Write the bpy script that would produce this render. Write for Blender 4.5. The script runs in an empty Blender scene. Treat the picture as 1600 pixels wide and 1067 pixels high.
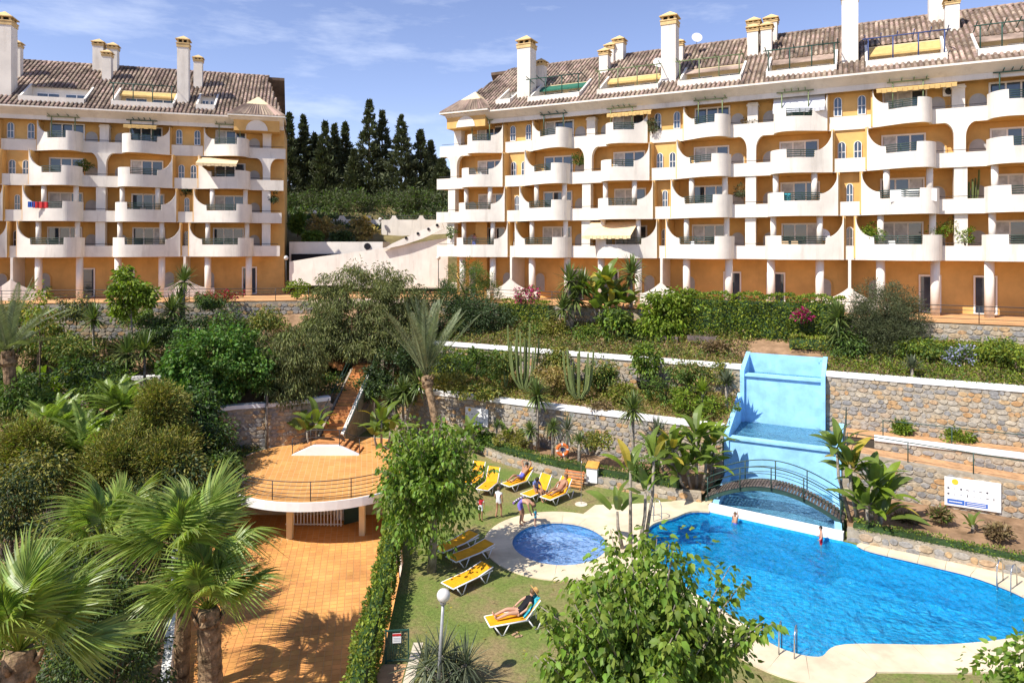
import bpy, bmesh, math, random
import numpy as np
from mathutils import Vector, Matrix, geometry as mgeo
R = math.radians
rnd = random.Random(7)
nr = np.random.default_rng(11)
S = bpy.context.scene
COL = S.collection

# ---------------------------------------------------------------- camera, sky, sun, exposure
F = 1067.0; CZ = 12.5; HY = 384.0           # focal length in photo pixels, eye height, horizon row
cam_d = bpy.data.cameras.new('camera'); cam = bpy.data.objects.new('camera', cam_d); COL.objects.link(cam)
cam_d.sensor_width = 36; cam_d.lens = 36*F/1600; cam_d.shift_y = -(533.5-HY)/1600
cam_d.clip_start = 0.1; cam_d.clip_end = 3000
cam.location = (0, 0, CZ); cam.rotation_euler = (R(90), 0, 0)
S.camera = cam
SUN_EL = 50; SUN_AZ = math.atan2(-.81, -.58)     # direction towards the sun
W = bpy.data.worlds.new('World'); S.world = W; W.use_nodes = True
nt = W.node_tree; nt.nodes.clear()
def N(t, tree=None, **kw):
    n = (tree or nt).nodes.new(t)
    for k, v in kw.items(): setattr(n, k, v)
    return n
wo = N('ShaderNodeOutputWorld'); bg = N('ShaderNodeBackground'); sky = N('ShaderNodeTexSky', sky_type='NISHITA')
sky.sun_disc = False; sky.sun_elevation = R(SUN_EL); sky.sun_rotation = SUN_AZ % (2*math.pi)
sky.altitude = 50; sky.air_density = 0.9; sky.dust_density = 0.0; sky.ozone_density = 4.5
bg.inputs['Strength'].default_value = 0.13
tc = N('ShaderNodeTexCoord'); mp = N('ShaderNodeMapping'); mp.inputs['Scale'].default_value = (2.2, 1.0, 9.0)
mp.inputs['Location'].default_value = (0.35, 0.2, 0.0); mp.inputs['Rotation'].default_value = (0, R(8), 0)
cn = N('ShaderNodeTexNoise'); cn.inputs['Scale'].default_value = 1.6; cn.inputs['Detail'].default_value = 9; cn.inputs['Roughness'].default_value = .62
cr = N('ShaderNodeValToRGB'); cr.color_ramp.elements[0].position = .54; cr.color_ramp.elements[1].position = .95
cr.color_ramp.elements[1].color = (.75, .75, .75, 1)
wb = N('ShaderNodeMixRGB', blend_type='MULTIPLY'); wb.inputs[0].default_value = 1; wb.inputs[2].default_value = (1.24, .98, .98, 1)
mx = N('ShaderNodeMixRGB'); mx.inputs[2].default_value = (6.2, 6.6, 7.4, 1)
for a, b in ((sky.outputs[0], wb.inputs[1]), (tc.outputs['Generated'], mp.inputs['Vector']), (mp.outputs[0], cn.inputs['Vector']), (cn.outputs['Fac'], cr.inputs[0]),
             (cr.outputs[0], mx.inputs[0]), (wb.outputs[0], mx.inputs[1]), (mx.outputs[0], bg.inputs[0]), (bg.outputs[0], wo.inputs[0])):
    nt.links.new(a, b)
sd = bpy.data.lights.new('sun', 'SUN'); sd.energy = 4.8; sd.angle = R(.53); sd.color = (1, .945, .86)
sun = bpy.data.objects.new('sun', sd); COL.objects.link(sun)
trav = Vector((.81*math.cos(R(SUN_EL)), .58*math.cos(R(SUN_EL)), -math.sin(R(SUN_EL))))
sun.rotation_euler = trav.to_track_quat('-Z', 'Y').to_euler(); sun.location = (-40, -30, 60)
S.view_settings.view_transform = 'Standard'; S.view_settings.look = 'None'
S.view_settings.exposure = 0.62; S.view_settings.gamma = 1
S.render.engine = 'CYCLES'; S.cycles.max_bounces = 7; S.cycles.transparent_max_bounces = 16
S.cycles.caustics_reflective = False; S.cycles.caustics_refractive = False
S.cycles.use_denoising = True

# ---------------------------------------------------------------- helpers
def at(px, py, z):                     # photo pixel + height -> place in the world
    d = F*(CZ-z)/(py-HY); return Vector(((px-800)*d/F, d, z))
def dp(px, py, d):                     # photo pixel + depth -> place in the world
    return Vector(((px-800)*d/F, d, CZ-(py-HY)*d/F))

def tag(o, label=None, cat=None, group=None, kind=None):
    if label: o['label'] = label
    if cat: o['category'] = cat
    if group: o['group'] = group
    if kind: o['kind'] = kind
    return o
def empty(name, loc=(0, 0, 0), rz=0, label=None, cat=None, group=None, parent=None):
    o = bpy.data.objects.new(name, None); COL.objects.link(o); o.empty_display_size = .2
    o.location = loc; o.rotation_euler = (0, 0, rz); o.parent = parent
    return tag(o, label, cat, group)
def add(name, mesh, parent=None, loc=(0, 0, 0), rot=(0, 0, 0), scale=(1, 1, 1)):
    o = bpy.data.objects.new(name, mesh); COL.objects.link(o); o.parent = parent
    o.location = loc; o.rotation_euler = rot; o.scale = scale
    return o

class MB:
    def __init__(s): s.v = []; s.f = []; s.m = []; s.sm = []
    def face(s, pts, m=0, smooth=False):
        i = len(s.v); s.v += [tuple(p) for p in pts]; s.f.append(tuple(range(i, i+len(pts)))); s.m.append(m); s.sm.append(smooth)
    def box(s, x0, x1, y0, y1, z0, z1, m=0):
        i = len(s.v)
        s.v += [(x0,y0,z0),(x1,y0,z0),(x1,y1,z0),(x0,y1,z0),(x0,y0,z1),(x1,y0,z1),(x1,y1,z1),(x0,y1,z1)]
        for q in ((0,3,2,1),(4,5,6,7),(0,1,5,4),(1,2,6,5),(2,3,7,6),(3,0,4,7)):
            s.f.append(tuple(i+k for k in q)); s.m.append(m); s.sm.append(False)
        return s
    def prism(s, poly, z0, z1, m=0):            # poly: counter-clockwise list of (x, y); z0/z1 numbers or lists
        n = len(poly); i = len(s.v)
        a = z0 if hasattr(z0, '__len__') else [z0]*n; b = z1 if hasattr(z1, '__len__') else [z1]*n
        s.v += [(p[0], p[1], a[k]) for k, p in enumerate(poly)] + [(p[0], p[1], b[k]) for k, p in enumerate(poly)]
        s.f.append(tuple(i+k for k in reversed(range(n)))); s.f.append(tuple(i+n+k for k in range(n)))
        for k in range(n): s.f.append((i+k, i+(k+1) % n, i+n+(k+1) % n, i+n+k))
        s.m += [m]*(n+2); s.sm += [False]*(n+2); return s
    def prof(s, poly, y0, y1, m=0):             # poly in (x, z), pushed along y
        n = len(poly); i = len(s.v)
        s.v += [(p[0], y0, p[1]) for p in poly] + [(p[0], y1, p[1]) for p in poly]
        s.f.append(tuple(i+k for k in range(n))); s.f.append(tuple(i+n+k for k in reversed(range(n))))
        for k in range(n): s.f.append((i+k, i+n+k, i+n+(k+1) % n, i+(k+1) % n))
        s.m += [m]*(n+2); s.sm += [False]*(n+2); return s
    def tube(s, path, r, n=6, m=0, cap=True, smooth=True):
        path = [Vector(p) for p in path]; rr = r if hasattr(r, '__len__') else [r]*len(path)
        i = len(s.v); up = None
        for k, p in enumerate(path):
            t = (path[min(k+1, len(path)-1)]-path[max(k-1, 0)])
            t = t.normalized() if t.length > 1e-9 else Vector((0, 0, 1))
            if up is None: up = Vector((1, 0, 0)) if abs(t.z) > .8 else Vector((0, 0, 1))
            a = t.cross(up); a = a.normalized() if a.length > 1e-6 else t.orthogonal().normalized()
            b = a.cross(t).normalized(); up = b
            for j in range(n):
                w = 2*math.pi*j/n
                s.v.append(tuple(p+(a*math.cos(w)+b*math.sin(w))*rr[k]))
        for k in range(len(path)-1):
            for j in range(n):
                s.f.append((i+k*n+j, i+k*n+(j+1) % n, i+(k+1)*n+(j+1) % n, i+(k+1)*n+j)); s.m.append(m); s.sm.append(smooth)
        if cap:
            s.f.append(tuple(i+j for j in reversed(range(n)))); s.f.append(tuple(i+(len(path)-1)*n+j for j in range(n)))
            s.m += [m]*2; s.sm += [False]*2
        return s
    def lathe(s, prof, c=(0, 0, 0), n=14, m=0, smooth=True):     # prof: (radius, z)
        i = len(s.v); c = Vector(c)
        for r_, z in prof:
            for j in range(n):
                w = 2*math.pi*j/n; s.v.append((c.x+r_*math.cos(w), c.y+r_*math.sin(w), c.z+z))
        for k in range(len(prof)-1):
            for j in range(n):
                s.f.append((i+k*n+j, i+k*n+(j+1) % n, i+(k+1)*n+(j+1) % n, i+(k+1)*n+j)); s.m.append(m); s.sm.append(smooth)
        s.f.append(tuple(i+j for j in reversed(range(n)))); s.f.append(tuple(i+(len(prof)-1)*n+j for j in range(n)))
        s.m += [m]*2; s.sm += [False]*2; return s
    def ball(s, c, rx, ry=None, rz=None, n=12, k=8, m=0):
        ry = ry or rx; rz = rz or rx; i = len(s.v); c = Vector(c)
        for a in range(k+1):
            th = math.pi*(a+.02)/(k+.04)-math.pi/2
            for j in range(n):
                w = 2*math.pi*j/n
                s.v.append((c.x+rx*math.cos(th)*math.cos(w), c.y+ry*math.cos(th)*math.sin(w), c.z+rz*math.sin(th)))
        for a in range(k):
            for j in range(n):
                s.f.append((i+a*n+j, i+a*n+(j+1) % n, i+(a+1)*n+(j+1) % n, i+(a+1)*n+j)); s.m.append(m); s.sm.append(True)
        return s
    def strip(s, pts, th, m=0):                 # pts: (x, y, zbottom, ztop) along a curved wall, thickness th towards +normal
        n = len(pts); i = len(s.v); nor = []
        for k in range(n):
            a, b = pts[max(k-1, 0)], pts[min(k+1, n-1)]
            dx, dy = b[0]-a[0], b[1]-a[1]; L = math.hypot(dx, dy) or 1
            nor.append((-dy/L, dx/L))
        for k, (x, y, z0, z1) in enumerate(pts):
            nx, ny = nor[k]
            s.v += [(x, y, z0), (x, y, z1), (x+nx*th, y+ny*th, z1), (x+nx*th, y+ny*th, z0)]
        for k in range(n-1):
            a = i+4*k; b = a+4
            for q in ((a, b, b+1, a+1), (a+1, b+1, b+2, a+2), (a+2, b+2, b+3, a+3), (a+3, b+3, b, a)):
                s.f.append(q); s.m.append(m); s.sm.append(False)
        s.f.append((i, i+1, i+2, i+3)); e = i+4*(n-1); s.f.append((e+3, e+2, e+1, e)); s.m += [m]*2; s.sm += [False]*2
        return s
    def mesh(s, name, *mats):
        me = bpy.data.meshes.new(name); me.from_pydata(s.v, [], s.f)
        for m in mats: me.materials.append(m)
        me.polygons.foreach_set('material_index', s.m); me.polygons.foreach_set('use_smooth', s.sm)
        me.update(); return me
    def build(s, name, mats, parent=None, loc=(0, 0, 0), rot=(0, 0, 0)):
        if not isinstance(mats, (tuple, list)): mats = (mats,)
        return add(name, s.mesh(name, *mats), parent, loc, rot)

def np_mesh(name, v, f, mats, midx=None, smooth=False):
    v = np.asarray(v, dtype=np.float32).reshape(-1, 3); f = np.asarray(f, dtype=np.int32); k = f.shape[1]
    me = bpy.data.meshes.new(name); me.vertices.add(len(v)); me.vertices.foreach_set('co', v.ravel())
    me.loops.add(f.size); me.loops.foreach_set('vertex_index', f.ravel())
    me.polygons.add(len(f)); me.polygons.foreach_set('loop_start', np.arange(0, f.size, k, dtype=np.int32))
    me.polygons.foreach_set('loop_total', np.full(len(f), k, dtype=np.int32))
    for m in (mats if isinstance(mats, (tuple, list)) else (mats,)): me.materials.append(m)
    if midx is not None: me.polygons.foreach_set('material_index', np.asarray(midx, dtype=np.int32))
    if smooth: me.polygons.foreach_set('use_smooth', np.ones(len(f), dtype=bool))
    me.update(calc_edges=True); me.validate(); return me

# ---------------------------------------------------------------- materials
MT = {}
def mat(name, col, rough=.8, spec=.3, var=.12, scale=3., bump=0., bscale=30., island=0., col2=None, trans=0., metal=0., obj=0., stain=0.):
    m = bpy.data.materials.new(name); m.use_nodes = True; t = m.node_tree; b = t.nodes['Principled BSDF']; MT[name] = m
    b.inputs['Roughness'].default_value = rough; b.inputs['Specular IOR Level'].default_value = spec; b.inputs['Metallic'].default_value = metal
    g = N('ShaderNodeNewGeometry', t); tcn = N('ShaderNodeTexCoord', t)
    no = N('ShaderNodeTexNoise', t); no.inputs['Scale'].default_value = scale; no.inputs['Detail'].default_value = 6; no.inputs['Roughness'].default_value = .6
    t.links.new(g.outputs['Position'], no.inputs['Vector'])
    mixn = N('ShaderNodeMixRGB', t); c2 = col2 or tuple(c*(1-2.2*var) for c in col)
    hi = tuple(min(1, c*(1+var)) for c in col)
    mixn.inputs[1].default_value = (*c2, 1); mixn.inputs[2].default_value = (*hi, 1)
    rp = N('ShaderNodeMapRange', t); rp.inputs[1].default_value = .32; rp.inputs[2].default_value = .66
    t.links.new(no.outputs['Fac'], rp.inputs[0]); t.links.new(rp.outputs[0], mixn.inputs[0])
    out = mixn.outputs[0]
    if island or obj:
        hs = N('ShaderNodeHueSaturation', t); mr = N('ShaderNodeMapRange', t); k = island or obj
        mr.inputs[3].default_value = 1-k; mr.inputs[4].default_value = 1+k
        if obj:
            oi = N('ShaderNodeObjectInfo', t); t.links.new(oi.outputs['Random'], mr.inputs[0])
        else: t.links.new(g.outputs['Random Per Island'], mr.inputs[0])
        t.links.new(mr.outputs[0], hs.inputs['Value']); t.links.new(out, hs.inputs['Color'])
        mh = N('ShaderNodeMapRange', t); mh.inputs[3].default_value = .5-.035*min(1, k*2.2); mh.inputs[4].default_value = .5+.02*min(1, k*2.2)
        wn = N('ShaderNodeTexWhiteNoise', t, noise_dimensions='1D'); t.links.new(mr.outputs[0], wn.inputs['W']); t.links.new(wn.outputs['Value'], mh.inputs[0])
        t.links.new(mh.outputs[0], hs.inputs['Hue']); out = hs.outputs[0]
    if stain:
        n2 = N('ShaderNodeTexNoise', t); n2.inputs['Scale'].default_value = 1.; n2.inputs['Detail'].default_value = 8; n2.inputs['Roughness'].default_value = .7
        ms = N('ShaderNodeMapping', t); ms.inputs['Scale'].default_value = (1.6, 1.6, .22)
        t.links.new(g.outputs['Position'], ms.inputs[0]); t.links.new(ms.outputs[0], n2.inputs['Vector'])
        r2 = N('ShaderNodeMapRange', t); r2.inputs[1].default_value = .52; r2.inputs[2].default_value = .78; r2.inputs[4].default_value = stain
        t.links.new(n2.outputs['Fac'], r2.inputs[0])
        mm = N('ShaderNodeMixRGB', t); mm.inputs[2].default_value = (col[0]*.45, col[1]*.42, col[2]*.38, 1)
        t.links.new(r2.outputs[0], mm.inputs[0]); t.links.new(out, mm.inputs[1]); out = mm.outputs[0]
    t.links.new(out, b.inputs['Base Color'])
    if bump:
        bn = N('ShaderNodeTexNoise', t); bn.inputs['Scale'].default_value = bscale; bn.inputs['Detail'].default_value = 5
        t.links.new(g.outputs['Position'], bn.inputs['Vector'])
        bp = N('ShaderNodeBump', t); bp.inputs['Strength'].default_value = bump; bp.inputs['Distance'].default_value = .05
        t.links.new(bn.outputs['Fac'], bp.inputs['Height']); t.links.new(bp.outputs[0], b.inputs['Normal'])
    if trans:
        tr = N('ShaderNodeBsdfTranslucent', t); mxs = N('ShaderNodeMixShader', t); mxs.inputs[0].default_value = trans
        br = N('ShaderNodeMixRGB', t, blend_type='MULTIPLY'); br.inputs[0].default_value = 1; br.inputs[2].default_value = (1.3, 1.45, .6, 1)
        t.links.new(out, br.inputs[1]); t.links.new(br.outputs[0], tr.inputs[0])
        o = t.nodes['Material Output']; t.links.new(b.outputs[0], mxs.inputs[1]); t.links.new(tr.outputs[0], mxs.inputs[2]); t.links.new(mxs.outputs[0], o.inputs[0])
    return m
def leafmat(name, col, island=.35, trans=.3, rough=.55, spec=.35): return mat(name, col, rough, spec, .15, .9, 0, 1, island, None, trans)

white = mat('white_plaster', (.74, .69, .61), .9, .2, .06, .6, .12, 14, stain=.5)
white2 = mat('white_paint', (.80, .79, .77), .6, .3, .04, 1.)
ochre = mat('ochre_plaster', (.68, .42, .15), .9, .2, .08, .7, .12, 14, stain=.28)
cream = mat('cream_plaster', (.72, .58, .36), .9, .2, .05, .8)
tile_roof = mat('clay_roof_tile', (.315, .24, .183), .9, .15, .3, .55, .2, 20, island=.34)
terr = mat('shaded_channel_tile', (.15, .105, .075), .9, .1, .2, 1.2)  # shade in the channels between the tile ribs is put into this darker brown
glassm = mat('window_glass', (.035, .06, .095), .05, 1.0, .25, .5)
curtain = mat('curtain', (.55, .57, .58), .8, .2, .15, 2.5)
shutter = mat('grey_shutter', (.42, .41, .39), .7, .3, .05)
rail_green = mat('green_rail_paint', (.025, .06, .045), .5, .4, .1)
rail_dark = mat('dark_rail_paint', (.035, .035, .035), .5, .4, .1)
pergm = mat('pale_green_metal', (.17, .22, .10), .55, .4, .1)
pergd = mat('dark_green_metal', (.02, .07, .05), .55, .4, .1)
blue_m = mat('blue_metal', (.04, .07, .2), .5, .4, .1)
awn_y = mat('yellow_awning', (.58, .39, .15), .8, .2, .08)
awn_c = mat('cream_awning', (.75, .58, .34), .8, .2, .06)
awn_g = mat('green_awning', (.03, .13, .085), .8, .2, .1)
awn_w = mat('grey_white_awning', (.55, .56, .6), .8, .2, .05)
soil = mat('dry_soil', (.27, .17, .10), .95, .1, .3, 1.3, .5, 9, col2=(.16, .10, .055))
bark = mat('bark', (.17, .125, .085), .95, .1, .3, 6, .8, 22)
bark_l = mat('pale_bark', (.30, .26, .21), .95, .1, .25, 6, .8, 22)
palm_bark = mat('palm_bark', (.25, .17, .10), .95, .1, .35, 4, .9, 14)
mortar = mat('mortar', (.36, .305, .23), .95, .1, .15, 3, .4, 25)
coping_m = mat('pool_coping', (.66, .55, .38), .8, .3, .10, 1.1, .15, 20, obj=.06)
wblue = mat('blue_pool_paint', (.30, .60, .88), .6, .35, .09, 1.6, .1, 10, stain=.26)
yel = mat('yellow_sling', (.80, .355, .01), .75, .25, .1, 4)
skin = mat('skin', (.52, .29, .19), .6, .3, .06, 6)
skin2 = mat('tanned_skin', (.36, .19, .11), .6, .3, .06, 6)
black = mat('black_cloth', (.012, .012, .015), .8, .2, .1)
metal = mat('stainless_steel', (.55, .56, .57), .25, .5, .05, metal=.9)
grey_metal = mat('grey_lamp_metal', (.36, .36, .36), .45, .5, .08, metal=.3)
globe = mat('lamp_globe', (.62, .60, .56), .35, .5, .08)
wood = mat('wood_plank', (.13, .105, .09), .85, .2, .25, 5, .4, 30, obj=.25)
orange_wood = mat('orange_wood', (.48, .20, .07), .8, .2, .2, 5, .3, 30, obj=.15)
step_m = mat('terracotta_step', (.55, .25, .085), .85, .2, .16, 3, .2, 20, obj=.10)
plank_pale = mat('pale_path', (.62, .54, .42), .9, .2, .12, 1.3)

def ramp_stone(name, use_obj):
    m = bpy.data.materials.new(name); m.use_nodes = True; t = m.node_tree; b = t.nodes['Principled BSDF']
    g = N('ShaderNodeNewGeometry', t); r = N('ShaderNodeValToRGB', t); r.color_ramp.interpolation = 'LINEAR'
    els = [(0, (.19, .185, .18)), (.16, (.29, .27, .245)), (.3, (.37, .30, .21)), (.45, (.42, .29, .16)), (.56, (.40, .235, .11)), (.68, (.38, .33, .26)), (.85, (.235, .23, .225)), (1, (.43, .37, .28))]
    while len(r.color_ramp.elements) < len(els): r.color_ramp.elements.new(.5)
    for e, (p, c) in zip(r.color_ramp.elements, els): e.position = p; e.color = (*c, 1)
    if use_obj: oi = N('ShaderNodeObjectInfo', t); t.links.new(oi.outputs['Random'], r.inputs[0])
    else: t.links.new(g.outputs['Random Per Island'], r.inputs[0])
    no = N('ShaderNodeTexNoise', t); no.inputs['Scale'].default_value = 7; no.inputs['Detail'].default_value = 7; t.links.new(g.outputs['Position'], no.inputs['Vector'])
    mr = N('ShaderNodeMapRange', t); mr.inputs[1].default_value = .3; mr.inputs[2].default_value = .7; mr.inputs[3].default_value = .68; mr.inputs[4].default_value = 1.3
    t.links.new(no.outputs['Fac'], mr.inputs[0]); mu = N('ShaderNodeMixRGB', t, blend_type='MULTIPLY'); mu.inputs[0].default_value = 1
    t.links.new(r.outputs[0], mu.inputs[1]); t.links.new(mr.outputs[0], mu.inputs[2]); t.links.new(mu.outputs[0], b.inputs['Base Color'])
    b.inputs['Roughness'].default_value = .9; b.inputs['Specular IOR Level'].default_value = .15
    bp = N('ShaderNodeBump', t); bp.inputs['Strength'].default_value = .5; bp.inputs['Distance'].default_value = .03
    t.links.new(no.outputs['Fac'], bp.inputs['Height']); t.links.new(bp.outputs[0], b.inputs['Normal']); return m
stone_o = ramp_stone('rubble_stone', True); stone_i = ramp_stone('rubble_stone_mass', False)

def tile_floor(name, c1, c2, cm, size, ang, mort=.035):
    m = bpy.data.materials.new(name); m.use_nodes = True; t = m.node_tree; b = t.nodes['Principled BSDF']
    g = N('ShaderNodeNewGeometry', t); mpn = N('ShaderNodeMapping', t); mpn.inputs['Rotation'].default_value = (0, 0, ang)
    br = N('ShaderNodeTexBrick', t); br.offset = 0; br.inputs['Scale'].default_value = 1; br.inputs['Brick Width'].default_value = size; br.inputs['Row Height'].default_value = size
    br.inputs['Mortar Size'].default_value = mort*size; br.inputs['Mortar Smooth'].default_value = .3; br.inputs['Bias'].default_value = 0
    br.inputs['Color1'].default_value = (*c1, 1); br.inputs['Color2'].default_value = (*c2, 1); br.inputs['Mortar'].default_value = (*cm, 1)
    no = N('ShaderNodeTexNoise', t); no.inputs['Scale'].default_value = .55; no.inputs['Detail'].default_value = 8; no.inputs['Roughness'].default_value = .65
    mr = N('ShaderNodeMapRange', t); mr.inputs[1].default_value = .3; mr.inputs[2].default_value = .7; mr.inputs[3].default_value = .78; mr.inputs[4].default_value = 1.15
    mu = N('ShaderNodeMixRGB', t, blend_type='MULTIPLY'); mu.inputs[0].default_value = 1
    t.links.new(g.outputs['Position'], mpn.inputs[0]); t.links.new(mpn.outputs[0], br.inputs['Vector']); t.links.new(g.outputs['Position'], no.inputs['Vector'])
    t.links.new(no.outputs['Fac'], mr.inputs[0]); t.links.new(br.outputs['Color'], mu.inputs[1]); t.links.new(mr.outputs[0], mu.inputs[2]); t.links.new(mu.outputs[0], b.inputs['Base Color'])
    b.inputs['Roughness'].default_value = .8; b.inputs['Specular IOR Level'].default_value = .25
    return m
plaza_tile = tile_floor('terracotta_paving', (.62, .30, .09), (.56, .255, .07), (.58, .40, .21), .3, R(-12))
mosaic = tile_floor('blue_mosaic', (.015, .42, .86), (.10, .66, .96), (.28, .76, .97), .2, R(20))
mosaic_w = tile_floor('pale_mosaic', (.36, .52, .82), (.46, .60, .86), (.6, .7, .9), .14, R(20))

mosaic_s = mat('blue_mosaic_wall', (.02, .40, .80), .4, .5, .2, 9)
def lawn_mat():
    m = bpy.data.materials.new('lawn_grass'); m.use_nodes = True; t = m.node_tree; b = t.nodes['Principled BSDF']
    g = N('ShaderNodeNewGeometry', t)
    n1 = N('ShaderNodeTexNoise', t); n1.inputs['Scale'].default_value = .42; n1.inputs['Detail'].default_value = 8; n1.inputs['Roughness'].default_value = .68
    n2 = N('ShaderNodeTexNoise', t); n2.inputs['Scale'].default_value = 9; n2.inputs['Detail'].default_value = 8; n2.inputs['Roughness'].default_value = .75
    r1 = N('ShaderNodeValToRGB', t); e = r1.color_ramp.elements; e[0].position = .38; e[0].color = (.27, .205, .10, 1); e[1].position = .55; e[1].color = (.165, .205, .052, 1)
    x = e.new(.46); x.color = (.225, .21, .08, 1); x = e.new(.7); x.color = (.12, .185, .04, 1)
    r2 = N('ShaderNodeMapRange', t); r2.inputs[1].default_value = .3; r2.inputs[2].default_value = .7; r2.inputs[3].default_value = .55; r2.inputs[4].default_value = 1.4
    mu = N('ShaderNodeMixRGB', t, blend_type='MULTIPLY'); mu.inputs[0].default_value = 1
    for n in (n1, n2): t.links.new(g.outputs['Position'], n.inputs['Vector'])
    t.links.new(n1.outputs['Fac'], r1.inputs[0]); t.links.new(n2.outputs['Fac'], r2.inputs[0]); t.links.new(r1.outputs[0], mu.inputs[1]); t.links.new(r2.outputs[0], mu.inputs[2])
    t.links.new(mu.outputs[0], b.inputs['Base Color']); b.inputs['Roughness'].default_value = 1; b.inputs['Specular IOR Level'].default_value = .1
    bp = N('ShaderNodeBump', t); bp.inputs['Strength'].default_value = .8; bp.inputs['Distance'].default_value = .08; t.links.new(n2.outputs['Fac'], bp.inputs['Height']); t.links.new(bp.outputs[0], b.inputs['Normal'])
    return m
lawnm = lawn_mat()

def water_mat(name, tint, deep, scale, strength):
    m = bpy.data.materials.new(name); m.use_nodes = True; t = m.node_tree; t.nodes.clear()
    o = N('ShaderNodeOutputMaterial', t); g = N('ShaderNodeNewGeometry', t)
    n1 = N('ShaderNodeTexNoise', t); n1.inputs['Scale'].default_value = scale; n1.inputs['Detail'].default_value = 4; n1.inputs['Distortion'].default_value = .8
    bp = N('ShaderNodeBump', t); bp.inputs['Strength'].default_value = strength; bp.inputs['Distance'].default_value = .34
    n0 = N('ShaderNodeTexNoise', t); n0.inputs['Scale'].default_value = scale*.28; n0.inputs['Detail'].default_value = 2; ad = N('ShaderNodeMath', t, operation='MULTIPLY_ADD'); ad.inputs[1].default_value = 1.6
    t.links.new(g.outputs['Position'], n1.inputs['Vector']); t.links.new(g.outputs['Position'], n0.inputs['Vector']); t.links.new(n0.outputs['Fac'], ad.inputs[0]); t.links.new(n1.outputs['Fac'], ad.inputs[2]); t.links.new(ad.outputs[0], bp.inputs['Height'])
    tr = N('ShaderNodeBsdfTransparent', t); tr.inputs[0].default_value = (*tint, 1)
    df = N('ShaderNodeBsdfDiffuse', t); df.inputs[0].default_value = (*deep, 1); t.links.new(bp.outputs[0], df.inputs['Normal'])
    gl = N('ShaderNodeBsdfGlossy', t); gl.inputs['Roughness'].default_value = .04; t.links.new(bp.outputs[0], gl.inputs['Normal'])
    fr = N('ShaderNodeFresnel', t); fr.inputs['IOR'].default_value = 1.33; t.links.new(bp.outputs[0], fr.inputs['Normal'])
    m1 = N('ShaderNodeMixShader', t); m1.inputs[0].default_value = .35; t.links.new(tr.outputs[0], m1.inputs[1]); t.links.new(df.outputs[0], m1.inputs[2])
    m2 = N('ShaderNodeMixShader', t); t.links.new(fr.outputs[0], m2.inputs[0]); t.links.new(m1.outputs[0], m2.inputs[1]); t.links.new(gl.outputs[0], m2.inputs[2])
    t.links.new(m2.outputs[0], o.inputs[0]); return m
water_main = water_mat('pool_water', (.68, .93, 1.0), (.01, .46, .86), 3.6, 1.)
water_kid = water_mat('wading_water', (.92, .97, 1), (.26, .48, .86), 3.0, .6)
water_fall = water_mat('cascade_water', (.82, .95, 1), (.16, .50, .72), 4.0, 1.)
# ---------------------------------------------------------------- apartment buildings
ZK = [11.54, 14.54, 17.54, 20.54]; ZE = 24.2; TERR = 8.0
WK = [.35, .7, 1.05, 1.4]; EK = [1.05, 1.2, 1.35, 1.5]; YK = [0, .15, .45, 1.2]
WALL_Y = 2.35; RIDGE_Y = 8.6; RIDGE_Z = 29.8; EAVE_Y = .35
_cache = {}
def cached(key, fn):
    if key not in _cache: _cache[key] = fn()
    return _cache[key]

def bulge(x, Wd, B=1.2):
    q = x/Wd
    if q < .74: return .12+(B-.12)*math.sin(q/.74*math.pi/2)**1.3
    return -.1+(B+.1)*math.sqrt(max(0, 1-((q-.74)/.26)**2))
def unit_prof(Wd, k):
    fin = 1.08 if k < 3 else .9; hi = 1.2 if k < 3 else .95; top = 3.0 if k < 3 else 2.55
    xs = [i*Wd/36 for i in range(37)]
    xs += [fin, fin+.02, Wd-hi, Wd-hi+.02]+[fin*i/14 for i in range(1, 14)]; xs = sorted(xs)
    out = []
    for x in xs:
        if x <= fin: h = 1.52+(top-1.52)*(1-math.sqrt(max(0, 1-((fin-x)/fin)**2)))
        elif x <= Wd-hi+.001: h = 1.05
        else: h = 1.65
        out.append((x, bulge(x, Wd), h))
    return out, fin, hi
def flipx(mb, fl):
    if fl:
        mb.v = [(-x, y, z) for x, y, z in mb.v]; mb.f = [tuple(reversed(f)) for f in mb.f]
    return mb
def unit_meshes(Wd, k, fl):
    pr, fin, hi = unit_prof(Wd, k)
    a = MB(); a.strip([(x, -o, 0, h) for x, o, h in pr], .16); par = flipx(a, fl).mesh('balcony_parapet', white)
    a = MB(); poly = [(x, -o+.05) for x, o, h in pr]+[(Wd, WALL_Y-YK[k]-.02), (0, WALL_Y-YK[k]-.02)]
    a.prism(poly, .03, .26); slab = flipx(a, fl).mesh('floor_slab', ochre)
    a = MB()
    xs = [fin-.05+(Wd-hi-fin+.1)*i/8 for i in range(9)]
    for j in range(4): a.tube([(x, -bulge(x, Wd)+.08, 1.16+.14*j) for x in xs], .03, 5)
    for x in xs[::4]: a.tube([(x, -bulge(x, Wd)+.08, 1.15), (x, -bulge(x, Wd)+.08, 1.6)], .022, 5)
    rail = flipx(a, fl).mesh('railing', rail_green)
    top = 3.0 if k < 3 else 2.55
    a = MB(); a.prof([(-.1, .1), (.1, .1), (.1, top-.04), (-.1, top-.04)], .06, WALL_Y-YK[k]-.05)
    fw = flipx(a, fl).mesh('party_wall', ochre)
    return par, slab, rail, fw
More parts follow.
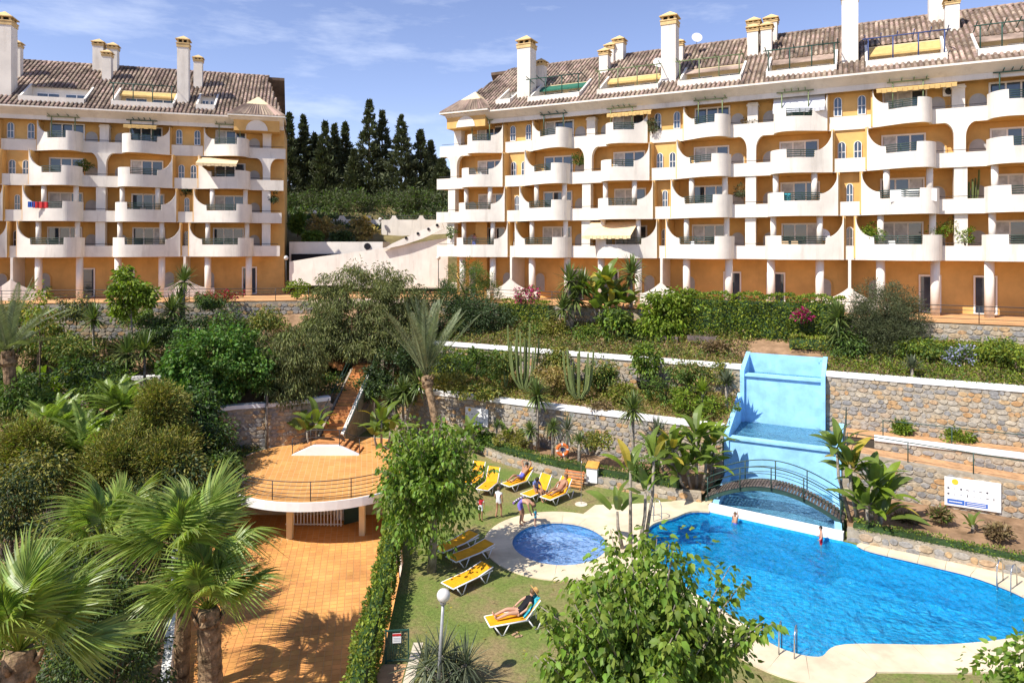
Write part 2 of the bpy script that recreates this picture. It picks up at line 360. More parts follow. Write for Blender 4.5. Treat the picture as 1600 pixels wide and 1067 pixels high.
def door_mesh(w, h, n, seed, allglass=False):
    rr = random.Random(seed); fr = MB(); gl = MB()
    fr.box(-w/2-.1, w/2+.1, -.1, .0, h, h+.12); fr.box(-w/2-.1, -w/2, -.1, .0, 0, h); fr.box(w/2, w/2+.1, -.1, 0, 0, h); fr.box(-w/2, w/2, -.1, 0, 0, .06)
    for i in range(1, n): x = -w/2+w*i/n; fr.box(x-.05, x+.05, -.09, 0, .06, h)
    panes = []
    for i in range(n):
        x0, x1 = -w/2+w*i/n+.03, -w/2+w*(i+1)/n-.03
        panes.append((MB().box(x0, x1, -.05, -.03, .06, h).mesh('pane', [glassm, curtain][rr.random() < (.0 if seed == 99 else .33)])))
    return fr.mesh('sliding_door', white2), panes
def arch_mesh(w, h, frame, pane, grid=False):
    n = 10; r_ = w/2; pts = [(-r_, 0), (r_, 0)]+[(r_*math.cos(math.pi*i/n), h-r_+r_*math.sin(math.pi*i/n)) for i in range(n+1)]
    pane_m = MB().prof([(x*.84, .06+z*.93) for x, z in pts], -.06, -.03).mesh('pane', pane)
    a = MB(); outer = pts; inner = [(x*.84, .06+z*.93) for x, z in pts]; m_ = len(pts)
    for i in range(m_):
        j = (i+1) % m_; o0, o1, i0, i1 = outer[i], outer[j], inner[i], inner[j]
        a.face([(o0[0], -.09, o0[1]), (o1[0], -.09, o1[1]), (i1[0], -.09, i1[1]), (i0[0], -.09, i0[1])])
        a.face([(i0[0], -.09, i0[1]), (i1[0], -.09, i1[1]), (i1[0], -.02, i1[1]), (i0[0], -.02, i0[1])])
        a.face([(o1[0], -.09, o1[1]), (o0[0], -.09, o0[1]), (o0[0], 0, o0[1]), (o1[0], 0, o1[1])])
    if grid:
        a.box(-.02, .02, -.08, -.03, .06, h*.93); a.box(-w*.42, w*.42, -.08, -.03, h*.45, h*.45+.04)
    return a.mesh('arched_window', frame), pane_m
def put_door(B, x, y, z, w, h, n, seed):
    fm, pm = cached(('d', w, h, n, seed), lambda: door_mesh(w, h, n, seed))
    d = add('sliding_door', fm, B, (x, y, z))
    for p in pm: add('pane', p, d)
def put_arch(B, x, y, z, w, h, kind):
    fm, pm = cached(('a', w, h, kind), lambda: arch_mesh(w, h, white2 if kind != 'niche' else ochre, shutter if kind == 'niche' else glassm, kind == 'grid'))
    d = add('arched_window' if kind != 'niche' else 'arched_shutter', fm, B, (x, y, z)); add('pane' if kind != 'niche' else 'shutter', pm, d)

def chimney(B, x, y, z0, z1, w, big):
    a = MB(); a.box(-w/2, w/2, -w/2, w/2, z0, z1); c = a.build('chimney', white, B, (x, y, 0))
    a = MB(); ct = .55 if big else .28; o = .05
    a.box(-w/2-o, w/2+o, -w/2-o, w/2+o, z1, z1+ct*.55); a.box(-w/2-.09, w/2+.09, -w/2-.09, w/2+.09, z1+ct*.55, z1+ct*.7)
    for sx in (-1, 0, 1):
        for sy in (-1, 1):
            a.box(sx*w*.42-.07, sx*w*.42+.07, sy*w*.42-.07, sy*w*.42+.07, z1+ct*.7, z1+ct*1.2)
    for sx in (-1, 1): a.box(sx*w*.42-.07, sx*w*.42+.07, -.07, .07, z1+ct*.7, z1+ct*1.2)
    e = w/2+.13; zt = z1+ct*1.2
    a.box(-e, e, -e, e, zt, zt+.08); b = e-.04
    for q in range(4):
        an = [(-b, -b), (b, -b), (b, b), (-b, b)]; p, r_ = an[q], an[(q+1) % 4]; a.face([(p[0], p[1], zt+.082), (r_[0], r_[1], zt+.082), (0, 0, zt+.4*w+.1)])
    a.build('chimney_cap', mat_cap, c)
    a = MB(); a.box(-w*.36, w*.36, -w*.36, w*.36, z1+ct*.7+.001, z1+ct*1.2-.001); a.build('flue_opening', black, c)
mat_cap = mat('yellow_cap', (.64, .46, .22), .85, .2, .08, 2)
def pergola(B, x0, x1, y, z0, z1, dep, m, slats, posts=2):
    a = MB(); a.tube([(min(x0, x1)-.35, y, z1), (max(x0, x1)+.35, y, z1)], .045, 5); p = a.build('pergola', m, B)
    for i in range(posts):
        x = x0+(x1-x0)*i/(posts-1); MB().tube([(x, y, z0), (x, y, z1-.04)], .045, 5).build('pergola_post', m, p)
    me = MB().tube([(0, -.35, .12), (0, dep, -.12)], .035, 5).mesh('pergola_slat', m)
    for i in range(slats):
        add('pergola_slat', me, p, (x0-.2+(x1-x0+.4)*i/max(1, slats-1), y, z1+.06))
def slope_z(y): return ZE+(y-EAVE_Y)*(RIDGE_Z-ZE)/(RIDGE_Y-EAVE_Y)

def building(name, base, ang, L0, L1, recs, pils, dorms, label, hipL, hipR, seed):
    B = empty(name, (base[0], base[1], 0), ang, label, 'apartment building')
    rr = random.Random(seed)
    MB().box(L0, L1, WALL_Y, WALL_Y+8, TERR-1, 23.6).build('wall', ochre, B)
    ends = sorted(recs+pils)
    for k in range(4):
        z = ZK[k]; y = YK[k]; wally = WALL_Y-.005
        for c in recs:
            w = WK[k]; rw = [.9, .95, 1.0, .62][k]
            a = MB(); a.strip([(-w, .12, 0, .95), (w, .12, 0, .95)], .16); add('recess_parapet', cached(('rp', k), lambda: a.mesh('recess_parapet', white)), B, (c, y, z))
            a = MB(); a.box(-w+.1, w-.1, .3, WALL_Y-y-.02, .03, .26); add('floor_slab', cached(('rs', k), lambda: a.mesh('floor_slab', ochre)), B, (c, y, z))
            a = MB(); a.box(-w+.1, w-.1, rw, WALL_Y-y-.03, .26, 3.0 if k < 3 else 2.9); add('recess_wall', cached(('rw', k), lambda: a.mesh('recess_wall', ochre)), B, (c, y, z))
            if k == 3:
                for sx in (-.75, .75): put_arch(B, c+sx, y+rw-.005, z+1.05, .52, 1.35, 'grid')
            elif k == 2:
                for sx in (-.5, .5): put_arch(B, c+sx, y+rw-.005, z+.85, .5, 1.35, 'grid')
            else: put_arch(B, c, y+rw-.005, z+.8, .42, 1.45, 'grid')
        for p in pils:
            e = EK[k]
            a = MB(); a.strip([(-e-.15, .06, 0, .95), (e+.15, .06, 0, .95)], .16); add('link_parapet', cached(('lp', k), lambda: a.mesh('link_parapet', white)), B, (p, y, z))
            a = MB(); a.box(-e, e, .25, WALL_Y-y-.02, .03, .26); add('floor_slab', cached(('ls', k), lambda: a.mesh('floor_slab', ochre)), B, (p, y, z))
            a = MB()
            if k == 2:
                pf = [(-.32, .26), (.32, .26), (.32, 2.0)]+[(.32+.6*(1-math.cos(t)), 2.0+.98*math.sin(t)) for t in [i*math.pi/12 for i in range(1, 7)]]
                pf += [(-x, zz) for x, zz in reversed(pf[2:])]
                a.prof(pf, .5, .95)
            else:
                a.box(-.36, .36, .45, 1.1, .26, 2.55 if k == 3 else 2.98)
                if k == 3: a.box(-.42, .42, .39, 1.16, 2.3, 2.42)
            add('pillar', cached(('pi', k), lambda: a.mesh('pillar', white)), B, (p, y, z))
            a = MB(); a.tube([(-e, .15, 1.12), (e, .15, 1.12)], .02, 5); add('hand_rail', cached(('hr', k), lambda: a.mesh('hand_rail', rail_dark)), B, (p, y, z))
            a = MB(); a.box(-.12, .12, 1.1, WALL_Y-y-.05, .26, 2.9); add('party_wall', cached(('pw', k), lambda: a.mesh('party_wall', ochre)), B, (p, y, z))
            for sx in (-1, 1):
                if L0+.5 < p+sx*1.15 < L1-.5: put_arch(B, p+sx*1.15, wally, z+.28, 1.15, 1.75, 'niche')
        for i in range(len(ends)-1):
            a0, a1 = ends[i], ends[i+1]; fl = a0 in pils       # flipped: fin at the far end
            w = WK[k]; e = EK[k]; Wd = round((a1-a0)-w-e, 2); ox = (a1-w) if fl else (a0+w)
            par, slab, rail, fw = cached(('u', Wd, k, fl), lambda: unit_meshes(Wd, k, fl))
            sg = -1 if fl else 1
            P = add('balcony', par, B, (ox, y, z))
            add('floor_slab', slab, P); add('railing', rail, P); add('party_wall', fw, P)
            put_door(B, ox+sg*(Wd*.56), wally, z+.28, 2.45, 2.2, 3, rr.randrange(6))
            if k < 2:
                cm = cached(('col', k), lambda: MB().lathe([(.2, 0), (.2, 1.92)], n=14).mesh('column', white))
                for x in (1.5, Wd-.55): add('column', cm, P, (sg*x, .08, 1.1))
            if k == 3:
                pergola(B, ox+sg*(Wd*.34)-(0 if sg > 0 else 0), ox+sg*(Wd*.34)+sg*1.75, y-.4, z+1.2, z+2.9, 1.1, pergm if rr.random() < .7 else pergd, 4)
    # ground floor arcade
    gm = MB().lathe([(.27, 0), (.27, ZK[0]-TERR)], n=16).mesh('column', white)
    for i in range(len(ends)-1):
        a0, a1 = ends[i], ends[i+1]; fl = a0 in pils; Wd = (a1-a0)-WK[0]-EK[0]; ox = (a1-WK[0]) if fl else a0+WK[0]; sg = -1 if fl else 1
        for x in (1.5, Wd-.4): add('column', gm, B, (ox+sg*x, .1, TERR))
        put_door(B, ox+sg*Wd*.9, WALL_Y-.005, TERR+.02, 1.1, 2.4, 1, 99)
        put_arch(B, ox+sg*Wd*.25, WALL_Y-.005, TERR+.5, 1.0, 1.7, 'niche')
    for c in recs:
        pts = [(x, .0+.15*abs(x), 0, .75+1.0*(max(0, 1-abs(x)/2.3))**2.2) for x in [-2.4+4.8*i/32 for i in range(33)]]
        MB().strip(pts, .18).build('patio_wall', white, B, (c, -.35, TERR))
        MB().box(c-.09, c+.09, -.15, WALL_Y-.02, TERR, ZK[0]).build('party_wall', white, B)
    # cornice
    a = MB(); pr = [(1.15, 23.15), (.95, 23.15), (.95, 23.5), (EAVE_Y-.12, ZE-.16), (EAVE_Y-.12, ZE-.03), (1.6, ZE-.03), (1.6, 23.3)]
    n = len(pr)
    a.v = [(L0, p[0], p[1]) for p in pr]+[(L1, p[0], p[1]) for p in pr]
    a.f = [(i, (i+1) % n, n+(i+1) % n, n+i) for i in range(n)]+[tuple(reversed(range(n))), tuple(range(n, 2*n))]; a.m = [0]*len(a.f); a.sm = [False]*len(a.f)
    a.build('cornice', white, B)
    # roof: boards and clay tiles, left out where a dormer terrace is cut in
    ang_s = math.atan2(RIDGE_Z-ZE, RIDGE_Y-EAVE_Y); run = RIDGE_Y-EAVE_Y
    def cut(x, q):
        y = EAVE_Y+q*run
        for (d0, d1, q0, q1, st) in dorms:
            if d0 < x < d1 and q0 < q < q1: return True
        if hipL is not None and x < L0+(hipL-L0)*q: return True
        if hipR is not None and x > L1-(L1-hipR)*q: return True
        return False
    st = MB(); nx = int((L1-L0)/.25); nq = 20; dx = (L1-L0)/nx
    for i in range(nx):
        for j in range(nq):
            if not cut(L0+(i+.5)*dx, (j+.5)/nq):
                x0, x1 = L0+i*dx, L0+(i+1)*dx; ya, yb = EAVE_Y+run*j/nq, EAVE_Y+run*(j+1)/nq
                st.face([(x0, ya, slope_z(ya)), (x1, ya, slope_z(ya)), (x1, yb, slope_z(yb)), (x0, yb, slope_z(yb))])
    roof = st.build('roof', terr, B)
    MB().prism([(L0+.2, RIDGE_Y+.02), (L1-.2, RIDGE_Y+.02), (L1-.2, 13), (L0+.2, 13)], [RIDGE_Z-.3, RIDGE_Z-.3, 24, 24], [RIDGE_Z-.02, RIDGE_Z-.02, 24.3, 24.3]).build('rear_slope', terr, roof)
    V = []; Fq = []; pitch = .34; nt_ = int((L1-L0)/pitch); seg = 5
    for i in range(nt_):
        x = L0+(i+.5)*pitch
        for j in range(nq):
            if cut(x, (j+.5)/nq): continue
            o = len(V); jz = rr.uniform(-.012, .012); jx = rr.uniform(-.012, .012)
            for e_, (q, r_, up) in enumerate(((j/nq-.012, .118, .06), ((j+1)/nq, .098, .02))):
                yy = EAVE_Y+q*run; zz = slope_z(yy)
                for s_ in range(seg):
                    w_ = math.pi*s_/(seg-1); V.append((x+jx+r_*math.cos(w_), yy-math.sin(ang_s)*0, zz+up+jz+r_*math.sin(w_)*.95))
            for s_ in range(seg-1): Fq.append((o+s_+1, o+s_, o+seg+s_, o+seg+s_+1))
            if j == 0 or True:
                V.append((x+jx, EAVE_Y+(j/nq-.012)*run, slope_z(EAVE_Y+(j/nq-.012)*run)+.0)); c_ = len(V)-1
                for s_ in range(0, seg-1): Fq.append((c_, o+s_, o+s_+1, o+s_+1))
    me = bpy.data.meshes.new('roof_tiles'); me.from_pydata(V, [], [f if f[2] != f[3] else f[:3] for f in Fq]); me.materials.append(tile_roof); me.update()
    tag(add('roof_tiles', me, roof), kind='stuff')
    a = MB(); x = (hipL if hipL is not None else L0)+.2
    rx1 = (hipR if hipR is not None else L1)-.2
    rm = MB().tube([(0, 0, 0), (.48, 0, .02)], [.13, .15], 8).mesh('ridge_tile', tile_roof)
    while x < rx1: add('ridge_tile', rm, roof, (x, RIDGE_Y, RIDGE_Z+.02)); x += .46
    # hip faces at the ends
    for hx, ex in ((hipL, L0), (hipR, L1)):
        if hx is None: continue
        MB().prism([(ex, EAVE_Y+.03), (hx, RIDGE_Y), (ex, 13)] if ex < hx else [(ex, EAVE_Y+.03), (ex, 13), (hx, RIDGE_Y)], [ZE-.05]*3, [ZE-.02, RIDGE_Z-.02, ZE-.02] if ex < hx else [ZE-.02, ZE-.02, RIDGE_Z-.02]).build('hip_slope', tile_roof, roof)
    # dormer terraces
    for (d0, d1, q0, q1, sty) in dorms:
        y0, y1 = EAVE_Y+q0*run, EAVE_Y+q1*run; z0 = slope_z(y0)-.25; zt = slope_z(y1)
        D = MB().box(d0, d1, y0, y1+.2, z0-.1, z0).build('dormer_terrace', white, B)
        a = MB(); a.box(d0-.05, d1+.05, y0-.14, y0, z0-.1, z0+.62); a.build('dormer_parapet', white, D)
        for x in (d0, d1):
            a = MB(); a.f.append(tuple(len(a.v)+i for i in range(5))); a.m.append(0); a.sm.append(False)
            a.v += [(x-.08, y0-.1, z0), (x-.08, y1, z0), (x-.08, y1, zt+.18), (x-.08, y0+.3, slope_z(y0+.3)+.3), (x-.08, y0-.1, z0+.6)]
            a.f.append(tuple(reversed([len(a.v)+i for i in range(5)]))); a.m.append(0); a.sm.append(False)
            a.v += [(x+.08, y0-.1, z0), (x+.08, y1, z0), (x+.08, y1, zt+.18), (x+.08, y0+.3, slope_z(y0+.3)+.3), (x+.08, y0-.1, z0+.6)]
            a.face([(x-.08, y0-.1, z0+.6), (x-.08, y0+.3, slope_z(y0+.3)+.3), (x+.08, y0+.3, slope_z(y0+.3)+.3), (x+.08, y0-.1, z0+.6)])
            a.face([(x-.08, y0+.3, slope_z(y0+.3)+.3), (x-.08, y1, zt+.18), (x+.08, y1, zt+.18), (x+.08, y0+.3, slope_z(y0+.3)+.3)])
            a.build('dormer_side', white, D)
        MB().box(d0+.09, d1-.09, y1, y1+.15, z0, zt-.02).build('dormer_wall', cream if sty != 'white' else white, D)
        wd = (d1-d0)*.36
        for sx in (.27, .73):
            x = d0+(d1-d0)*sx; fr = MB(); fr.box(x-wd/2, x+wd/2, y1-.06, y1-.005, z0+.05, z0+1.45); fo = fr.build('window', white2, D)
            for q in (0, 1): MB().box(x-wd/2+.05+q*wd/2-.0, x-.03+q*wd/2, y1-.075, y1-.062, z0+.12, z0+1.38).build('pane', glassm, fo)
        if sty in ('awn', 'blue', 'tile', 'awng'):
            m_ = {'awn': awn_y, 'blue': awn_y, 'tile': tile_roof, 'awng': awn_g}[sty]
            a = MB(); yf = y1-(.75 if sty != 'tile' else .9)
            a.prism([(d0+.1, yf), (d1-.1, yf), (d1-.1, y1-.08), (d0+.1, y1-.08)], [z0+1.55, z0+1.55, zt-.15, zt-.15], [z0+1.6, z0+1.6, zt-.1, zt-.1])
            if sty != 'tile': a.box(d0+.1, d1-.1, yf-.02, yf, z0+1.46, z0+1.58)
            a.build('awning' if sty != 'tile' else 'canopy_tiles', m_, D)
        pm = {'blue': blue_m, 'green': pergd, 'awng': pergd}.get(sty, pergd if rr.random() < .5 else pergm)
        if sty != 'white': pergola(D, d0+.1, d1-.1, y0+.05, z0+.5, z0+2.15, 1.3, pm, 6, 4)
    return B

def s_of(px, base, u, off=0):          # distance along a facade line for a photo column
    r = (px-800)/F; bx, by = base[0]-u[1]*off, base[1]+u[0]*off
    return (r*by-bx)/(u[0]-r*u[1])
RB = (-5.84, 60.5); RA = math.atan2(-.446, .895); RU = (math.cos(RA), math.sin(RA))
def rs(px, off=0): return s_of(px, RB, RU, off)
def dm(f, a, b, q0, q1, st):
    ym = EAVE_Y+q0*(RIDGE_Y-EAVE_Y); return (f(a, ym), f(b, ym), q0, q1, st)
right_d = [dm(rs, 776, 797, .12, .42, 'white'), dm(rs, 826, 905, .1, .44, 'awng'), dm(rs, 934, 1028, .1, .44, 'awn'), dm(rs, 1060, 1157, .1, .44, 'tile'),
           dm(rs, 1198, 1306, .1, .46, 'tile'), dm(rs, 1354, 1479, .1, .48, 'blue'), dm(rs, 1529, 1640, .1, .46, 'tile')]
rightB = building('apartment_building', RB, RA, -.3, 51.5, [6.5, 19.25, 32.05, 44.9], [.2, 12.95, 25.6, 38.45, 51.2], right_d,
                  'long white and ochre apartment block with wavy balconies at the right', 1.9, None, 3)
LA = math.atan2(.282, .959); LU = (math.cos(LA), math.sin(LA)); LL = 34.4
LB = (-21.15-LL*LU[0], 62.2-LL*LU[1])
def ls(px, off=0): return s_of(px, LB, LU, off)
left_d = [dm(ls, 30, 131, .1, .42, 'white'), dm(ls, 175, 270, .1, .44, 'awn'), dm(ls, 307, 335, .12, .42, 'white')]
leftB = building('apartment_building', LB, LA, -.3, LL+.3, [LL-20.9, LL-7.9], [0.2, LL-27.4, LL-14.6, LL-1.2], left_d,
                 'shorter white and ochre apartment block at the left edge', None, LL-1.6, 5)
# chimneys: (photo column, row of top, depth behind facade line, width, big, foot height)
for f, bb, uu, B, rows in ((rs, RB, RU, rightB, [(823, 78, 2.6, 1.25, 1), (846, 104, 4.2, .75, 0), (945, 88, 5.6, .8, 0), (954, 79, 7.6, .8, 0), (968, 70, 7.9, .95, 0), (1047, 42, 2.6, 1.15, 1), (1063, 73, 6.0, .5, 0),
     (1177, 52, 5.6, .8, 0), (1178, 42, 7.8, .95, 0), (1198, 49, 5.6, .8, 0), (1205, 38, 7.8, .95, 0), (1328, 2, 2.6, 1.05, 1), (1462, -6, 7.8, .95, 0), (1487, 10, 5.8, .85, 0)]),
                      (ls, LB, LU, leftB, [(8, 42, 2.4, 1.35, 1), (27, 75, 5.5, .7, 0), (155, 74, 7.9, .9, 0), (177, 79, 8.0, .85, 0), (168, 90, 6.0, .75, 0), (287, 76, 2.6, .95, 1), (310, 98, 5.6, .75, 0)])):
    for px, py, off, w, big in rows:
        s_ = f(px, off); Y = bb[1]+uu[1]*s_+uu[0]*off; zt = CZ-(py-HY)*Y/F
        chimney(B, s_, off, slope_z(off)-1.2, zt, w, big)
# corner turrets with little tiled pyramid roofs
for B, x, sg in ((rightB, 1.75, 1), (leftB, LL-2.0, -1)):
    a = MB(); a.box(-1.95, 1.95, .3, 3, ZE-1.3, ZE+.05); T = a.build('corner_turret', ochre, B, (x, .15, 0))
    a = MB(); n = 9; pf = [(-.95, ZE-1.25)]+[(-.95*math.cos(math.pi*i/n), ZE-1.25+.95*math.sin(math.pi*i/n)) for i in range(n+1)]
    a.prof(pf[1:], .24, .29); a.build('white_arch', white, T)
    a = MB(); zr = ZE+.08; ap = (0, 2.0, zr+2.1); cs = [(-2.45, -.2), (2.45, -.2), (2.45, 4), (-2.45, 4)]
    a.prism(cs, zr-.12, zr); a.build('turret_eave', white, T)
    V = MB()
    for q in range(4):
        p, r_ = cs[q], cs[(q+1) % 4]; m_ = 18
        for i in range(m_):
            t0, t1 = i/m_, (i+1)/m_; e0 = Vector((p[0]+(r_[0]-p[0])*t0, p[1]+(r_[1]-p[1])*t0, zr+.02)); e1 = Vector((p[0]+(r_[0]-p[0])*t1, p[1]+(r_[1]-p[1])*t1, zr+.02))
            A = Vector(ap); h0, h1 = e0.lerp(A, .56), e1.lerp(A, .56); em = (e0+e1)/2+Vector((0, 0, .13)); hm = (h0+h1)/2+Vector((0, 0, .09))
            V.face([e0, em, hm, h0]); V.face([em, e1, h1, hm]); V.face([e0, e1, em])
    tag(V.build('turret_tiles', tile_roof, T), kind='stuff')
    V = MB()
    for q in range(4):
        p, r_ = Vector((*cs[q], zr+.02)), Vector((*cs[(q+1) % 4], zr+.02)); A = Vector(ap); V.face([p.lerp(A, .555), r_.lerp(A, .555), A])
    V.build('turret_cap', cream, T)
# awnings, shades, dishes, aircon on the facades: (building, photo column, k, width, material)
def awning(B, f, px, k, w, m, drop=1.0, out=1.3):
    s_ = f(px, YK[k]); y = YK[k]; z = ZK[k]+2.85
    a = MB(); a.prism([(-w/2, y-out), (w/2, y-out), (w/2, y+.5), (-w/2, y+.5)], [z-drop]*2+[z-.05]*2, [z-drop+.04]*2+[z]*2)
    n = int(w/.3)
    for i in range(n): x = -w/2+w*i/n; a.box(x+.01, x+w/n-.01, y-out-.03, y-out, z-drop-.2-.04*(i % 2), z-drop+.02)
    a.build('awning', m, B, (s_, 0, 0))
awning(rightB, rs, 957, 0, 3.9, awn_c, 1.15, 1.62); awning(leftB, ls, 342, 2, 3.3, awn_c, .75, 1.75)
awning(rightB, rs, 985, 3, 3.6, awn_y, .45, .5); awning(rightB, rs, 1430, 3, 4.6, awn_y, .4, .5); awning(rightB, rs, 1248, 3, 3.4, awn_w, 1.25, .5)
awning(leftB, ls, 222, 3, 2.6, awn_y, .5, .8)
def dish(B, f, px, py, off):
    s_ = f(px, off); bb, uu = (RB, RU) if B is rightB else (LB, LU)
    Y = bb[1]+uu[1]*s_+uu[0]*off; z = CZ-(py-HY)*Y/F
    a = MB(); a.lathe([(.02, -.12), (.25, -.08), (.42, 0), (.44, .02)], n=16)
    o = a.build('satellite_dish', white2, B, (s_, off, z), (R(70), 0, R(25)))
    MB().tube([(0, 0, -.1), (0, -.75, -.35)], .03, 5).build('dish_arm', grey_metal, o); MB().tube([(0, 0, 0), (0, .1, .42)], .012, 4).build('feed_horn', grey_metal, o)
dish(rightB, rs, 1089, 59, 6.6); dish(rightB, rs, 1029, 98, 3.4); dish(rightB, rs, 1287, 367, .5)
s_ = rs(1485, WALL_Y); a = MB(); a.box(-.45, .45, -.3, 0, 0, .65); o = a.build('air_conditioner', white2, rightB, (s_, WALL_Y-.01, ZK[3]+1.9))
a = MB(); a.v = []; a.lathe([(.24, 0), (.24, .02)], n=14); a.build('fan_grille', rail_dark, o, (-.1, -.3, .33), (R(90), 0, 0))
# ---------------------------------------------------------------- terrain, terraces, walls
O1 = Vector((-10.5, 47.6)); UA = Vector((.8866, -.4626)); UQ = Vector((.4626, .8866))
def wp(a, q=0): p = O1+UA*a+UQ*q; return (p.x, p.y)
def sheet(name, loops, z, m, kind='structure', parent=None, zf=None):
    loops3 = [[Vector((p[0], p[1], 0)) for p in L] for L in loops]
    tri = mgeo.tessellate_polygon(loops3); pts = [p for L in loops3 for p in L]
    v = [(p.x, p.y, zf(p.x, p.y) if zf else z) for p in pts]
    f = []
    for t in tri:
        a, b, c = (pts[i] for i in t); cr_ = (b-a).cross(c-a).z
        f.append(tuple(t) if cr_ > 0 else tuple(reversed(t)))
    me = bpy.data.meshes.new(name); me.from_pydata(v, [], f); me.materials.append(m); me.update()
    return tag(add(name, me, parent), kind=kind if not parent else None)
def grid(name, xs, ys, zf, m, jit=0):
    V = []; Fq = []
    for y in ys:
        for x in xs: V.append((x, y, zf(x, y)+(rnd.uniform(-jit, jit))))
    n = len(xs)
    for j in range(len(ys)-1):
        for i in range(n-1): Fq.append((j*n+i, j*n+i+1, (j+1)*n+i+1, (j+1)*n+i))
    me = np_mesh(name, V, Fq, m, smooth=True); return tag(add(name, me), kind='structure')
def spline(pts, n=6, closed=True):
    P = [Vector(p) for p in pts]; out = []; m = len(P)
    for i in range(m if closed else m-1):
        a, b, c, d = (P[(i-1) % m], P[i], P[(i+1) % m], P[(i+2) % m]) if closed else (P[max(i-1, 0)], P[i], P[i+1], P[min(i+2, m-1)])
        for k in range(n):
            t = k/n; out.append(.5*((2*b)+(c-a)*t+(2*a-5*b+4*c-d)*t*t+(3*b-a-3*c+d)*t**3))
    if not closed: out.append(P[-1])
    return out
def lerp_tab(tab, x):
    for (a, va), (b, vb) in zip(tab, tab[1:]):
        if x <= b: return va+(vb-va)*max(0, (x-a))/(b-a)
    return tab[-1][1]

# stones: a few shared shapes, one object each for those that show largest
def stone_protos():
    out = []
    for k in range(9):
        n = 8; a = MB(); pts = []
        for i in range(n):
            w = 2*math.pi*(i+.5)/n; c, s_ = math.cos(w), math.sin(w); q = 1/max(abs(c), abs(s_))
            g_ = rnd.uniform(.88, 1.02); pts.append((.5*c*q*g_, .5*s_*q*g_*rnd.uniform(.92, 1.05)))
        ins = [(x*.9, z*.9) for x, z in pts]; j = rnd.uniform(-.01, .01)
        for i in range(n):
            p, r_ = pts[i], pts[(i+1) % n]; pi, ri = ins[i], ins[(i+1) % n]
            a.face([(p[0], .02, p[1]), (r_[0], .02, r_[1]), (r_[0], -.02, r_[1]), (p[0], -.02, p[1])])
            a.face([(p[0], -.02, p[1]), (r_[0], -.02, r_[1]), (ri[0], -.045+j, ri[1]), (pi[0], -.045+j, pi[1])])
        a.face([(x, -.045+j, z) for x, z in ins]); out.append(a)
    return out
SP = stone_protos(); SPM = [a.mesh('stone', stone_o) for a in SP]
def stone_wall(name, path, z0, z1, label, th=.4, nobj=0, sw=.37, sh=.25, coping=None, kind='structure', cop_h=.24, cop_w=.6, group=None, cat='wall'):
    # path: plan points, walked so that the face looks to the right of travel; z0/z1: base and top per point
    W_ = MB(); pts = [(p[0], p[1], z0[i], z1[i]) for i, p in enumerate(path)]
    W_.strip(pts, th); o = W_.build(name, mortar); tag(o, label, cat, group)
    cells = []
    for i in range(len(path)-1):
        p, r_ = Vector(path[i]), Vector(path[i+1]); Ls = (r_-p).length; d = (r_-p)/Ls; ang = math.atan2(d.y, d.x)
        hmax = max(z1[i]-z0[i], z1[i+1]-z0[i+1]); rows = max(1, int(hmax/sh)); x = 0
        for j in range(rows+1):
            x = rnd.uniform(-.3, 0)*sw
            while x < Ls:
                w = sw*rnd.uniform(.55, 1.5); h = sh*rnd.uniform(.85, 1.12); t = (x+w/2)/Ls
                if 0 < t < 1 and x > -.05 and x+w < Ls+(.08 if Ls > 3 else .3):
                    zb = z0[i]+(z0[i+1]-z0[i])*t; zt = z1[i]+(z1[i+1]-z1[i])*t; zc = zb+(j+.5)*sh+rnd.uniform(-.05, .05)
                    if zc+h*.4 < zt: c = p+d*(x+w/2); cells.append((c.x, c.y, zc, w*.97, h, ang))
                x += w
    cells.sort(key=lambda c: c[0]**2+c[1]**2)
    vis = [c for c in cells if abs(c[0]/c[1])*F < 815]
    for c in vis[:nobj]:
        add('stone', rnd.choice(SPM), o, (c[0], c[1], c[2]), (0, rnd.uniform(-.06, .06), c[5]), (c[3], .9, c[4]))
    rest = vis[nobj:]
    if rest:
        b = MB()
        for c in rest:
            s_ = rnd.choice(SP); ca, sa = math.cos(c[5]), math.sin(c[5]); i0 = len(b.v)
            for x, y, z in s_.v:
                x2, y2, z2 = x*c[3], y*.9, z*c[4]; b.v.append((c[0]+x2*ca-y2*sa, c[1]+x2*sa+y2*ca, c[2]+z2))
            b.f += [tuple(i0+k for k in f) for f in s_.f]; b.m += s_.m; b.sm += s_.sm
        # weld so that each stone reads as one piece
        me = b.mesh('stones', stone_i); bm = bmesh.new(); bm.from_mesh(me); bmesh.ops.remove_doubles(bm, verts=bm.verts, dist=.0005); bm.to_mesh(me); bm.free()
        tag(add('stones', me, o), kind='stuff')
    if coping:
        cp = MB(); cp.strip([(p[0], p[1], p[3], p[3]+cop_h) for p in offset_path(pts, -.08)], cop_w); cp.build('coping', coping, o)
    return o
def offset_path(pts, d):
    out = []; n = len(pts)
    for k in range(n):
        a, b = pts[max(k-1, 0)], pts[min(k+1, n-1)]; dx, dy = b[0]-a[0], b[1]-a[1]; L = math.hypot(dx, dy) or 1
        out.append((pts[k][0]-dy/L*d, pts[k][1]+dx/L*d)+tuple(pts[k][2:]))
    return out

